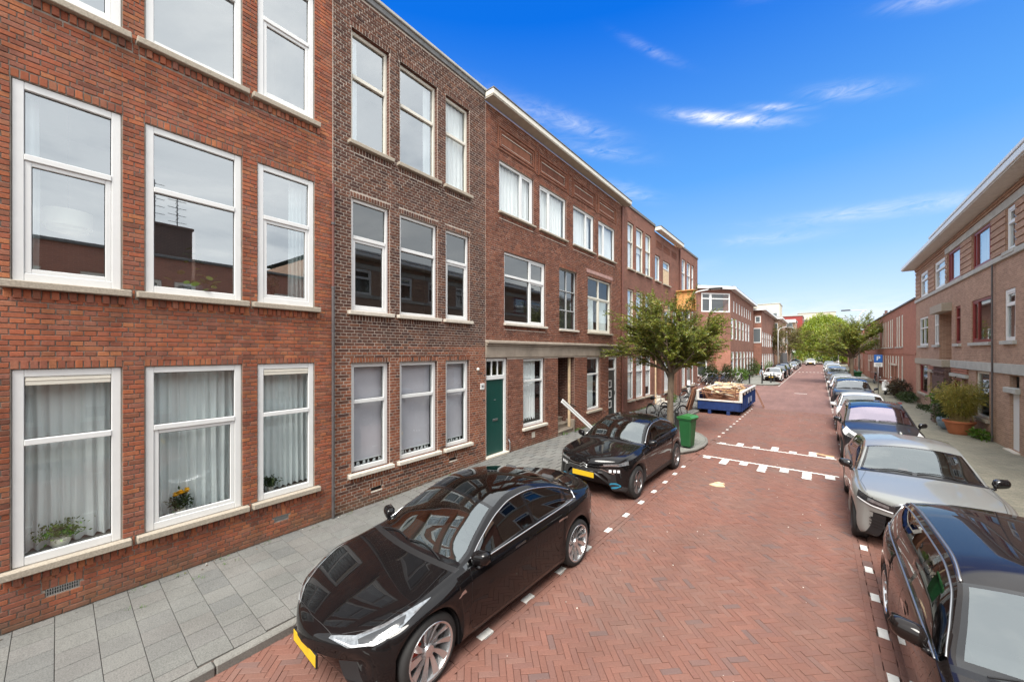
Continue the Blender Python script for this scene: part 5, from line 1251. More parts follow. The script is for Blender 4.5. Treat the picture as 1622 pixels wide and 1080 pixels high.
class Car:
    def __init__(s, c, subdiv=1):
        s.c = c; wb2 = c['wb'] / 2; s.xf, s.xr = c['top'][0][0], c['top'][-1][0]
        s.top, s.belt, s.low, s.W = pchip(c['top']), pchip(c['belt']), pchip(c['low']), pchip(c['W'])
        s.k = pchip(c.get('warp', [(s.xf, .30), (s.xf - .9, .14), (c['cowl'], .14), (c['cowl'] - 1.3, 0), (c['rwin'][0], -.06), (s.xr, -.18)]))
        Ra = c['R'] + .045; s.Ra = Ra; ws = (wb2, -wb2)
        xs = set()
        n = 26
        for i in range(n + 1): xs.add(round(s.xf - (s.xf - (wb2 + Ra)) * (1 - math.cos(math.pi / 2 * i / n)), 4) if i else s.xf)
        for i in range(n + 1): xs.add(round(s.xr + ((-wb2 - Ra) - s.xr) * (1 - math.cos(math.pi / 2 * i / n)), 4) if i else s.xr)
        x = wb2 + Ra
        while x > -wb2 - Ra: xs.add(round(x, 4)); x -= .055
        for q in (c['cowl'], c['header'], c['cowl'] - .07, c['cowl'] + .07, c['header'] + .045, *c['rwin'], *c['pillars'], c['dlo'][0], c['dlo'][1]): xs.add(q)
        def solve(t):
            lo, hi = s.xr, s.xf
            for _ in range(40):
                m = (lo + hi) / 2
                if m - s.k(m) < t: lo = m
                else: hi = m
            return (lo + hi) / 2
        arch = []
        for w in ws:
            lo_, hi_ = solve(w - Ra - .004), solve(w + Ra + .004); xs = {x for x in xs if not (lo_ - .004 < x < hi_ + .004) or x in (c['dlo'][0], c['dlo'][1], c['cowl'])}
            for i in range(19): xs.add(solve(w + Ra * math.cos(math.pi * i / 18)))
            xs.add(lo_); xs.add(hi_)
        s.xs = sorted(xs, reverse=True); s.rows = [s.section(x) for x in s.xs]; s.NJ = len(s.rows[0])
        s.build_bvh()
    LT = [(0, .94), (.05, .965), (.16, .99), (.33, 1.0), (.52, 1.0), (.70, .992), (.84, .978), (.94, .952), (1.0, .925)]
    GT = [.07, .3, .6, .88, 1.0]; RT = [.955, .905, .78, .6, .4, .2, 0]
    def section(s, x):
        c = s.c; W_, zt, zb_ = s.W(x), s.top(x), s.belt(x); zb_ = min(zb_, zt - .002); lo = min(s.low(x), zb_ - .004); k = s.k(x)
        for w in (c['wb'] / 2, -c['wb'] / 2):
            dx = x - k - w
            if abs(dx) <= s.Ra: lo = max(lo, min(c['R'] + math.sqrt(max(s.Ra ** 2 - dx * dx, 0)), zb_ - .05))
        pts = [(W_ * .94 - .14, lo)]
        for t, f in s.LT:
            z = lo + (zb_ - lo) * t; y = W_ * f
            for w in (c['wb'] / 2, -c['wb'] / 2):
                d = math.hypot(x - k - w, z - c['R']); y += c.get('flare', .012) * math.exp(-((d - s.Ra) / .07) ** 2)
            y += -c.get('scoop', .018) * math.exp(-((z - .42) / .13) ** 2) * max(0, 1 - (abs(x) / (c['wb'] / 2 - .25)) ** 4) if abs(x) < c['wb'] / 2 - .25 else 0
            pts.append((y, z))
        yb = W_ * .925; h = zt - zb_; crown = min(c.get('crown', .075), .55 * h); zr = zt - crown
        hr = max(c['H'] - s.belt(0) - .07, .1); q = min(max((zr - zb_) / hr, 0), 1.05)
        yr = yb - .035 - (yb - .035 - c['rw']) * q
        for t in s.GT:
            y = yb - .012 + (yr - yb + .012) * t + .018 * q * math.sin(math.pi * t); pts.append((y, zb_ + (zr - zb_) * t))
        for f in s.RT:
            y = yr * f; pts.append((y, zt - crown * (f ** 2.3)))
        return [Vector((x - k * (abs(y) / max(W_, .3)) ** 2, y, z)) for y, z in pts]
    def faces(s):
        for i in range(len(s.xs) - 1):
            xm = (s.xs[i] + s.xs[i + 1]) / 2
            for j in range(s.NJ - 1): yield i, j, xm
    def kind(s, j, xm, i):
        c = s.c; nl = len(s.LT)
        if j == 0: return 'liner'
        if j < nl:
            zm = (s.rows[i][j].z + s.rows[i][j + 1].z) / 2
            return 'clad' if zm < c.get('clad', 0) or (c.get('archclad') and j <= 2 and any(abs(xm - s.k(xm) - w) < s.Ra + .02 for w in (c['wb'] / 2, -c['wb'] / 2))) else 'paint'
        g = j - nl     # 0: belt strip, 1..4 glass rows (4 = rail strip)
        h = s.top(xm) - s.belt(xm)
        if g <= 5 and g >= 0 and j < nl + len(s.GT):
            inside = c['dlo'][1] < xm < c['dlo'][0]
            if not inside: return 'paint'
            if g == 0: return 'strip'
            if g == 4: return 'rail'
            for p0, p1 in zip(c['pillars'][::2], c['pillars'][1::2]):
                if min(p0, p1) < xm < max(p0, p1): return 'pillar'
            return 'side'
        r = j - nl - len(s.GT)   # roof rows
        if c['header'] < xm < c['cowl']: return ('frit' if r == 1 or xm > c['cowl'] - .07 or xm < c['header'] + .045 else 'wind') if r >= 1 else 'rail'
        if c['cowl'] < xm < c['cowl'] + .07: return 'cowl' if r >= 0 else 'paint'
        if c['rwin'][1] < xm < c['rwin'][0]: return ('frit' if r == 1 else 'rear') if r >= 1 else 'rail'
        if c['rwin'][0] < xm < c['header']: return 'roof' if r >= 1 else 'rail'
        return 'paint'
    def build_bvh(s):
        v, f = [], []; n = s.NJ
        for sg in (1, -1):
            o = len(v)
            for r in s.rows: v += [Vector((p.x, p.y * sg, p.z)) for p in r]
            for i in range(len(s.rows) - 1):
                for j in range(n - 1):
                    a = [o + i * n + j, o + i * n + j + 1, o + (i + 1) * n + j + 1, o + (i + 1) * n + j]; f.append(a if sg > 0 else a[::-1])
        s.bvh = BVHTree.FromPolygons(v, f)
    def hit(s, o, d):
        o = Vector(o); o.y += .003 if abs(o.y) < .003 else 0
        r = s.bvh.ray_cast(o, Vector(d).normalized()); return (r[0], r[1]) if r[0] is not None else None
    def patch(s, A, B, d, off=.004, n=14, m=4, both=True):
        """grid between polylines A and B dropped on the body along direction d (given for the left side, mirrored)"""
        out = []; d = Vector(d).normalized()
        for sg in ((1, -1) if both else (1,)):
            rows = []
            A_, B_ = pseg(A, n), pseg(B, n); ok = True
            for k in range(m + 1):
                row = []
                for a, b_ in zip(A_, B_):
                    p = a.lerp(b_, k / m); p = Vector((p.x, p.y * sg, p.z)); dd = Vector((d.x, d.y * sg, d.z)); h = s.hit(p - dd * 3, dd)
                    if h is None:
                        best = None
                        for q in range(-10, 41):
                            r_ = s.bvh.find_nearest(p + dd * (q * .05))
                            if r_[0] is not None and (best is None or r_[3] < best[3]): best = r_
                        h = (best[0], best[1] if best[1].dot(dd) < 0 else -best[1])
                    nn = h[1] if h[1].dot(dd) < 0 else -h[1]; row.append(h[0] + nn * off)
                rows.append(row)
            out.append(rows)
        return out
    def add(s, root, name, mat, A, B, d, off=.004, n=14, m=4, both=True, label=None, join=False):
        res = []; rr = s.patch(A, B, d, off, n, m, both)
        mb = MB() if join else None
        for rows in rr:
            b = mb or MB(); b.grid(rows)
            if not join: res.append(b.build(name, mat, root, smooth=True))
        if join: res.append(mb.build(name, mat, root, smooth=True))
        return res
    def make(s, name, pm, label, glass=('cg', 'cg', 'cg'), roof='paint', strip='trim', rail='paint', pillar='trim', detail=True):
        c = s.c; root = empty(name, (0, 0, 0), 0, label, c.get('cat', 'car')); s.root = root
        mats = {'frit': 7, 'paint': 0, 'liner': 1, 'clad': 2, 'strip': 3, 'pillar': 4, 'rail': 5, 'cowl': 1, 'roof': 6}
        mm = [pm, M['black'], M['clad'], pm if strip == 'paint' else M[strip], pm if pillar == 'paint' else M[pillar], pm if rail == 'paint' else M[rail], pm if roof == 'paint' else M[roof], M['trim']]
        body = MB(); gl = {'wind': MB(), 'rear': MB(), 'side': [MB(), MB()]}; n = s.NJ
        for sg in (1, -1):
            for i, j, xm in s.faces():
                q = [s.rows[i][j], s.rows[i][j + 1], s.rows[i + 1][j + 1], s.rows[i + 1][j]]
                q = [(p.x, p.y * sg, p.z) for p in q]
                if sg < 0: q = q[::-1]
                kd = s.kind(j, xm, i)
                if kd in mats: body.quad(*q, mats[kd])
                elif kd == 'side': gl['side'][0 if sg > 0 else 1].quad(*q)
                else: gl[kd].quad(*q)
        body.build('body', mm, root, smooth=True, ang=38, merge=.0008)
        gl['wind'].build('windscreen', M[glass[0]], root, smooth=True, merge=.0008)
        for g in gl['side']: g.build('side_window', M[glass[1]], root, smooth=True, merge=.0008)
        if gl['rear'].v: gl['rear'].build('rear_window', M[glass[2]], root, smooth=True, merge=.0008)
        # underside, wheels
        b = MB(); w = c['W'][len(c['W']) // 2][1] - .16; wb2 = c['wb'] / 2
        b.box(-wb2 + s.Ra, wb2 - s.Ra, -w, w, .17, .40); b.box(wb2 - s.Ra, s.xf - .55, -w + .25, w - .25, .22, .50); b.box(s.xr + .22, -wb2 + s.Ra, -w + .2, w - .2, .24, .52)
        b.build('underbody', M['black'], root)
        if detail:
            for x in (wb2, -wb2):
                for sg in (1, -1):
                    b = MB(); rows = [[(x + s.Ra * math.cos(math.pi * t / 14), sg * yy, c['R'] + s.Ra * math.sin(math.pi * t / 14)) for t in range(-2, 17)] for yy in (c['wy'] - .055, c['wy'] - .27, c['wy'] - .28)]
                    rows.append([(x, sg * (c['wy'] - .28), c['R'])] * 19); b.grid(rows); b.build('wheel_well', M['black'], root)
            b = MB(); bz = s.belt(0)
            for x in (-.05, -.95):
                for y in (.38, -.38): b.cbox(x - .28, x + .22, y - .25, y + .25, .45, .62, .04); b.cbox(x - .40, x - .24, y - .25, y + .25, .5, bz + .12, .04); b.cbox(x - .39, x - .31, y - .11, y + .11, bz + .15, bz + .33, .025)
            b.cbox(c['cowl'] - .62, c['cowl'] - .12, -.66, .66, .5, bz - .06, .05); b.build('seats', M['seat'], root)
            b = MB(); Mx = Matrix.Translation((c['cowl'] - .75, .38, bz - .04)) @ Matrix.Rotation(R(-68), 4, 'Y')
            ring = [Mx @ Vector((.18 * math.cos(t * math.pi / 10), .18 * math.sin(t * math.pi / 10), 0)) for t in range(21)]; b.tube(ring, .014, 6); b.tube([Mx @ Vector((-.18, 0, 0)), Mx @ Vector((.18, 0, 0))], .02, 6); b.build('steering_wheel', M['black'], root)
            b = MB(); b.cbox(c['cowl'] - .78, c['cowl'] - .74, -.11, .11, s.top(c['header'] + .25) - .13, s.top(c['header'] + .25) - .06, .01); b.build('inner_mirror', M['black'], root)
        return root
def wheel_mesh(R_, rr, style, w=.22):
    T = MB(); T.lathe([(rr - .01, -w / 2 + .02), (rr + .01, -w / 2), (R_ - .03, -w / 2 + .004), (R_ - .008, -w / 2 + .02), (R_, -w / 2 + .045), (R_, w / 2 - .045), (R_ - .008, w / 2 - .02), (R_ - .03, w / 2 - .004), (rr + .01, w / 2), (rr - .01, w / 2 - .02)], 44, 0, axis='y')
    tyre = T.mesh('tyre', M['rubber'], True, 40)
    B = MB(); yo = w / 2      # outer face at +y
    B.lathe([(rr + .004, yo - .012), (rr - .004, yo - .002), (rr - .022, yo - .010), (rr - .034, yo - .05), (rr - .05, -yo + .02)], 44, 0, axis='y')
    if style == 'turbine':
        for k in range(10):
            a = 2 * math.pi * k / 10; L, Rr_ = [], []
            for t in range(7):
                f = t / 6; r = .045 + (rr - .07) * f; aa = a + .22 * f ; hw = .016 + .024 * f; y = yo - .055 + .045 * f ** 1.5
                for lst, off in ((L, -1), (Rr_, 1)):
                    q = aa + off * hw / max(r, .06) * (.8); lst.append((r * math.cos(q), y - (.014 if off > 0 else 0), r * math.sin(q)))
            bk = [(p[0] * .98, p[1] - .02, p[2] * .98) for p in L]; B.grid([L, Rr_], 0); B.grid([bk, L], 0); B.grid([Rr_, [(p[0] * .98, p[1] - .012, p[2] * .98) for p in Rr_]], 0)
        B.lathe([(.0, yo - .035), (.05, yo - .04), (.06, yo - .06)], 20, 0, axis='y')
    else:
        N = {'five': 5, 'ten': 10, 'seven': 7}[style]; hw0, hw1 = {'five': (.045, .085), 'ten': (.020, .024), 'seven': (.026, .045)}[style]
        for k in range(N):
            a = 2 * math.pi * k / N
            for (sa, sb) in (((0, 0),) if style != 'ten' else ((-.05, -.11), (.05, .11))):
                L, Rr_ = [], []
                for t in range(6):
                    f = t / 5; r = .04 + (rr - .055) * f; hw = hw0 + (hw1 - hw0) * f ** 1.3; y = yo - .03 - .012 * math.sin(math.pi * f) + .012 * f; aa = a + (sa + (sb - sa) * f)
                    for lst, off in ((L, -1), (Rr_, 1)): q = aa + off * math.atan2(hw, max(r, .07)); lst.append((r * math.cos(q), y, r * math.sin(q)))
                B.grid([L, Rr_], 0); B.grid([[(p[0], p[1] - .03, p[2]) for p in L], L], 0); B.grid([Rr_, [(p[0], p[1] - .03, p[2]) for p in Rr_]], 0)
        B.lathe([(0, yo - .02), (.055, yo - .022), (.065, yo - .05)], 20, 0, axis='y')
    D = MB(); D.lathe([(0, yo - .12), (rr * .62, yo - .12), (rr * .62, yo - .135), (0, yo - .135)], 32, 0, axis='y'); D.lathe([(rr - .05, -yo + .03), (0, -yo + .03)], 24, 1, axis='y')
    return tyre, B, D
WC = {}
def wheels(root, c, style, mat='rim', steer=0, calip=False):
    key = (c['R'], c['rr'], style, mat)
    if key not in WC:
        ty, B, D = wheel_mesh(c['R'], c['rr'], style); WC[key] = (ty, B.mesh('rim', M[mat], True, 30), D.mesh('brake_disc', [M['alu'], M['black']], True, 30))
    ty, rim, disc = WC[key]; wb2 = c['wb'] / 2
    for x in (wb2, -wb2):
        for sg in (1, -1):
            rz = (0 if sg > 0 else math.pi) + (steer if x > 0 else 0)
            t = link('wheel', ty, root, (x, sg * (c['wy'] - .11), c['R']), (0, random.uniform(0, 1), rz)); link('rim', rim, t); link('brake_disc', disc, t)
            if calip:
                b = MB(); r0 = c['rr'] * .45
                b.grid([[(r * math.cos(a), .035, r * math.sin(a)) for a in (.3, .5, .7, .9, 1.1)] for r in (r0, c['rr'] * .74)]); b.build('caliper', M['caliper'], t)
def mirror(car, root, x, z, y, pm, sc=1.0, mat2='trim'):
    """shell with a flat rear face, on a short foot"""
    for sg in (1, -1):
        b = MB(); rows = []
        for i in range(11):
            f = i / 10; yy = y + .035 + .20 * sc * f; e = (1 - (2 * f - 1) ** 4) ** .5 * (1 - .18 * f) if 0 < i < 10 else .02
            row = []
            for k in range(18):
                a = 2 * math.pi * k / 18; ca, sa = math.cos(a), math.sin(a)
                px = (abs(ca) ** .8) * (1 if ca > 0 else -1); pz = (abs(sa) ** .7) * (1 if sa > 0 else -1)
                row.append((x + (.085 * px if px > 0 else .035 * px) * sc * e - .035 * f, sg * yy, z + .028 * f + .078 * sc * e * pz))
            rows.append(row)
        b.grid(rows, 0, True)
        o = b.build('wing_mirror', pm, root, smooth=True, ang=55)
        g = MB(); e = -.0365 * sc; g.quad((x + e, sg * (y + .06), z - .05 * sc), (x + e - .03, sg * (y + .21 * sc), z - .028 * sc), (x + e - .03, sg * (y + .21 * sc), z + .085 * sc), (x + e, sg * (y + .06), z + .062 * sc)); g.build('mirror_glass', M['chrome'], o)
        h = car.hit((x, sg * 3, z - .10), (0, -sg, 0)); yb = abs(h[0].y) if h else y - .05
        a = MB(); a.tube([(x + .01, sg * (yb - .03), z - .10), (x, sg * (yb + .03), z - .085), (x, sg * (y + .07), z - .05)], [.03, .024, .02], 8); a.build('mirror_foot', M[mat2], o, smooth=True)
def seam(car, root, pts, d=(0, -1, 0), w=.006, name='door_seam', mat='black', off=.0012):
    A = [Vector(p) for p in pts]
    dirs = (A[-1] - A[0]).normalized(); n = Vector(d).cross(dirs).normalized() * w
    car.add(root, name, M[mat], A, [p + n for p in A], d, off, max(8, 4 * len(pts)), 1)
def plate(root, x, z, tilt=0, y=0, rot=0):
    b = MB(); b.cbox(-.008, .008, -.26, .26, -.057, .057, .004); b.cbox(-.012, .006, -.27, .27, -.067, .067, .004, 1); b.build('number_plate', [M['plate'], M['black']], root, loc=(x, y, z), rot=(0, tilt, 0))
def plate_on(car, root, z, tilt=None):
    h = car.hit((5, .0, z), (-1, 0, 0)) or (Vector((car.xf - .05, 0, z)), None); h1 = car.hit((5, 0, z + .05), (-1, 0, 0)); h0 = car.hit((5, 0, z - .05), (-1, 0, 0))
    t = math.atan2(h0[0].x - h1[0].x, .10) if h0 and h1 else 0
    xm = max(q[0].x for q in (h, h1, h0) if q); plate(root, xm + .02, z, -t * .6)
def wipers(car, root, x, z0=None):
    b = MB()
    for y0, y1 in ((.55, -.02), (-.08, -.62)):
        pts = []
        for i in range(9):
            y = y0 + (y1 - y0) * i / 8; h = car.hit((x - .02 * math.sin(i / 8 * 3.1) * 2, y, 3), (0, 0, -1)); pts.append((h[0].x, y, h[0].z + .018))
        b.tube(pts, .008, 5)
    b.build('wiper', M['black'], root)
def rline(car, idx, x0, x1, off=.0):
    return [car.rows[i][idx] for i, x in enumerate(car.xs) if x1 <= x <= x0]
def trim_line(car, root, idxs, x0, x1, r, mat, name='window_trim', dz=0):
    b = MB(); nl = len(car.LT)
    for sg in (1, -1):
        for j in idxs:
            pts = [(p.x, sg * (p.y + .003), p.z + dz) for p in rline(car, nl + j, x0, x1)]
            if len(pts) > 2: b.tube(pts, r, 6)
    b.build(name, M[mat], root, smooth=True)
# ---- black saloon in the foreground
c = dict(wb=2.70, R=.335, rr=.268, wy=.915, H=1.44, rw=.56, crown=.085, cowl=1.02, header=.22, rwin=(-.95, -1.72), pillars=(-.30, -.36, -1.16, -1.20), dlo=(.98, -1.42), flare=.016, scoop=.022,
         top=[(2.17, .47), (2.155, .56), (2.11, .625), (2.0, .685), (1.8, .755), (1.5, .83), (1.2, .895), (1.02, .935), (.62, 1.16), (.22, 1.345), (-.1, 1.425), (-.4, 1.44), (-.95, 1.36), (-1.4, 1.20), (-1.72, 1.085), (-2.0, 1.045), (-2.2, 1.03), (-2.27, .95), (-2.31, .78), (-2.33, .62)],
         belt=[(2.17, .46), (2.1, .575), (1.95, .655), (1.6, .775), (1.35, .82), (.9, .885), (0, .93), (-1, .97), (-1.5, 1.0), (-2.0, .99), (-2.2, .96), (-2.28, .85), (-2.33, .61)],
         low=[(2.17, .455), (2.155, .33), (2.10, .22), (1.95, .185), (0, .185), (-1.8, .22), (-2.2, .33), (-2.3, .45), (-2.33, .6)],
         W=[(2.17, .64), (2.14, .74), (2.03, .84), (1.8, .895), (1.35, .922), (0, .925), (-1.35, .925), (-1.8, .90), (-2.1, .84), (-2.27, .74), (-2.33, .62)],
         warp=[(2.17, .27), (1.5, .16), (1.02, .15), (.22, .12), (-.5, 0), (-1.5, -.10), (-2.33, -.28)], clad=.235)
k1 = Car(c); t1 = k1.make('saloon_car', P_['black'], 'glossy black electric saloon with turbine rims, closest parked car on the left', ('cg_ws', 'cg_dark', 'cg_dark'), roof='cg_dark', strip='trim', rail='paint')
wheels(t1, c, 'turbine', 'rim', R(3), True); mirror(k1, t1, .70, .95, .77, P_['black'], 1.08)
trim_line(k1, t1, [0, 4], .86, -1.40, .010, 'chrome')
b = MB()
for sg in (1, -1):
    i = min(range(len(k1.xs)), key=lambda q: abs(k1.xs[q] + 1.40)); nl = len(k1.LT); b.tube([(k1.rows[i][nl + q].x, sg * (k1.rows[i][nl + q].y + .003), k1.rows[i][nl + q].z) for q in range(5)], .011, 6)
b.build('window_trim', M['chrome'], t1, smooth=True)
k1.add(t1, 'headlight', M['lamp_glass'], [(2.04, .34, .615), (1.92, .56, .66), (1.72, .70, .72), (1.50, .785, .775), (1.30, .83, .81)], [(2.06, .34, .605), (1.99, .56, .585), (1.84, .73, .61), (1.62, .835, .69), (1.32, .84, .80)], (-.40, -.50, -.77), .004, 20, 7)
k1.add(t1, 'lamp_insert', M['lamp_dark'], [(1.92, .60, .645), (1.74, .72, .70), (1.55, .79, .75)], [(1.93, .64, .615), (1.78, .77, .655), (1.6, .825, .71)], (-.40, -.50, -.77), .007, 12, 3)
k1.add(t1, 'light_strip', M['drl'], [(2.03, .40, .608), (1.96, .575, .598), (1.82, .745, .622), (1.64, .835, .695)], [(2.03, .40, .60), (1.965, .58, .588), (1.83, .755, .61), (1.645, .842, .683)], (-.40, -.50, -.77), .009, 14, 1)
k1.add(t1, 'lower_intake', M['trim'], [(2.2, .62, .30), (2.2, 0, .31), (2.2, -.62, .30)], [(2.2, .55, .24), (2.2, 0, .24), (2.2, -.55, .24)], (-1, 0, 0), .004, 24, 3, both=False)
for pts in ([(.80, 1, .88), (.83, 1, .62), (.86, 1, .40), (.80, 1, .26)], [(-.33, 1, .93), (-.31, 1, .6), (-.33, 1, .26)], [(-1.16, 1, .97), (-.98, 1, .75), (-.93, 1, .5), (-1.0, 1, .3)]): seam(k1, t1, pts)
seam(k1, t1, [(.80, 1, .27), (0, 1, .26), (-.95, 1, .28)], (0, -1, 0))
seam(k1, t1, [(1.02, .70, 1.2), (1.4, .76, 1.2), (1.8, .66, 1.2), (2.02, .40, 1.2)], (0, 0, -1), .005, 'bonnet_seam'); k1.add(t1, 'bonnet_seam', M['black'], [(2.04, .40, 1.2), (2.07, 0, 1.2), (2.04, -.40, 1.2)], [(2.035, .40, 1.2), (2.065, 0, 1.2), (2.035, -.40, 1.2)], (0, 0, -1), .0012, 16, 1, both=False)
for x in (.0, -.93): k1.add(t1, 'door_handle', M['chrome'], [(x + .10, 1, .845), (x - .10, 1, .855)], [(x + .10, 1, .825), (x - .10, 1, .833)], (0, -1, 0), .008, 8, 1)
k1.add(t1, 'side_camera', M['chrome'], [(1.02, 1, .70), (.92, 1, .735)], [(1.02, 1, .69), (.90, 1, .70)], (0, -1, 0), .004, 5, 1)
b = MB(); ez = [(-.045, .05), (.045, .05), (.045, .035), (.012, .032), (.004, -.05), (-.004, -.05), (-.012, .032), (-.045, .035)]
h = k1.hit((1.93, 0, 3), (0, 0, -1)); mt = Matrix.Translation(h[0] + Vector((0, 0, .003))) @ h[1].to_track_quat('Z', 'X').to_matrix().to_4x4()
h = hh = k1.hit((1.99, 0, 3), (0, 0, -1)); nx = Vector((1, 0, 0)); zN = h[1]; xN = nx - zN * nx.dot(zN); xN.normalize(); yN = zN.cross(xN)
mt = Matrix.Translation(h[0] + zN * .008) @ Matrix(((yN.x, -xN.x, zN.x), (yN.y, -xN.y, zN.y), (yN.z, -xN.z, zN.z))).to_4x4() @ Matrix.Scale(1.25, 4)
b.prism(ez, 0, .006, 0, mt); b.build('badge', M['drl'], t1)
plate_on(k1, t1, .40); wipers(k1, t1, .97)
k1.add(t1, 'tail_light', M['red_lamp'], [(-2.0, .84, .96), (-2.22, .70, .95)], [(-2.05, .86, .88), (-2.26, .72, .86)], (1, -.8, -.15), .004, 8, 3)
t1.location = (-3.73, 3.63, 0); t1.rotation_euler.z = R(-90 - 1.2)
# ---- black crossover behind it
c = dict(wb=2.69, R=.35, rr=.245, wy=.90, H=1.53, rw=.60, crown=.07, cowl=.88, header=.12, rwin=(-1.10, -1.85), pillars=(-.22, -.29, -1.10, -1.16), dlo=(.84, -1.62), flare=.02, scoop=.03, clad=.33, archclad=True,
         top=[(2.16, .62), (2.15, .76), (2.12, .85), (2.03, .915), (1.85, .955), (1.4, 1.01), (1.0, 1.05), (.88, 1.075), (.5, 1.28), (.12, 1.445), (-.3, 1.52), (-.7, 1.525), (-1.1, 1.45), (-1.5, 1.30), (-1.85, 1.13), (-1.98, 1.10), (-2.08, 1.0), (-2.12, .8), (-2.14, .66)],
         belt=[(2.16, .61), (2.14, .72), (2.05, .83), (1.85, .89), (1.4, .945), (.9, .985), (0, 1.01), (-.9, 1.04), (-1.6, 1.09), (-1.95, 1.04), (-2.08, .9), (-2.14, .65)],
         low=[(2.16, .6), (2.15, .40), (2.11, .26), (1.95, .22), (0, .22), (-1.8, .25), (-2.05, .36), (-2.12, .5), (-2.14, .64)],
         W=[(2.16, .66), (2.12, .75), (2.0, .83), (1.8, .88), (1.35, .905), (0, .895), (-1.35, .90), (-1.8, .87), (-2.05, .80), (-2.14, .68)])
k2 = Car(c); t2 = k2.make('crossover_car', P_['black'], 'black crossover with chevron badge and blue bumper accent, parked second on the left', ('cg_ws', 'cg_dark', 'cg_dark'), rail='paint')
wheels(t2, c, 'five', 'rim_mix'); mirror(k2, t2, .62, 1.05, .80, P_['black'])
F = (-1, 0, 0)
trim_line(k2, t2, [4], .80, -1.5, .012, 'chrome')
k2.add(t2, 'chrome_strip', M['chrome'], [(2.2, .04, .775), (2.2, .30, .765), (2.1, .60, .80), (1.9, .80, .84)], [(2.2, .04, .762), (2.2, .30, .752), (2.1, .60, .787), (1.9, .80, .825)], (-1, -.25, -.1), .006, 20, 1)
k2.add(t2, 'chrome_strip', M['chrome'], [(2.2, .06, .725), (2.2, .42, .72), (2.15, .66, .63)], [(2.2, .06, .712), (2.2, .42, .705), (2.15, .66, .612)], (-1, -.25, -.1), .006, 20, 1)
for dz in (0, -.055):
    b = MB()
    for sg in (1, -1): b.prism([(0, .045 + dz), (.085 * sg, -.01 + dz), (.085 * sg, -.035 + dz), (0, .018 + dz)][::sg], 0, .012, 0, Matrix.Translation((k2.hit((5, 0, .77), (-1, 0, 0))[0].x + .004, 0, .765)) @ Matrix(((0, 0, 1), (1, 0, 0), (0, 1, 0))).to_4x4())
    b.build('chevron', M['chrome'], t2)
k2.add(t2, 'headlight', M['lamp_glass'], [(2.1, .44, .81), (1.9, .70, .83), (1.7, .82, .87)], [(2.1, .46, .77), (1.95, .72, .775), (1.75, .86, .80)], (-1, -.6, -.1), .005, 14, 3)
k2.add(t2, 'headlight', M['lamp_dark'], [(2.15, .50, .72), (2.0, .76, .72)], [(2.15, .58, .61), (2.0, .80, .61)], (-1, -.45, 0), .005, 10, 4)
for y in (.56, .66, .75): k2.add(t2, 'lamp_unit', M['drl'], [(2.1, y, .695), (2.1, y + .06, .695)], [(2.1, y, .635), (2.1, y + .06, .635)], (-1, -.45, 0), .009, 4, 2)
k2.add(t2, 'grille', M['clad'], [(2.2, .44, .70), (2.2, 0, .70), (2.2, -.44, .70)], [(2.2, .56, .50), (2.2, 0, .50), (2.2, -.56, .50)], F, .004, 24, 4, both=False)
k2.add(t2, 'lower_grille', M['black'], [(2.2, .62, .42), (2.2, 0, .42), (2.2, -.62, .42)], [(2.2, .50, .29), (2.2, 0, .29), (2.2, -.50, .29)], F, .004, 24, 3, both=False)
k2.add(t2, 'fog_surround', M['blue_trim'], [(2.15, .54, .36), (2.12, .60, .415), (2.05, .70, .42), (2.0, .79, .37)], [(2.15, .54, .345), (2.12, .60, .30), (2.05, .70, .30), (2.0, .79, .345)], (-1, -.45, 0), .006, 10, 4)
k2.add(t2, 'fog_recess', M['black'], [(2.15, .57, .36), (2.1, .63, .39), (2.02, .76, .375)], [(2.15, .57, .35), (2.1, .63, .335), (2.02, .76, .355)], (-1, -.45, 0), .009, 8, 3)
for pts in ([(.82, 1, .96), (.84, 1, .6), (.80, 1, .32)], [(-.25, 1, 1.02), (-.25, 1, .6), (-.26, 1, .32)], [(-1.12, 1, 1.04), (-.98, 1, .8), (-.93, 1, .5)]): seam(k2, t2, pts)
seam(k2, t2, [(.9, .68, 2), (1.5, .76, 2), (1.95, .66, 2), (2.1, .4, 2)], (0, 0, -1), .006, 'bonnet_seam')
for x in (.02, -.88): k2.add(t2, 'door_handle', M['trim'], [(x + .10, 1, .90), (x - .10, 1, .91)], [(x + .10, 1, .87), (x - .10, 1, .88)], (0, -1, 0), .012, 8, 1)
plate_on(k2, t2, .57); wipers(k2, t2, .83); 
t2.location = (-3.93, 9.43, 0); t2.rotation_euler.z = R(-90 - 1)
# ---- near black estate on the right
c = dict(wb=2.81, R=.335, rr=.24, wy=.90, H=1.45, rw=.59, crown=.07, cowl=.92, header=.20, rwin=(-1.95, -2.28), pillars=(-.34, -.42, -1.28, -1.34), dlo=(.88, -2.02), flare=.014, scoop=.02, clad=.2,
         top=[(2.26, .55), (2.25, .68), (2.2, .76), (2.08, .83), (1.8, .895), (1.3, .96), (1.0, 1.0), (.92, 1.02), (.55, 1.22), (.20, 1.375), (-.3, 1.44), (-1.2, 1.43), (-1.95, 1.37), (-2.13, 1.22), (-2.28, 1.0), (-2.36, .92), (-2.4, .8), (-2.42, .65)],
         belt=[(2.26, .54), (2.23, .64), (2.1, .73), (1.8, .82), (1.3, .88), (.9, .92), (0, .95), (-1.4, .985), (-2.0, 1.0), (-2.28, .96), (-2.38, .82), (-2.42, .64)],
         low=[(2.26, .53), (2.25, .35), (2.2, .22), (2.0, .18), (0, .18), (-1.9, .22), (-2.3, .33), (-2.4, .5), (-2.42, .63)],
         W=[(2.26, .62), (2.2, .75), (2.05, .84), (1.8, .885), (1.4, .905), (0, .905), (-1.4, .905), (-1.9, .88), (-2.25, .81), (-2.42, .70)])
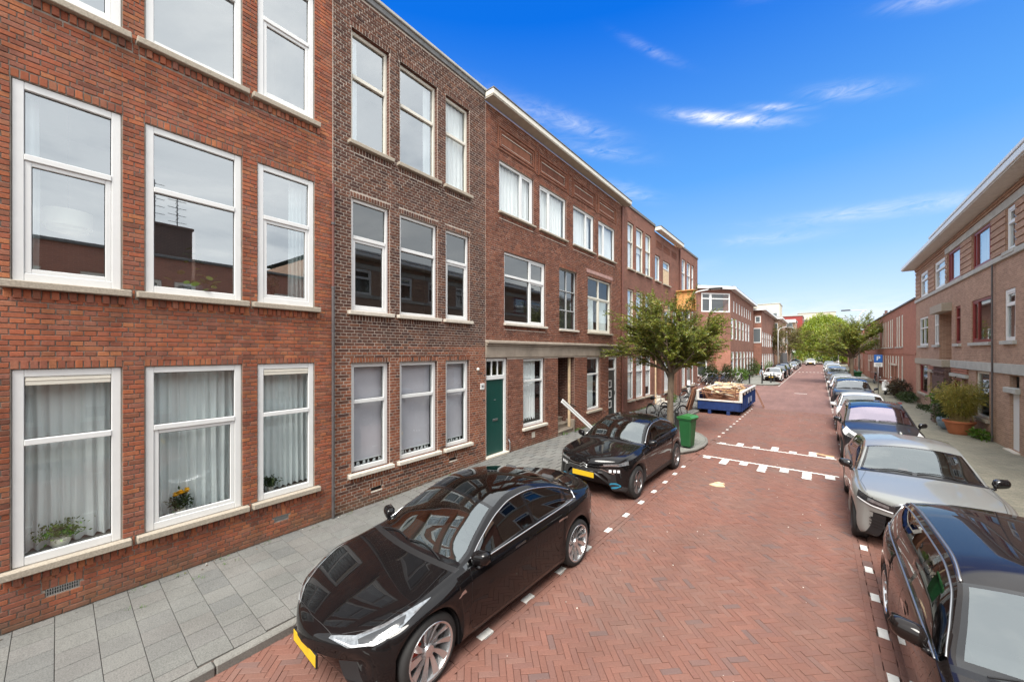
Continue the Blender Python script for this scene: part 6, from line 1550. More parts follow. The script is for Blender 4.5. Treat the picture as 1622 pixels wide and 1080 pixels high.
k3 = Car(c); t3 = k3.make('estate_car', P_['brownblack'], 'brown-black estate car with chrome roof rails and window trim, nearest on the right', ('cg_ws', 'cg', 'cg_dark'))
wheels(t3, c, 'ten', 'rim'); mirror(k3, t3, .64, 1.0, .82, P_['brownblack'], 1.1)
trim_line(k3, t3, [0, 4], .86, -1.98, .008, 'dlo')
i_ = min(range(len(k3.xs)), key=lambda q: abs(k3.xs[q] + 1.98)); b = MB(); nl = len(k3.LT)
for sg in (1, -1): b.tube([(k3.rows[i_][nl + q].x, sg * (k3.rows[i_][nl + q].y + .003), k3.rows[i_][nl + q].z) for q in range(5)], .008, 6)
b.build('window_trim', M['chrome'], t3, smooth=True)
for sg in (1, -1):
    b = MB(); pts = [(p.x, sg * (p.y - .02), p.z + .010) for p in rline(k3, len(k3.LT) + 5, .22, -1.9)]; b.tube(pts, [.006] + [.014] * (len(pts) - 2) + [.006], 8)
    b.build('roof_rail', M['dlo'], t3, smooth=True)
for pts in ([(.80, 1, .90), (.83, 1, .6), (.78, 1, .28)], [(-.38, 1, .95), (-.38, 1, .6), (-.38, 1, .28)], [(-1.34, 1, .97), (-1.1, 1, .8), (-.98, 1, .5)]): seam(k3, t3, pts)
for x in (-.15, -1.05):
    k3.add(t3, 'door_handle', M['chrome'], [(x + .11, 1, .815), (x, 1, .85), (x - .11, 1, .84)], [(x + .11, 1, .80), (x, 1, .815), (x - .11, 1, .82)], (0, -1, 0), .016, 10, 2)
    k3.add(t3, 'handle_recess', M['black'], [(x + .09, 1, .80), (x - .08, 1, .81)], [(x + .07, 1, .775), (x - .06, 1, .785)], (0, -1, 0), .004, 6, 2)
seam(k3, t3, [(.95, .70, 2), (1.5, .78, 2), (2.0, .66, 2)], (0, 0, -1), .006, 'bonnet_seam'); wipers(k3, t3, .88)
k3.add(t3, 'headlight', M['lamp_glass'], [(2.2, .40, .73), (1.85, .78, .78)], [(2.2, .42, .62), (1.9, .84, .66)], (-1, -.5, -.1), .005, 12, 4)
k3.add(t3, 'tail_light', M['red_lamp'], [(-2.15, .86, .93), (-2.38, .60, .90)], [(-2.2, .88, .80), (-2.4, .60, .78)], (1, -.7, 0), .004, 8, 3)
plate_on(k3, t3, .42)
t3.location = (1.50, 4.88, 0); t3.rotation_euler.z = R(-90)
# ---- silver-grey compact
c = dict(wb=2.58, R=.34, rr=.24, wy=.895, H=1.50, rw=.60, crown=.07, cowl=.78, header=.10, rwin=(-1.38, -1.80), pillars=(-.30, -.37, -1.08, -1.14), dlo=(.74, -1.36), flare=.02, scoop=.028, clad=.2,
         top=[(2.07, .62), (2.065, .78), (2.03, .86), (1.92, .915), (1.7, .955), (1.3, 1.0), (.9, 1.04), (.78, 1.065), (.45, 1.26), (.10, 1.42), (-.3, 1.495), (-.8, 1.49), (-1.38, 1.40), (-1.62, 1.24), (-1.80, 1.10), (-1.98, 1.02), (-2.06, .85), (-2.08, .68)],
         belt=[(2.07, .61), (2.05, .72), (1.95, .83), (1.7, .895), (1.3, .94), (.8, .975), (0, 1.0), (-.9, 1.03), (-1.5, 1.07), (-1.85, 1.02), (-2.02, .86), (-2.08, .67)],
         low=[(2.07, .6), (2.06, .40), (2.02, .25), (1.85, .20), (0, .20), (-1.7, .24), (-1.98, .36), (-2.06, .5), (-2.08, .66)],
         W=[(2.07, .70), (2.03, .78), (1.9, .85), (1.7, .885), (1.3, .90), (0, .89), (-1.3, .90), (-1.7, .87), (-1.95, .80), (-2.08, .70)])
k4 = Car(c); t4 = k4.make('compact_car', P_['silver'], 'silver-grey compact crossover with black octagonal grille, second on the right', ('cg_ws', 'cg', 'cg_dark'), strip='trim')
wheels(t4, c, 'five', 'rim_dark'); mirror(k4, t4, .53, 1.05, .80, M['trim'], 1.05)
k4.add(t4, 'grille', M['black'], [(2.2, .42, .80), (2.2, .34, .84), (2.2, 0, .845), (2.2, -.34, .84), (2.2, -.42, .80)], [(2.2, .44, .56), (2.2, .32, .46), (2.2, 0, .455), (2.2, -.32, .46), (2.2, -.44, .56)], F, .006, 26, 6, both=False)
for j in range(6): k4.add(t4, 'grille_bar', M['rim_dark'], [(2.2, .40, .79 - j * .05), (2.2, 0, .80 - j * .05), (2.2, -.40, .79 - j * .05)], [(2.2, .40, .775 - j * .05), (2.2, 0, .785 - j * .05), (2.2, -.40, .775 - j * .05)], F, .014, 20, 1, both=False)
k4.add(t4, 'grille_frame', M['alu'], [(2.2, .46, .80), (2.2, .36, .86), (2.2, 0, .865), (2.2, -.36, .86), (2.2, -.46, .80)], [(2.2, .43, .80), (2.2, .34, .845), (2.2, 0, .85), (2.2, -.34, .845), (2.2, -.43, .80)], F, .012, 26, 1, both=False)
b = MB()
for i in range(4):
    ring = [(k4.hit((5, 0, .70), (-1, 0, 0))[0].x + .02, -.132 + i * .088 + .052 * math.cos(a * math.pi / 10), .70 + .052 * math.sin(a * math.pi / 10)) for a in range(21)]; b.tube(ring, .006, 5)
b.build('ring_badge', M['chrome'], t4)
k4.add(t4, 'headlight', M['lamp_dark'], [(2.1, .50, .80), (1.9, .72, .84), (1.65, .86, .885)], [(2.1, .52, .69), (1.95, .76, .71), (1.72, .88, .77)], (-1, -.6, -.12), .005, 14, 4)
k4.add(t4, 'light_strip', M['drl'], [(2.1, .53, .72), (1.95, .75, .735), (1.72, .87, .79)], [(2.1, .53, .70), (1.95, .75, .715), (1.72, .87, .77)], (-1, -.6, -.12), .010, 14, 1)
k4.add(t4, 'lamp_unit', M['lamp_glass'], [(2.05, .56, .79), (1.85, .76, .83)], [(2.05, .56, .75), (1.87, .78, .78)], (-1, -.6, -.12), .009, 10, 2)
k4.add(t4, 'bumper_intake', M['black'], [(2.15, .54, .52), (1.97, .76, .53)], [(2.15, .54, .37), (1.99, .72, .39)], (-1, -.4, 0), .006, 10, 5)
for j in range(3): k4.add(t4, 'intake_slat', M['rim_dark'], [(2.1, .54, .50 - j * .05), (1.97, .77, .51 - j * .05)], [(2.1, .54, .485 - j * .05), (1.97, .77, .495 - j * .05)], (-1, -.4, 0), .014, 8, 1)
k4.add(t4, 'lower_grille', M['black'], [(2.2, .44, .40), (2.2, -.44, .40)], [(2.2, .40, .28), (2.2, -.40, .28)], F, .006, 20, 3, both=False); plate_on(k4, t4, .52)
for pts in ([(.72, 1, .96), (.74, 1, .6), (.70, 1, .3)], [(-.33, 1, 1.0), (-.33, 1, .6), (-.33, 1, .3)], [(-1.1, 1, 1.04), (-.95, 1, .8), (-.88, 1, .5)]): seam(k4, t4, pts)
for x in (-.1, -.9): k4.add(t4, 'door_handle', M['trim'], [(x + .1, 1, .89), (x - .1, 1, .90)], [(x + .1, 1, .865), (x - .1, 1, .875)], (0, -1, 0), .014, 8, 1)
seam(k4, t4, [(.80, .68, 2), (1.3, .78, 2), (1.75, .72, 2), (2.0, .5, 2)], (0, 0, -1), .006, 'bonnet_seam'); wipers(k4, t4, .74)
b = MB(); hq = k4.hit((-1.15, 0, 3), (0, 0, -1))[0]; b.tube([hq, hq + Vector((-.05, 0, .03)), hq + Vector((-.12, 0, .035))], [.03, .018, .004], 8); b.build('roof_aerial', P_['silver'], t4, smooth=True)
t4.location = (1.33, 10.2, 0); t4.rotation_euler.z = R(-90)
# ---- dark people carrier with pink-tinted windscreen
c = dict(wb=2.78, R=.32, rr=.21, wy=.88, H=1.575, rw=.62, crown=.07, cowl=1.15, header=.20, rwin=(-1.80, -2.15), pillars=(.62, .55, -.42, -.49, -1.25, -1.31), dlo=(1.08, -1.85), flare=.012, scoop=.015, clad=.2,
         top=[(2.24, .60), (2.23, .72), (2.18, .80), (2.05, .88), (1.8, .97), (1.4, 1.06), (1.15, 1.13), (.7, 1.34), (.20, 1.51), (-.3, 1.57), (-1.1, 1.56), (-1.80, 1.48), (-2.0, 1.30), (-2.15, 1.08), (-2.25, .9), (-2.28, .7)],
         belt=[(2.24, .59), (2.2, .68), (2.05, .78), (1.8, .87), (1.4, .94), (.9, .99), (0, 1.0), (-1.2, 1.03), (-1.9, 1.05), (-2.2, .9), (-2.28, .69)],
         low=[(2.24, .58), (2.23, .38), (2.18, .24), (2.0, .20), (0, .20), (-1.9, .24), (-2.2, .36), (-2.28, .68)],
         W=[(2.24, .62), (2.18, .73), (2.0, .82), (1.7, .865), (1.4, .885), (0, .885), (-1.4, .885), (-1.9, .85), (-2.28, .72)])
k5 = Car(c); t5 = k5.make('people_carrier', P_['navy'], 'dark people carrier with a pink-reflecting windscreen behind the silver-grey compact', ('cg_pink', 'cg_dark', 'cg_dark'))
wheels(t5, c, 'ten', 'rim'); mirror(k5, t5, .72, 1.05, .79, M['trim'])
k5.add(t5, 'headlight', M['white_pvc'], [(2.1, .44, .80), (1.8, .70, .93), (1.5, .78, 1.0)], [(2.1, .56, .70), (1.8, .84, .80), (1.62, .88, .90)], (-.8, -.6, -.5), .006, 12, 4)
k5.add(t5, 'lamp_insert', M['lamp_glass'], [(2.08, .56, .77), (1.85, .72, .86)], [(2.08, .60, .73), (1.85, .80, .80)], (-.8, -.6, -.5), .010, 8, 2)
for sg in (1, -1):
    b = MB(); pts = [(p.x, sg * (p.y - .03), p.z + .03) for p in rline(k5, len(k5.LT) + 5, .0, -1.7)]; b.tube(pts, .016, 6); b.build('roof_rail', M['trim'], t5, smooth=True)
for pts in ([(1.0, 1, .96), (1.0, 1, .6), (.86, 1, .3)], [(-.45, 1, 1.0), (-.45, 1, .6), (-.45, 1, .3)]): seam(k5, t5, pts)
wipers(k5, t5, 1.10); k5.add(t5, 'grille', M['black'], [(2.2, .5, .50), (2.2, -.5, .50)], [(2.2, .42, .32), (2.2, -.42, .32)], F, .006, 20, 3, both=False); plate_on(k5, t5, .55)
b = MB(); b.tube([k5.hit((-1.0, .3, 3), (0, 0, -1))[0], k5.hit((-1.0, .3, 3), (0, 0, -1))[0] + Vector((-.12, 0, .16))], .006, 5); b.build('roof_aerial', M['black'], t5)
t5.location = (1.37, 16.5, 0); t5.rotation_euler.z = R(-90)
# ---- three generic bodies for the rest of the rows
def generic(kind):
    if kind == 'hatch':
        c = dict(wb=2.52, R=.31, rr=.21, wy=.85, H=1.46, rw=.58, crown=.07, cowl=.82, header=.12, rwin=(-1.45, -1.78), pillars=(-.28, -.35, -1.05, -1.11), dlo=(.78, -1.45), clad=.2,
                 top=[(1.98, .55), (1.97, .70), (1.92, .78), (1.8, .85), (1.5, .92), (1.1, .98), (.82, 1.02), (.45, 1.24), (.12, 1.39), (-.3, 1.455), (-.9, 1.45), (-1.45, 1.36), (-1.78, 1.05), (-1.9, .95), (-1.96, .7)],
                 belt=[(1.98, .54), (1.95, .64), (1.8, .75), (1.5, .84), (1.0, .90), (0, .93), (-1, .97), (-1.6, .98), (-1.9, .85), (-1.96, .69)],
                 low=[(1.98, .53), (1.97, .35), (1.9, .22), (1.7, .18), (0, .18), (-1.6, .22), (-1.9, .33), (-1.96, .68)],
                 W=[(1.98, .60), (1.92, .72), (1.75, .81), (1.4, .85), (0, .855), (-1.3, .85), (-1.7, .82), (-1.96, .68)])
    elif kind == 'saloon':
        c = dict(wb=2.70, R=.32, rr=.22, wy=.88, H=1.44, rw=.57, crown=.07, cowl=.90, header=.15, rwin=(-1.05, -1.60), pillars=(-.34, -.41, -1.1, -1.15), dlo=(.85, -1.4), clad=.2,
                 top=[(2.2, .55), (2.19, .68), (2.13, .76), (1.95, .84), (1.6, .91), (1.1, .97), (.90, 1.0), (.5, 1.22), (.15, 1.375), (-.3, 1.435), (-1.05, 1.36), (-1.60, 1.08), (-2.1, 1.02), (-2.25, .9), (-2.3, .65)],
                 belt=[(2.2, .54), (2.16, .63), (1.95, .74), (1.6, .83), (1.1, .89), (0, .92), (-1, .95), (-1.9, .97), (-2.2, .85), (-2.3, .64)],
                 low=[(2.2, .53), (2.19, .35), (2.1, .22), (1.9, .18), (0, .18), (-1.9, .22), (-2.2, .33), (-2.3, .63)],
                 W=[(2.2, .62), (2.12, .75), (1.9, .84), (1.5, .875), (0, .88), (-1.4, .88), (-2.0, .84), (-2.3, .68)])
    else:
        c = dict(wb=2.66, R=.35, rr=.235, wy=.91, H=1.62, rw=.63, crown=.07, cowl=.84, header=.16, rwin=(-1.80, -2.05), pillars=(-.30, -.38, -1.18, -1.26), dlo=(.80, -1.85), clad=.36, archclad=True, flare=.02,
                 top=[(2.14, .68), (2.13, .85), (2.08, .94), (1.95, 1.0), (1.6, 1.05), (1.1, 1.09), (.84, 1.12), (.5, 1.36), (.16, 1.54), (-.3, 1.615), (-1.1, 1.61), (-1.80, 1.54), (-2.05, 1.15), (-2.15, 1.0), (-2.2, .7)],
                 belt=[(2.14, .67), (2.1, .80), (1.9, .92), (1.5, .98), (1.0, 1.02), (0, 1.04), (-1.2, 1.08), (-1.9, 1.10), (-2.1, .98), (-2.2, .69)],
                 low=[(2.14, .66), (2.13, .42), (2.08, .26), (1.9, .22), (0, .22), (-1.8, .26), (-2.1, .38), (-2.2, .68)],
                 W=[(2.14, .72), (2.08, .80), (1.9, .87), (1.5, .91), (0, .91), (-1.4, .91), (-1.9, .88), (-2.2, .74)])
    k = Car(c); t = k.make('parked_car', P_['white'], 'x', ('cg_far', 'cg_far', 'cg_far')); wheels(t, c, 'ten', 'rim'); mirror(k, t, c['cowl'] - .26, c['belt'][5][1] + .06, c['wy'] - .06, P_['white'], .95)
    nz = c['top'][0]; z0 = nz[1]
    k.add(t, 'headlight', M['lamp_glass'], [(nz[0] - .1, .42, z0 + .20), (nz[0] - .35, .72, z0 + .24)], [(nz[0] - .1, .44, z0 + .08), (nz[0] - .3, .78, z0 + .12)], (-1, -.55, -.15), .005, 10, 3)
    k.add(t, 'grille', M['black'], [(nz[0], .38, z0 + .13), (nz[0], -.38, z0 + .13)], [(nz[0], .38, z0 + .03), (nz[0], -.38, z0 + .03)], F, .006, 16, 2, both=False)
    k.add(t, 'lower_grille', M['black'], [(nz[0], .55, z0 - .14), (nz[0], -.55, z0 - .14)], [(nz[0], .48, z0 - .26), (nz[0], -.48, z0 - .26)], F, .006, 16, 2, both=False)
    k.add(t, 'tail_light', M['red_lamp'], [(k.xr + .15, .80, .96), (k.xr + .02, .58, .96)], [(k.xr + .15, .82, .78), (k.xr, .58, .78)], (1, -.6, 0), .005, 8, 3)
    plate_on(k, t, z0 - .06); wipers(k, t, c['cowl'] - .04); seam(k, t, [(-.3, 1, .9), (-.3, 1, .6), (-.3, 1, .32)])
    return t, k
GEN = {q: generic(q) for q in ('hatch', 'saloon', 'suv')}
def recolour(o, pm):
    for ch in o.children:
        for i, s_ in enumerate(ch.material_slots):
            if s_.material == P_['white']: s_.link = 'OBJECT'; s_.material = P_[pm]
_base = {q: GEN[q][0] for q in GEN}
def park2(kind, pm, x, y, label, group, rz=-90):
    o = copy_tree(_base[kind]); recolour(o, pm); o.location = (x, y, 0); o.rotation_euler.z = R(rz); o['label'] = label; o['group'] = group; o.name = 'parked_car'; return o
GR, GL = 'cars parked along the right kerb', 'cars parked along the left kerb beyond the side street'
park2('hatch', 'white', 1.36, 21.5, 'small white hatchback hidden mostly behind the dark people carrier', GR)
su = park2('suv', 'navy', 1.46, 29.6, 'dark car with pale roof bars, third dark car on the right', GR)
for sx_ in (.05, -1.0):
    b = MB(); b.cbox(sx_ - .035, sx_ + .035, -.70, .70, 1.66, 1.695, .006); b.build('roof_bar', M['alu'], su)
park2('hatch', 'white', 1.42, 36.2, 'white hatchback behind the car with roof bars', GR)
park2('saloon', 'grey', 1.44, 42.3, 'grey saloon behind the white hatchback beside the right-hand street tree', GR)
park2('suv', 'lsilver', 1.48, 52.5, 'silver tall car beyond the right-hand street tree', GR)
park2('hatch', 'blue', 1.42, 59.5, 'pale blue hatchback, sixth from last in the right-hand row', GR)
park2('suv', 'white', 1.46, 67.5, 'white tall car in the far part of the right-hand row', GR)
park2('saloon', 'lsilver', 1.44, 77, 'silver saloon near the far end of the right-hand row', GR)
park2('hatch', 'lsilver', 1.40, 92, 'last silver car of the right-hand row, before the willow', GR)
park2('hatch', 'white', -3.95, 50.6, 'white hatchback behind the bollards on the far left corner', GL)
park2('suv', 'black', -3.95, 57.0, 'black tall car behind the white hatchback by the bollards', GL)
park2('suv', 'navy', -3.95, 64.5, 'dark blue-grey car, third in the far left row', GL)
park2('hatch', 'white', -3.95, 70.5, 'white car standing third to fourth in the far left row', GL)
park2('saloon', 'lsilver', -3.95, 84, 'silver saloon in the middle of the far left row', GL)
park2('saloon', 'grey', -3.95, 91, 'grey saloon behind the silver saloon of the far left row', GL)
park2('suv', 'black', -3.95, 99, 'black tall car near the far end of the left row', GL)
park2('hatch', 'white', -4.0, 107, 'last white car of the far left row', GL)
park2('suv', 'white', -1.6, 112, 'white car driving in the middle of the street near the willow', 'moving cars')
for t, k in GEN.values():
    for ch in list(t.children_recursive): bpy.data.objects.remove(ch)
    bpy.data.objects.remove(t)
# ================================================================= trees and plants
def leaf_mat(name, cols, tr=.35):
    t = NT(name)
    at = t.n('ShaderNodeAttribute', attribute_name='rnd').outputs['Fac']; n = len(cols)
    c = t.ramp(at, [((i + .5) / n, q) for i, q in enumerate(cols)])
    c = t.mix(1.0, c, t.ramp(t.noise(1.3, 4, .6), [(.3, .72), (.7, 1.25)]), 'MULTIPLY')
    d = t.n('ShaderNodeBsdfDiffuse'); t.l(c, d.inputs[0]); tl = t.n('ShaderNodeBsdfTranslucent'); t.l(c, tl.inputs[0]); g = t.n('ShaderNodeBsdfGlossy'); g.inputs[1].default_value = .45; g.inputs[0].default_value = (.6, .6, .6, 1)
    m = t.n('ShaderNodeMixShader'); m.inputs[0].default_value = tr; t.l(d.outputs[0], m.inputs[1]); t.l(tl.outputs[0], m.inputs[2])
    m2 = t.n('ShaderNodeMixShader'); m2.inputs[0].default_value = .05; t.l(m.outputs[0], m2.inputs[1]); t.l(g.outputs[0], m2.inputs[2]); t.l(m2.outputs[0], t.out.inputs[0]); return t.mat
M['leaf'] = leaf_mat('street_tree_leaf', [(.09, .13, .02), (.17, .21, .03), (.24, .25, .03), (.28, .22, .04), (.11, .165, .02), (.21, .27, .035)])
M['leaf_olive'] = leaf_mat('olive_brown_leaf', [(.12, .11, .03), (.16, .13, .035), (.09, .10, .025), (.19, .15, .04)])
M['leaf_willow'] = leaf_mat('willow_leaf', [(.20, .27, .02), (.28, .35, .03), (.13, .20, .02), (.34, .38, .04)])
M['leaf_dark'] = leaf_mat('dark_shrub_leaf', [(.03, .055, .015), (.045, .075, .018), (.02, .04, .012), (.06, .09, .02)])
M['leaf_green'] = leaf_mat('fresh_green_leaf', [(.07, .16, .015), (.10, .20, .02), (.05, .12, .015), (.14, .22, .03)])
M['leaf_bamboo'] = leaf_mat('bamboo_leaf', [(0.286, 0.247, 0.039), (0.364, 0.286, 0.052), (0.221, 0.221, 0.039), (0.416, 0.325, 0.078), (0.156, 0.195, 0.039)])
M['leaf_red'] = leaf_mat('dark_red_leaf', [(.05, .03, .02), (.07, .045, .025), (.03, .035, .018)])
t_ = NT('bark'); v_ = t_.mapv(t_.pos(), (14, 14, 2.2)); n_ = t_.noise(1.0, 6, .7, v_); t_.bsdf(t_.ramp(n_, [(.3, (.07, .05, .035)), (.7, (.19, .145, .10))]), .95, 0, t_.bump(n_, .9, .02)); M['bark'] = t_.mat
M['twig'] = simple('twig_brown', (.09, .055, .035), .9, var=.2)
def leaves_obj(name, P, D, size, mat, parent=None, aspect=.5, droop=0.0, rng=RNG, loc=None, folded=False):
    """P (n,3) leaf bases, D (n,3) directions -> one mesh of pointed leaves (two triangles each)"""
    n = len(P); D = D / np.maximum(np.linalg.norm(D, axis=1, keepdims=True), 1e-6)
    s = size * rng.uniform(.6, 1.3, n)[:, None]; rv = rng.normal(0, 1, (n, 3)); side = np.cross(D, rv); side /= np.maximum(np.linalg.norm(side, axis=1, keepdims=True), 1e-6)
    mid = P + D * s * .5; tip = P + D * s - np.array([0, 0, 1]) * s * droop
    V = np.stack([P, mid + side * s * aspect * .5, tip, mid - side * s * aspect * .5], 1).reshape(-1, 3)
    F = (np.arange(n) * 4)[:, None] + np.arange(4)[None]
    o = link(name, np_mesh(name, V, F, rng.random(n), mat), parent)
    if loc is not None: o.location = loc
    return o
def street_tree(label, x, y, h, cr, z0, trunk_r, fork, crown_bottom, mat='leaf', nleaf=9000, lsize=.085, seed=3, flat=.62, nlimb=9, lean=(0, 0), group=None, spread=1.0, twigs=26, px_far=False, sub=6):
    rg = random.Random(seed); ng = np.random.default_rng(seed); root = empty('tree', (x, y, z0), 0, label, 'tree', group)
    T = MB(); top = Vector((lean[0], lean[1], fork))
    T.tube([(0, 0, -.05), (trunk_r * .1, 0, .15), (lean[0] * .4, lean[1] * .4, fork * .5), top], [trunk_r * 1.35, trunk_r * 1.1, trunk_r * .92, trunk_r * .95], 12)
    tips = []
    B = MB()
    def grow(p, d, ln, r, lev):
        pts = [p]; rr = [r]; n = 5; dd = d.copy()
        for i in range(n):
            dd = (dd + Vector((rg.gauss(0, .10), rg.gauss(0, .10), rg.gauss(.02, .07)))).normalized(); p = p + dd * ln / n; pts.append(p); rr.append(r * (1 - .75 * (i + 1) / n))
        B.tube(pts, rr, 7 if lev == 0 else 5, cap=False)
        for i in range(1, len(pts)): tips.append((pts[i - 1], pts[i], lev))
        if lev < 2:
            k = sub if lev == 0 else 5
            for j in range(k):
                q = pts[1 + j % (len(pts) - 1)] if j < k - 1 else pts[-1]
                a = rg.uniform(0, 6.28); v = Vector((math.cos(a), math.sin(a), rg.uniform(-.35, .5))); nd = (dd * .9 + v * .75).normalized(); grow(q, nd, ln * rg.uniform(.42, .62), rr[2] * .55, lev + 1)
    for k in range(nlimb):
        a = 2 * math.pi * k / nlimb + rg.uniform(-.3, .3); el = rg.uniform(.30, 1.25) if k < nlimb - 2 else 1.4
        st = top + Vector((0, 0, -rg.uniform(0, .5) * (k % 3) * .4)); d = Vector((math.cos(a) * math.cos(el) * spread, math.sin(a) * math.cos(el) * spread, math.sin(el))).normalized()
        L = cr * rg.uniform(.70, .98) if el < 1.1 else (h - fork) * .8
        grow(st, d, min(L, (h - fork) / max(d.z, .25)), trunk_r * rg.uniform(.42, .6), 0)
    T.build('trunk', M['bark'], root, smooth=True); tag(B.build('branches', M['bark'], root, smooth=True))
    # leafy sprays: long shoots that carry the leaves in two ranks
    P, D = [], []; seg = [t for t in tips if t[2] >= 1]; TW = MB()
    for _ in range(int(nleaf / twigs)):
        a, b_, lv = rg.choice(seg) if rg.random() < .9 else rg.choice(tips)
        q = a.lerp(b_, rg.random()); d0 = (b_ - a).normalized(); out = Vector((q.x, q.y, (q.z - fork) * .35)).normalized()
        d = (d0 * .6 + out * .75 + Vector((rg.gauss(0, .4), rg.gauss(0, .4), rg.gauss(.12, .3)))).normalized(); L = rg.uniform(.35, .85) * (cr / 2.4) ** .5
        p = q; pts = [q]
        for i in range(twigs):
            f = i / twigs; d = (d + Vector((0, 0, -.018 * (1 if f > .4 else .2)))).normalized(); p = p + d * L / twigs; sd = d.cross(Vector((rg.gauss(0, .4), rg.gauss(0, .4), 1))).normalized() * (1 if i % 2 else -1)
            P.append(p); D.append(d * .55 + sd + Vector((0, 0, rg.gauss(0, .25))))
            if i % 6 == 5: pts.append(p.copy())
        if not px_far: TW.tube(pts, .004, 3, cap=False)
    if TW.v: tag(TW.build('twigs', M['twig'], root), kind='stuff')
    tag(leaves_obj('crown', np.array([tuple(p) for p in P]), np.array([tuple(d) for d in D]), lsize, M[mat], root, .45, .1, ng), kind='stuff')
    return root
street_tree('street tree with feathery olive-green crown on the rounded island by the green bin', -4.62, 15.55, 4.75, 1.8, .11, .125, 2.25, 2.9, nleaf=58000, lsize=.08, seed=5, nlimb=12, lean=(.05, 0), spread=.85)
street_tree('broad flat-crowned tree in the right-hand parking row', 2.45, 50, 5.6, 3.9, .05, .18, 2.6, 3, mat='leaf', nleaf=26000, lsize=.15, seed=8, nlimb=11, px_far=True, twigs=20, spread=1.3)
street_tree('small olive-brown street tree, nearer of two on the far left pavement', -5.2, 76, 6.3, 3.4, .1, .14, 2.4, 3, mat='leaf_olive', nleaf=9000, lsize=.20, seed=9, px_far=True, twigs=14, nlimb=8)
street_tree('small olive-brown street tree, farther of two on the far left pavement', -5.0, 100, 7.0, 4.2, .1, .15, 2.6, 3, mat='leaf_olive', nleaf=9000, lsize=.26, seed=11, px_far=True, twigs=12, nlimb=8)
street_tree('green round tree beside the brick house at the far right end', 9, 112, 8.0, 3.6, .1, .18, 3.0, 3, mat='leaf', nleaf=6000, lsize=.3, seed=14, px_far=True, twigs=12, nlimb=8)
# weeping willow closing the street
def willow(label, x, y, h, cr, seed=4):
    rg = random.Random(seed); root = empty('willow_tree', (x, y, 0), 0, label, 'tree'); T = MB(); T.tube([(0, 0, -.2), (.1, 0, 1.5), (0, .1, 3.2)], [.55, .42, .36], 10)
    P, D = [], []; B = MB()
    for k in range(16):
        a = rg.uniform(0, 6.28); r = cr * rg.uniform(.35, .85); pts = []
        for i in range(7):
            f = i / 6; pts.append((r * f * math.cos(a), r * f * math.sin(a), 3 + (h - 3.6) * (1 - (1 - f) ** 2.2) * rg.uniform(.92, 1)))
        B.tube(pts, [.2 * (1 - .8 * i / 6) for i in range(7)], 5, cap=False)
    for _ in range(2100):
        a = rg.uniform(0, 6.28); q = rg.random() ** .6; r = cr * q; zt = h * (1 - .34 * q ** 2.6) * (1 + .05 * math.sin(a * 5) + .04 * math.sin(a * 11 + 2)) - rg.uniform(0, .9); px, py = r * math.cos(a), r * math.sin(a)
        ln = rg.uniform(2.2, 5.0) if q < .6 else min(zt - .5, rg.uniform(3.5, 8.5)); n = int(ln / .23); dx, dy = math.cos(a) * .10, math.sin(a) * .10
        for i in range(n):
            f = i * .23; o_ = .5 * (1 - math.exp(-f)); P.append((px + dx * o_ * 5 + rg.gauss(0, .10), py + dy * o_ * 5 + rg.gauss(0, .10), zt - f)); D.append((rg.gauss(0, .5), rg.gauss(0, .5), -1))
    T.build('trunk', M['bark'], root, smooth=True); B.build('limbs', M['bark'], root, smooth=True)
    tag(leaves_obj('crown', np.array(P), np.array(D), .50, M['leaf_willow'], root, .30), kind='stuff')
willow('big yellow-green weeping willow closing off the street', 1.0, 124, 12.6, 5.7)
# greenery behind it
def shrub(label, x, y, z, rx, ry, h, mat, n, size, seed=1, name='shrub', cat='shrub', group=None, stems=5, loc_only=False):
    rg = np.random.default_rng(seed); root = empty(name, (x, y, z), 0, label, cat, group)
    d = rg.normal(0, 1, (n, 3)); d /= np.linalg.norm(d, axis=1, keepdims=True); r = rg.random(n) ** .4
    lump = 1 + .22 * np.sin(d[:, 0] * 5 + seed) * np.sin(d[:, 1] * 4 + seed * 2) + .12 * np.sin(d[:, 2] * 9)
    P = np.column_stack([d[:, 0] * rx * r * lump, d[:, 1] * ry * r * lump, h * .55 + d[:, 2] * h * .5 * r * lump]); P[:, 2] = np.maximum(P[:, 2], .02)
    b = MB()
    for k in range(stems): a = 6.28 * k / stems; b.tube([(0, 0, 0), (.3 * rx * math.cos(a), .3 * ry * math.sin(a), h * .4), (.6 * rx * math.cos(a), .6 * ry * math.sin(a), h * .75)], [.012 + h * .01, .01 + h * .006, .004], 5, cap=False)
    b.build('stem', M['twig'], root); tag(leaves_obj('foliage', P, d + rg.normal(0, .5, (n, 3)), size, M[mat], root, .5, rng=rg), kind='stuff'); return root
for i, (x, y, rx, h) in enumerate([(-9.5, 131, 3, 4), (7, 133, 5, 7), (1, 139, 9, 4.5), (14, 134, 4, 6)]):
    shrub('%s green bush mass behind the willow at the street end' % ['leftmost low', 'tall right-hand', 'wide central', 'rightmost'][i], x, y, 0, rx, 4, h, 'leaf_green' if i != 3 else 'leaf_dark', 3500, .5, i + 2, name='bush', cat='bush')
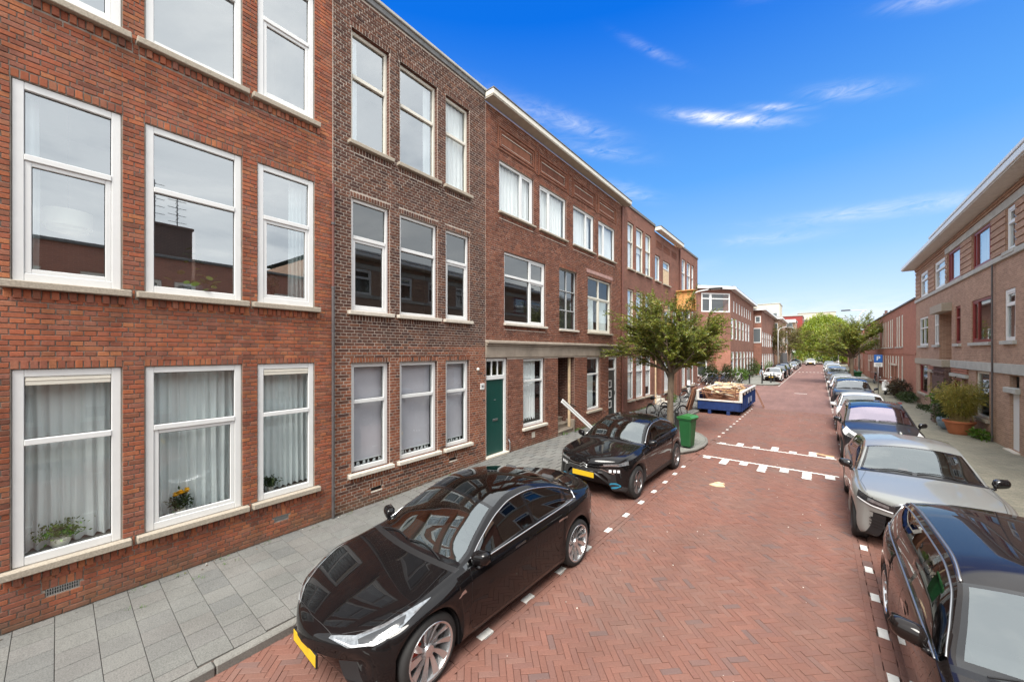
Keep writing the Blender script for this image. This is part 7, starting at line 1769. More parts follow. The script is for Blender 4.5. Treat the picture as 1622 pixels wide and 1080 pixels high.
# planting along the left corner house and the right-hand walls
for i, (x, y, r, h, m) in enumerate([(-6.25, 43.6, .75, 1.45, 'leaf_green'), (-6.3, 46.3, .6, 1.1, 'leaf_dark'), (-6.3, 48.6, .6, 1.15, 'leaf_dark'), (-6.35, 54.5, .55, 2.1, 'leaf_dark'), (-6.3, 57.5, .5, 1.6, 'leaf_green'), (-5.5, 64, .6, 1.6, 'leaf_green')]):
    shrub(['round bright green shrub at the corner of the corner house', 'dark low hedge shrub next to the round bright shrub', 'second dark low shrub along the corner house', 'tall dark shrub by the white door surround of the far left houses', 'light green shrub after the tall dark one on the left', 'green shrub in front of the loggia house'][i], x, y, .12, r, r * 1.2, h, m, 1400, .11, 20 + i)
shrub('spiny dark reddish bush by the terracotta terrace wall, right of the scooter', 4.05, 35.2, .14, .55, 1.0, 1.15, 'leaf_red', 1600, .11, 31)
shrub('dry olive bush behind the scooter', 4.15, 37.6, .14, .4, 1.0, .85, 'leaf_olive', 1200, .09, 32)
shrub('low grassy green planting against the tan house wall', 4.15, 33.0, .14, .42, 1.5, .55, 'leaf_dark', 1600, .09, 33)
shrub('patch of weeds at the foot of the tan house near the dark red door', 4.3, 29.3, .14, .25, .9, .22, 'leaf_dark', 500, .08, 34)
shrub('bright green weeds at the wall beside the terracotta pot', 4.35, 20.6, .14, .22, .55, .28, 'leaf_green', 380, .10, 35, name='weeds', cat='weeds')
shrub('small green plant at the porch of the house with the boarded window', -6.85, 23.6, .15, .28, .35, .45, 'leaf_green', 350, .09, 36)
# potted plants on the right pavement
def lathe_pot(root, prof, mat, name='pot'): b = MB(); b.lathe(prof, 28); return b.build(name, mat, root, smooth=True, ang=40)
M['terracotta'] = simple('terracotta_pot', (.42, .14, .06), .75, var=.1); M['bluepot'] = simple('blue_grey_pot', (.20, .27, .34), .35, var=.12); M['darkpot'] = simple('dark_green_pot', (.05, .06, .045), .6); M['corten'] = simple('brown_planter', (.16, .11, .09), .7, var=.15); M['soil'] = simple('potting_soil', (.05, .035, .025), .95, var=.3, sc=30)
p1 = empty('potted_bamboo', (4.02, 21.35, .14), 0, 'bushy yellow-green bamboo in a wide terracotta pot', 'potted plant')
lathe_pot(p1, [(0, 0), (.25, 0), (.28, .05), (.38, .42), (.42, .43), (.425, .50), (.38, .50), (.36, .44), (0, .43)], M['terracotta'])
rg = np.random.default_rng(3); P, D = [], []; b = MB()
for k in range(120):
    a = rg.uniform(0, 6.28); r0 = rg.uniform(0, .26); sp = rg.uniform(.08, .68); hh = rg.uniform(.95, 1.75); pts = []
    for i in range(7):
        f = i / 6; rr = r0 + sp * .75 * f ** 1.7; pts.append((rr * math.cos(a) * .95, rr * math.sin(a) * 1.15, .42 + hh * (f - .16 * f ** 3)))
        if i > 1:
            for q in range(13): P.append((pts[-1][0] + rg.normal(0, .055), pts[-1][1] + rg.normal(0, .055), pts[-1][2] + rg.normal(0, .07))); D.append((math.cos(a) + rg.normal(0, .6), math.sin(a) + rg.normal(0, .6), rg.normal(.0, .6)))
    b.tube(pts, .005, 3, cap=False)
tag(b.build('canes', simple('bamboo_cane', (.30, .24, .09), .6), p1), kind='stuff'); tag(leaves_obj('foliage', np.array(P), np.array(D), .12, M['leaf_bamboo'], p1, .16, .25), kind='stuff')
p2 = empty('potted_plant', (3.95, 22.4, .14), 0, 'round blue-grey pot behind the terracotta bamboo pot', 'potted plant')
lathe_pot(p2, [(0, 0), (.16, 0), (.28, .12), (.33, .28), (.33, .40), (.30, .46), (.27, .46), (.27, .40), (0, .39)], M['bluepot'])
tag(leaves_obj('foliage', rg.normal(0, 1, (260, 3)) * [.15, .15, .09] + [0, 0, .5], rg.normal(0, 1, (260, 3)), .1, M['leaf_dark'], p2), kind='stuff')
p3 = empty('potted_plant', (3.95, 23.1, .14), 0, 'small dark green pot with a low dark plant, beside the blue-grey pot', 'potted plant')
lathe_pot(p3, [(0, 0), (.14, 0), (.2, .36), (.22, .36), (.22, .40), (.17, .40), (0, .36)], M['darkpot'])
tag(leaves_obj('foliage', rg.normal(0, 1, (500, 3)) * [.20, .20, .14] + [0, 0, .58], rg.normal(0, 1, (500, 3)), .09, M['leaf_dark'], p3), kind='stuff')
p4 = empty('planter', (4.12, 24.4, .14), 0, 'tall square brown planter with a fresh green shrub against the brick pier', 'planter')
b = MB(); b.cbox(-.30, .30, -.30, .30, 0, .74, .012); b.cbox(-.25, .25, -.25, .25, .741, .75, .002, 1); b.build('box', [M['corten'], M['soil']], p4)
tag(leaves_obj('foliage', rg.normal(0, 1, (900, 3)) * [.17, .17, .14] + [0, 0, .98], rg.normal(0, 1, (900, 3)) + [0, 0, .6], .10, M['leaf_green'], p4), kind='stuff')
b = MB(); b.tube([(0, 0, 0), (.05, -.2, .9), (.0, -.5, 1.5)], .012, 5); sv = empty('shrub', (4.15, 23.6, .14), 0, 'straggly dark shrub between the square planter and the bamboo', 'shrub'); b.build('stem', M['twig'], sv)
tag(leaves_obj('foliage', rg.normal(0, 1, (1300, 3)) * [.2, .38, .34] + [0, -.25, 1.0], rg.normal(0, 1, (1300, 3)), .10, M['leaf_dark'], sv), kind='stuff')
# window-sill pots and flowers of the red house, drawn up behind the panes
def sill_pot(u, z, label, leafm, n, sx_, sz_, flower=None, y=.22, pot=(.085, .12), potm='cream', lsz=.05, up=.10):
    r_ = np.random.default_rng(int(u * 100)); root = empty('potted_plant', hloc(h1, u, y, z), 0, label, 'potted plant')
    lathe_pot(root, [(0, 0), (pot[0] * .75, 0), (pot[0], pot[1] * .5), (pot[0] * .92, pot[1]), (pot[0] * .8, pot[1]), (0, pot[1] * .9)], M[potm])
    P = r_.normal(0, 1, (n, 3)) * [sx_, sx_, sz_] + [0, 0, pot[1] + up]; tag(leaves_obj('foliage', P, r_.normal(0, 1, (n, 3)) + [0, 0, .4], lsz, M[leafm], root, .5), kind='stuff')
    if flower:
        for k in range(flower):
            a = r_.uniform(0, 6.28); rr = r_.uniform(0, .09); b = MB(); c0 = (rr * math.cos(a), rr * math.sin(a), pot[1] + .20 + r_.uniform(-.02, .05))
            for q in range(3):
                for j in range(12):
                    t = j * math.pi / 6 + q * .26; rad = .034 - q * .008; b.tri((c0[0], c0[1], c0[2] - .01), (c0[0] + rad * math.cos(t - .22), c0[1] + rad * math.sin(t - .22), c0[2] + .006 * q + .008), (c0[0] + rad * math.cos(t + .22), c0[1] + rad * math.sin(t + .22), c0[2] + .006 * q + .008))
            b.build('flower', M['yellow'], root)
    return root
M['yellow'] = simple('yellow_petals', (.85, .50, .01), .6, var=.1)
zs_ = .83
sill_pot(.43, zs_, 'spreading leafy green plant in a cream and blue pot in the leftmost ground-floor window', 'leaf_green', 420, .085, .045, y=.20, pot=(.085, .10), lsz=.045, up=.09)
sill_pot(1.55, zs_, 'yellow chrysanthemum in a small pot in the middle ground-floor window', 'leaf_dark', 300, .055, .05, flower=16, y=.20, pot=(.06, .085), lsz=.05)
sill_pot(2.72, zs_, 'small dark green plant in a pale pot in the right-hand ground-floor window', 'leaf_dark', 300, .05, .04, y=.20, pot=(.055, .085), lsz=.045, up=.06)
pk = empty('money_plant', hloc(h1, 1.72, .30, 4.06), 0, 'round-leaved money plant with a support stick in the middle first-floor window', 'potted plant')
lathe_pot(pk, [(0, 0), (.08, 0), (.11, .12), (.105, .14), (0, .12)], M['bluepot']); b = MB(); b.tube([(0, 0, .1), (0, 0, .95)], .022, 8); b.build('support_stick', simple('pinkish_stick', (.45, .30, .26), .8), pk)
b = MB(); rr_ = random.Random(5)
for k in range(46):
    hi = k > 30; a = rr_.uniform(0, 6.28); d = rr_.uniform(.08, .30) if not hi else rr_.uniform(.04, .13); z = rr_.uniform(.06, .30) if not hi else rr_.uniform(.3, .8); s_ = rr_.uniform(.03, .05)
    c0 = Vector((d * math.cos(a), d * math.sin(a), z)); nn = Vector((rr_.gauss(0, .5), rr_.gauss(0, .5), 1)).normalized(); u_ = nn.orthogonal().normalized(); w_ = nn.cross(u_)
    b.poly([c0 + (u_ * math.cos(j * .785) + w_ * math.sin(j * .785)) * s_ for j in range(8)]); 
b.build('leaves', M['leaf_green2'] if 'leaf_green2' in M else simple('round_leaf_green', (.16, .24, .03), .45, var=.3, sc=30), pk)
ls = empty('lamp_shade', hloc(h1, .50, .42, 4.78), 0, 'cream drum lampshade hanging in the leftmost first-floor window', 'lamp')
b = MB(); b.lathe([(.21, 0), (.21, .20)], 36); b.lathe([(.18, -.05), (.18, .0)], 36); b.build('shade', cloth('lampshade_cloth', (.90, .84, .70), .0, .3), ls, smooth=True); b = MB(); b.tube([(0, 0, .15), (0, 0, 2.0)], .006, 5); b.build('cord', M['black'], ls)
pt = sill_pot(2.75, 4.05, 'spiky dark houseplant in the third first-floor window of the red house', 'leaf_dark', 60, .05, .09, y=.28, lsz=.14, up=.14)
# ================================================================= street things
M['binlid'] = simple('green_bin_lid', (.03, .16, .04), .45, var=.08); M['bingreen'] = simple('green_bin_plastic', (.012, .085, .025), .5, var=.15)
def wheelie(label, x, y, z, rz, grp='green wheelie bins'):
    root = empty('wheelie_bin', (x, y, z), rz, label, 'bin', grp); b = MB(); rows = []
    for zz, w, d in ((.06, .21, .24), (.10, .22, .25), (.90, .275, .33), (.93, .285, .345)):
        rows.append([(sx_ * (w - c1), sy2 * (d - c2), zz) for sx_, sy2, c1, c2 in ((-1, -1, 0, .05), (-1, -1, .05, 0), (1, -1, .05, 0), (1, -1, 0, .05), (1, 1, 0, .05), (1, 1, .05, 0), (-1, 1, .05, 0), (-1, 1, 0, .05))])
    b.grid(rows, 0, True); b.poly(rows[0][::-1]); b.cbox(-.30, .30, -.36, .36, .90, .95, .012); b.build('body', M['bingreen'], root)
    b = MB(); b.prism([(-.40, .955), (.37, .955), (.36, 1.0), (.15, 1.055), (-.30, 1.045), (-.41, .99)], -.315, .315, 0, Matrix(((0, 0, 1, 0), (1, 0, 0, 0), (0, 1, 0, 0), (0, 0, 0, 1)))); b.build('lid', M['binlid'], root)
    b = MB(); b.tube([(-.24, .42, .97), (.24, .42, .97)], .016, 8); b.tube([(-.24, .42, .97), (-.24, .34, .92)], .016, 6); b.tube([(.24, .42, .97), (.24, .34, .92)], .016, 6); b.build('handle', M['bingreen'], root)
    for s_ in (-1, 1):
        b = MB(); b.lathe([(.0, -.03), (.10, -.03), (.105, -.02), (.105, .02), (.10, .03), (0, .03)], 20, 0, Matrix.Translation((s_ * .27, .30, .105)), 'x'); b.build('wheel', M['rubber'], root, smooth=True, ang=40)
    b = MB(); b.cbox(-.2, .2, -.30, -.262, .2, .85, .004); return root
_w = wheelie('green wheelie bin with its lid shut on the rounded island beside the black crossover', -3.30, 12.95, .108, R(80)); _w.scale = (.80, .62, 1)
wheelie('green wheelie bin by the lamp post near the right-hand street tree', 2.95, 52.0, .14, R(20))
wheelie('second green wheelie bin, just behind the right-hand tree trunk', 2.75, 55.0, .14, R(-10))
M['bollard'] = simple('black_bollard_paint', (.02, .022, .022), .45, var=.2)
def bollard(label, x, y, z, h=.95, r=.065):
    b = MB(); b.lathe([(0, 0), (r * 1.15, 0), (r * 1.15, .06), (r, .08), (r * .9, h - .18), (r * 1.1, h - .16), (r * 1.1, h - .12), (r * .85, h - .10), (r * .8, h - .03), (0, h)], 14)
    o = b.build('bollard', M['bollard'], None, smooth=True, ang=40, loc=(x, y, z)); return tag(o, label, 'bollard', 'black bollards')
bollard('black bollard between the tree trunk and the green wheelie bin', -3.95, 14.1, .108, 1.05, .075)
for i, (x, y) in enumerate([(-5.25, 42.7), (-4.3, 43.5), (-3.75, 45.3), (-3.6, 46.6), (-5.9, 42.6)]):
    bollard('black bollard on the far corner pavement, %s' % ['second from the corner house', 'third from the corner house', 'in front of the white hatchback, left one', 'in front of the white hatchback, right one', 'closest to the round green shrub'][i], x, y, .12)
# lamp posts
M['lampwhite'] = simple('white_lamp_post_paint', (.66, .67, .66), .5, var=.15)
def lamp_post(label, x, y, z, h, arm, rz):
    root = empty('street_lamp', (x, y, z), rz, label, 'street lamp', 'white street lamps'); b = MB()
    b.tube([(0, 0, 0), (0, 0, 1.2)], .09, 12); b.tube([(0, 0, 1.2), (0, 0, h - .9), (.05, 0, h - .45), (.28, 0, h - .1), (.6, 0, h + .02), (arm, 0, h + .10)], [.075, .055, .052, .045, .04, .035], 10); b.build('post', M['lampwhite'], root, smooth=True)
    b = MB(); b.cbox(arm - .15, arm + .62, -.14, .14, h + .06, h + .17, .03, 0, Matrix.Translation((0, 0, 0))); b.build('lamp_head', M['dark_metal'], root)
    b = MB(); b.cbox(arm - .02, arm + .5, -.10, .10, h + .045, h + .058, .004); b.build('lens', M['white_pvc'], root)
    return root
lamp_post('white lamp post with a curved arm before the side street on the left', -6.55, 26.0, .15, 6.9, 1.3, R(10))
lamp_post('tall white lamp post on the right pavement behind the green bins', 3.25, 54.0, .14, 7.4, -1.3, 0)
lamp_post('white lamp post on the far left pavement by the small trees', -5.1, 73.0, .12, 6.9, 1.3, 0)
lamp_post('most distant white lamp post on the left, before the willow', -5.1, 108.0, .12, 6.9, 1.3, 0)
lamp_post('distant white lamp post on the right beside the willow', 3.2, 108.0, .12, 7.2, -1.3, 0)
# parking sign
ps = empty('road_sign', (3.25, 37.3, .14), R(-4), 'blue square parking sign with a white plate on a grey post', 'road sign'); b = MB(); b.tube([(0, 0, 0), (0, 0, 2.75)], .035, 10); b.build('post', M['alu'], ps, smooth=True)
b = MB(); b.cbox(-.22, .22, -.055, -.035, 2.3, 2.85, .01); o = b.build('sign_plate', simple('sign_blue', (.01, .10, .36), .4, var=.03), ps)
t = text_mesh('P', .42, 'letter', M['white_pvc'], o); t.location = (0, -.057, 2.575); t.rotation_euler = (R(90), 0, 0)
b = MB(); b.cbox(-.22, .22, -.055, -.035, 1.98, 2.27, .008); o = b.build('sub_plate', M['white_pvc'], ps)
b = MB(); 
for z in (2.20, 2.13, 2.06): b.box(-.15, .15, -.058, -.0553, z - .012, z + .012)
b.build('sub_plate_lines', M['black'], o)
# skip with timber waste
sk = empty('skip', (-3.98, 24.0, 0), R(0), 'blue open waste skip with a white rim, heaped with timber waste', 'skip')
M['skipblue'] = simple('skip_blue_paint', (.008, .03, .125), .5, var=.3, sc=5); M['skipwhite'] = simple('worn_white_rim_paint', (.62, .60, .56), .6, var=.25, sc=6)
W2, L2_ = .98, 2.55
b = MB(); b.cbox(-W2, -W2 + .05, -L2_, L2_, .22, 1.12, .008); b.build('side_panel', M['skipblue'], sk); b = MB(); b.cbox(W2 - .05, W2, -L2_, L2_, .22, 1.12, .008); b.build('side_panel', M['skipblue'], sk)
b = MB(); b.cbox(-W2 + .052, W2 - .052, -L2_, -L2_ + .05, .22, .66, .008); b.build('end_panel', M['skipblue'], sk); b = MB(); b.cbox(-W2 + .052, W2 - .052, L2_ - .05, L2_, .22, 1.12, .008); b.build('end_panel', M['skipblue'], sk)
b = MB(); b.cbox(-W2 + .055, W2 - .055, -L2_ + .055, L2_ - .055, .2, .26, .005); b.cbox(-.5, -.35, -L2_, L2_, .0, .198, .01); b.cbox(.35, .5, -L2_, L2_, .0, .198, .01); b.build('base', M['skipblue'], sk)
for s_ in (-1, 1):
    for k in range(9):
        b = MB(); y = -L2_ + .2 + k * .59; b.cbox(s_ * (W2 + .002) - (0 if s_ > 0 else .055), s_ * (W2 + .002) + (.055 if s_ > 0 else 0), y - .05, y + .05, .22, 1.0, .01); b.build('rib', M['skipblue'], sk)
    b = MB(); b.cbox(s_ * W2 - .07, s_ * W2 + .07, -L2_ - .01, L2_ + .01, 1.123, 1.20, .012); b.cbox(s_ * W2 - .065, s_ * W2 + .065, -L2_ - .012, -L2_ + .06, .66, 1.12, .01); b.build('rim', M['skipwhite'], sk)
    if s_ > 0:
        b = MB()
        for y in (-1.9, -.9, .1, 1.1, 2.0): b.box(W2 + .06, W2 + .064, y, y + .4, 1.0, 1.11)
        b.build('marking', M['skipwhite'], sk)
b = MB(); b.cbox(-W2, W2, -L2_ - .04, -L2_ + .08, .663, .74, .012); b.build('rim', M['skipwhite'], sk)
b = MB(); rr = random.Random(3)
for k in range(2): b.box(W2 + .058, W2 + .062, -.6 + k * .9, -.1 + k * .9, .45, .75)
b.build('lettering_patch', simple('faded_white_print', (.30, .36, .50), .6, var=.4, sc=30), sk)
wm_ = [M['wood'], M['wood_pale'], M['wood_brown'], M['wood_pale'], M['skipwhite']]
b = MB(); b.grid([[(-.9 + .3 * i, -2.4 + .4 * j, .55 + .45 * math.sin(math.pi * min(1, (j + .5) / 9)) * math.sin(math.pi * (i + .5) / 7) + rr.uniform(-.05, .05)) for i in range(7)] for j in range(13)]); b.build('rubble_fill', M['wood_brown'], sk)
for k in range(80):
    ln = rr.uniform(.3, 1.35); w = rr.uniform(.04, .17); th = rr.uniform(.012, .035); x = rr.uniform(-.75, .75); y = rr.uniform(-2.35, 2.2); a = rr.uniform(-1.2, 1.2) + (math.pi / 2 if rr.random() < .3 else 0); e = rr.uniform(-.18, .2)
    z = .72 + .50 * math.cos(x * 1.4) * (.5 + .5 * math.sin(math.pi * (y + 2.6) / 5.2)) + rr.uniform(0, .22); mt = Matrix.Translation((x * .8, y, z)) @ Matrix.Rotation(a, 4, 'Z') @ Matrix.Rotation(e, 4, 'Y') @ Matrix.Rotation(rr.uniform(-.6, .6), 4, 'X')
    ln = min(ln, 1.5 if abs(math.cos(a)) > .5 else ln); b = MB(); b.box(-ln / 2, ln / 2, -w / 2, w / 2, -th / 2, th / 2, 0, mt)
    o = b.build('plank', wm_[k % 5], None); tag(o, '%s %s piece of timber heaped in the blue skip' % (['orange-brown', 'pale yellow', 'dark brown', 'pale yellow', 'white-painted'][k % 5], 'wide' if w > .11 else ('thin' if w < .07 else 'narrow')), 'plank', 'timber waste in the skip: %s %s' % (['orange-brown', 'pale yellow', 'dark brown', 'pale yellow', 'white-painted'][k % 5], 'wide' if w > .11 else ('thin' if w < .07 else 'narrow')))
for k, (x, y, w, h, a, m) in enumerate([(.62, -2.2, .05, .95, 6, 'wood_brown'), (-.75, -2.1, .05, .9, -8, 'wood_brown'), (.75, -1.6, .5, .8, 10, 'wood_pale'), (-.6, -1.5, .6, .7, -14, 'wood_brown')]):
    b = MB(); b.cbox(-.02, .02, -w, w, 0, h, .004, 0, Matrix.Translation((x - 0, y, .45)) @ Matrix.Rotation(R(a), 4, 'Y')); o = b.build('board', M[m]); o.location = (-3.98, 24.0, 0); tag(o, ['narrow brown board upright at the right front of the skip', 'narrow brown board upright at the left front of the skip', 'pale board leaning against the right side inside the skip', 'wide brown board inside the left front of the skip'][k], 'board')
for o in list(COL.objects):
    if o.name.startswith('plank'): o.location = (-3.98, 24.0, 0)
for k, (dx, a, m) in enumerate([(-.02, 14, 'wood_brown'), (-.22, 18, 'wood_brown')]):
    b = MB(); b.cbox(-.025, .025, -.35, .35, 0, 1.25, .005); o = b.build('door_panel', M[m], None, loc=(-5.3 + dx, 21.3 + .3 * k, .1), rot=(0, R(a), 0)); tag(o, ['brown timber panel leaning on the skip, nearest the road', 'brown timber panel leaning on the skip, nearest the lamp post'][k], 'panel')
ld = empty('ladder', (-2.72, 25.6, 0), R(0), 'narrow brown ladder frame standing against the street side of the skip', 'ladder')
for y in (-.2, .2): b = MB(); b.tube([(.28, y, .0), (-.12, y * .8, 1.0)], .02, 6); b.build('rail', M['wood_brown'], ld)
for k in range(4): b = MB(); f = .12 + .24 * k; b.tube([(.28 - .4 * f, -.2, f), (.28 - .4 * f, .2, f)], .014, 5); b.build('rung', M['wood_brown'], ld)
# debris on the road
def junk(label, pts, z0, th, mat, cat='debris', name='debris'):
    b = MB(); b.prism(pts, z0, z0 + th); return tag(b.build(name, mat), label, cat)
junk('flat piece of torn cardboard on the road before the hump', [(-2.05, 9.95), (-1.9, 9.9), (-1.72, 10.0), (-1.78, 10.12), (-1.98, 10.1)], .006, .02, M['wood_pale'])
junk('smaller pale scrap beside the torn cardboard', [(-1.98, 10.16), (-1.82, 10.15), (-1.76, 10.22), (-1.9, 10.27)], .006, .02, M['wood_pale'])
fr_ = empty('timber_frame', (.12, 14.95, .01), R(-24), 'small broken timber frame lying by the front wheel of the people carrier', 'debris')
b = MB(); fr_.scale = (.7, .7, .7); b.cbox(-.28, .28, -.015, .02, 0, .03, .003); b.build('slat', M['wood_pale'], fr_); b = MB(); b.cbox(-.26, .30, .10, .135, 0, .03, .003); b.build('slat', M['wood'], fr_); b = MB(); b.cbox(-.31, -.285, -.02, .14, 0, .035, .003); b.build('slat', M['wood_pale'], fr_)
junk('red scrap of plastic on the right pavement by the bushes', [(3.5, 31.5), (3.7, 31.3), (3.8, 31.9), (3.55, 32.0)], .15, .02, simple('red_scrap', (.35, .03, .04), .6))
# bicycles
def bicycle(label, x, y, z, rz, lean=4, col='black', first=[None], frame=None, name='bicycle', lie=0):
    root = empty('bicycle', (x, y, z), 0, label, 'bicycle', 'parked bicycles'); root.rotation_euler = (R(lean) + R(lie), 0, rz)
    if first[0] is None:
        ty = MB(); n = 28; ty.tube([(.34 * math.cos(2 * math.pi * k / n), 0, .34 * math.sin(2 * math.pi * k / n)) for k in range(n + 1)], .019, 6, cap=False)
        sp = MB(); sp.tube([(.318 * math.cos(2 * math.pi * k / n), 0, .318 * math.sin(2 * math.pi * k / n)) for k in range(n + 1)], .009, 4, cap=False)
        for k in range(16): a = 2 * math.pi * k / 16; sp.tube([(.03 * math.cos(a + .6), .02 * (k % 2 * 2 - 1), .03 * math.sin(a + .6)), (.315 * math.cos(a), 0, .315 * math.sin(a))], .0018, 3, cap=False)
        sp.tube([(0, -.05, 0), (0, .05, 0)], .022, 6)
        fb = MB()
        for a, b_, r in [((-.52, 0, .34), (-.08, 0, .30), .011), ((-.52, 0, .34), (-.20, 0, .86), .010), ((-.08, 0, .30), (-.20, 0, .92), .015), ((-.08, 0, .30), (.36, 0, .80), .017), ((-.15, 0, .62), (.37, 0, .86), .014), ((.35, 0, .76), (.40, 0, .98), .016), ((.35, 0, .78), (.50, .0, .42), .013), ((.50, 0, .42), (.56, 0, .34), .012)]: fb.tube([a, b_], r, 7)
        fd = MB()
        for cx_ in (-.52, .56):
            pts = [(cx_ + .375 * math.cos(a), 0, .34 + .375 * math.sin(a)) for a in [R(q) for q in ((20, 50, 80, 110, 140, 170, 190) if cx_ < 0 else (30, 60, 90, 120, 150))]]; fd.tube(pts, .02, 5)
        fd.box(-.78, -.34, -.07, .07, .735, .75); fd.cbox(-.52, -.12, .02, .045, .26, .36, .01)
        hb2 = MB(); hb2.tube([(.40, 0, .98), (.42, 0, 1.06)], .013, 6); hb2.tube([(.20, -.28, 1.04), (.34, -.27, 1.10), (.43, -.12, 1.08), (.43, .12, 1.08), (.34, .27, 1.10), (.20, .28, 1.04)], .013, 6)
        sd = MB(); sd.tube([(-.36, 0, .95), (-.26, 0, .965), (-.14, 0, .95), (-.04, 0, .945)], [.075, .085, .045, .025], 8); sd.tube([(-.20, 0, .86), (-.215, 0, .94)], .013, 6)
        pe = MB(); pe.tube([(-.08, -.09, .30), (-.08, .09, .30)], .012, 6); pe.tube([(-.08, .09, .30), (.02, .09, .18)], .010, 5); pe.tube([(-.08, -.09, .30), (-.18, -.09, .42)], .010, 5); pe.cbox(-.02, .07, .09, .17, .17, .19, .004); pe.cbox(-.23, -.14, -.17, -.09, .41, .43, .004)
        first[0] = dict(ty=ty.mesh('tyre', M['rubber'], True), sp=sp.mesh('spokes', M['alu']), fb=fb.mesh('frame', M['dark_metal'], True), fd=fd.mesh('mudguard', M['black'], True), hb=hb2.mesh('handlebar', M['alu'], True), sd=sd.mesh('saddle', M['black'], True), pe=pe.mesh('pedals', M['dark_metal']))
    g = first[0]
    for cx_ in (-.52, .56): w = link('wheel', g['ty'], root, (cx_, 0, .34)); link('spokes', g['sp'], w)
    f = link('frame', g['fb'], root)
    if frame: f.material_slots[0].link = 'OBJECT'; f.material_slots[0].material = frame
    for k, nm in (('fd', 'mudguard'), ('hb', 'handlebar'), ('sd', 'saddle'), ('pe', 'pedals')): link(nm, g[k], root)
    return root
bl = simple('blue_bike_paint', (.03, .05, .12), .4); wh = simple('white_bike_paint', (.6, .6, .6), .4)
bicycle('dark bicycle leaning at the foot of the white lamp post', -6.1, 24.6, .15, R(60), 6)
bicycle('silver-framed bicycle leaning over on the pavement behind the black crossover', -5.7, 17.6, .13, R(75), -10, frame=wh)
bicycle('black bicycle beside the tree trunk behind the black crossover', -5.05, 17.3, .11, R(65), 8)
for i, (x, y, a, l) in enumerate([(-7.3, 39.1, 40, 5), (-7.9, 38.6, 50, -4), (-8.4, 38.1, 45, 7), (-6.9, 40.0, 55, -6), (-7.0, 38.0, 30, 5), (-6.1, 41.2, 60, 4)]):
    bicycle('bicycle in the cluster by the slanted corner front, %s' % ['front middle', 'next to the front middle one', 'leftmost', 'nearest the brick pier', 'closest to the road', 'alone at the street corner'][i], x, y, .12, R(a), l, frame=[None, bl, wh, None, bl, wh][i])
shrub('dark evergreen shrub with pale blossoms behind the bicycle cluster', -8.0, 39.7, .12, .8, .6, 1.7, 'leaf_dark', 2600, .12, 51)
shrub('second dark shrub next to the brick pier behind the bicycles', -6.9, 40.9, .12, .55, .5, 1.75, 'leaf_dark', 1800, .12, 52)
bicycle('bicycle against the terracotta terrace wall near the far bins', 4.1, 50.5, .14, R(88), 6)
# scooter
sc_ = empty('motor_scooter', (3.7, 38.0, .14), R(-98), 'white and black retro motor scooter parked on the right pavement', 'scooter')
for x in (-.6, .62):
    b = MB(); b.lathe([(.14, -.05), (.2, -.055), (.235, -.035), (.245, 0), (.235, .035), (.2, .055), (.14, .05)], 24, 0, Matrix.Translation((x, 0, .245)), 'y'); w = b.build('wheel', M['rubber'], sc_, smooth=True); b = MB(); b.lathe([(0, -.045), (.15, -.04), (.15, .04), (0, .045)], 20, 0, Matrix.Translation((x, 0, .245)), 'y'); b.build('rim', M['rim'], w, smooth=True, ang=40)
b = MB(); rows = []
for x, z, w, h in ((-.92, .62, .03, .04), (-.85, .60, .12, .16), (-.6, .55, .19, .22), (-.3, .52, .17, .22), (-.1, .48, .12, .2), (-.05, .46, .05, .1)): rows.append([(x, w * math.cos(a * math.pi / 8), z + h * math.sin(a * math.pi / 8)) for a in range(16)])
b.grid(rows, 0, True); b.build('rear_body', M['bollard'], sc_, smooth=True)
b = MB(); b.cbox(-.1, .38, -.15, .15, .26, .31, .02); b.build('footboard', M['black'], sc_)
b = MB(); rows = [[(.40 + .05 * math.cos(2.2 * (y / .2)) - .16 * t, y * (1 - .3 * abs(t - .5)), .30 + .62 * t) for y in np.linspace(-.2, .2, 9)] for t in np.linspace(0, 1, 8)]; b.grid(rows); b.grid([[(p[0] - .03, p[1], p[2]) for p in r] for r in rows]); b.build('leg_shield', M['white_pvc'], sc_, smooth=True)
b = MB(); b.cbox(-.75, -.12, -.13, .13, .76, .86, .03); b.build('seat', M['black'], sc_); b = MB(); rows = [[(.62 + .26 * math.cos(a), w, .245 + .27 * math.sin(a)) for a in np.linspace(.3, 2.8, 9)] for w in (-.08, 0, .08)]; b.grid(rows); b.build('front_mudguard', M['white_pvc'], sc_, smooth=True)
b = MB(); b.tube([(.62, 0, .25), (.42, 0, .85), (.36, 0, 1.0)], .03, 8); b.tube([(.28, -.32, 1.04), (.36, -.1, 1.02), (.36, .1, 1.02), (.28, .32, 1.04)], .016, 6); b.sphere((.43, 0, .98), .085, 12, 8); b.build('handlebar', M['white_pvc'], sc_, smooth=True)
for s_ in (-1, 1): b = MB(); b.tube([(.33, s_ * .2, 1.03), (.30, s_ * .26, 1.2)], .006, 4); b.lathe([(0, 0), (.05, 0), (.045, .02), (0, .025)], 12, 0, Matrix.Translation((.30, s_ * .27, 1.22)), 'x'); b.build('mirror', M['chrome'], sc_)
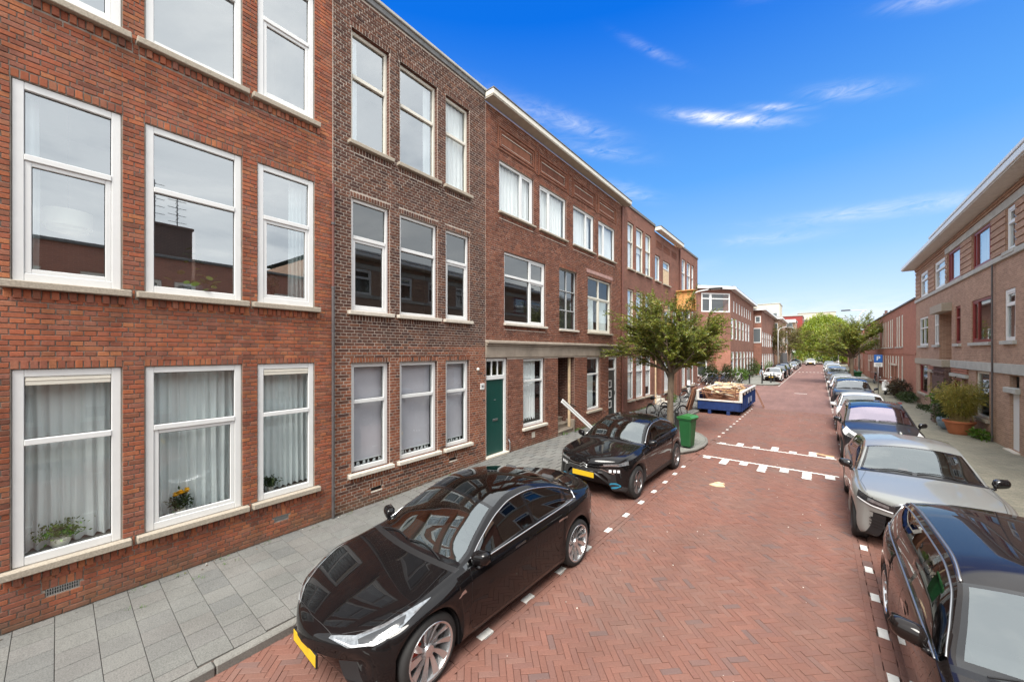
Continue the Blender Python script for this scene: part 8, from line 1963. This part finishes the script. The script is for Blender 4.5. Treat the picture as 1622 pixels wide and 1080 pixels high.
# pedestrian walking away on the far left pavement
def skin_body(name, joints, edges, mat, parent, lv=2, root_i=0):
    me = bpy.data.meshes.new(name); me.from_pydata([j[:3] for j in joints], edges, []); o = bpy.data.objects.new(name, me); COL.objects.link(o)
    sk_ = o.modifiers.new('skin', 'SKIN'); sk_.use_smooth_shade = True
    if not me.skin_vertices: 
        pass
    for v, j in zip(me.skin_vertices[0].data, joints): v.radius = (j[3], j[4] if len(j) > 4 else j[3])
    me.skin_vertices[0].data[root_i].use_root = True
    ss = o.modifiers.new('sub', 'SUBSURF'); ss.levels = lv; ss.render_levels = lv
    dg = bpy.context.evaluated_depsgraph_get(); dg.update(); m2 = bpy.data.meshes.new_from_object(o.evaluated_get(dg)); bpy.data.objects.remove(o)
    m2.materials.clear(); m2.materials.append(mat); return link(name, m2, parent)
pe = empty('person', (-5.45, 54.5, .12), R(80), 'person walking on the far left pavement in a dark jacket and light blue jeans', 'person')
J = [(0, 0, .95, .13, .10), (0, 0, 1.15, .13, .09), (0, 0, 1.38, .15, .10), (0, 0, 1.52, .055), (0, .01, 1.62, .08), (0, .01, 1.70, .075),
     (-.09, 0, .90, .085), (-.10, .16, .50, .06), (-.10, .06, .10, .04), (-.10, .18, .04, .035), (.09, 0, .90, .085), (.10, -.05, .50, .06), (.10, -.30, .14, .04), (.10, -.22, .05, .035),
     (-.19, 0, 1.42, .06), (-.25, -.10, 1.15, .045), (-.24, .02, .92, .032), (.19, 0, 1.42, .06), (.25, .10, 1.15, .045), (.24, .24, .98, .032)]
E_ = [(0, 1), (1, 2), (2, 3), (3, 4), (4, 5), (0, 6), (6, 7), (7, 8), (8, 9), (0, 10), (10, 11), (11, 12), (12, 13), (2, 14), (14, 15), (15, 16), (2, 17), (17, 18), (18, 19)]
t_ = NT('person_colours'); sp_ = t_.n('ShaderNodeSeparateXYZ'); t_.l(t_.obj(), sp_.inputs[0]); zz_ = sp_.outputs[2]
t_.bsdf(t_.ramp(t_.math('DIVIDE', zz_, 2.0), [(0, (.02, .02, .02)), (.055, (.30, .38, .48)), (.455, (.012, .012, .014)), (.765, (.35, .2, .14)), (.805, (.35, .2, .14))], 'CONSTANT'), .85)
skin_body('body', J, E_, t_.mat, pe)
b = MB(); b.sphere((0, -.005, 1.68), .10, 12, 8, 0, (1, 1, 1.05)); b.build('hair', simple('dark_hair', (.02, .015, .012), .7), pe, smooth=True)
# overhead detail: aerial wires none; bird-free sky
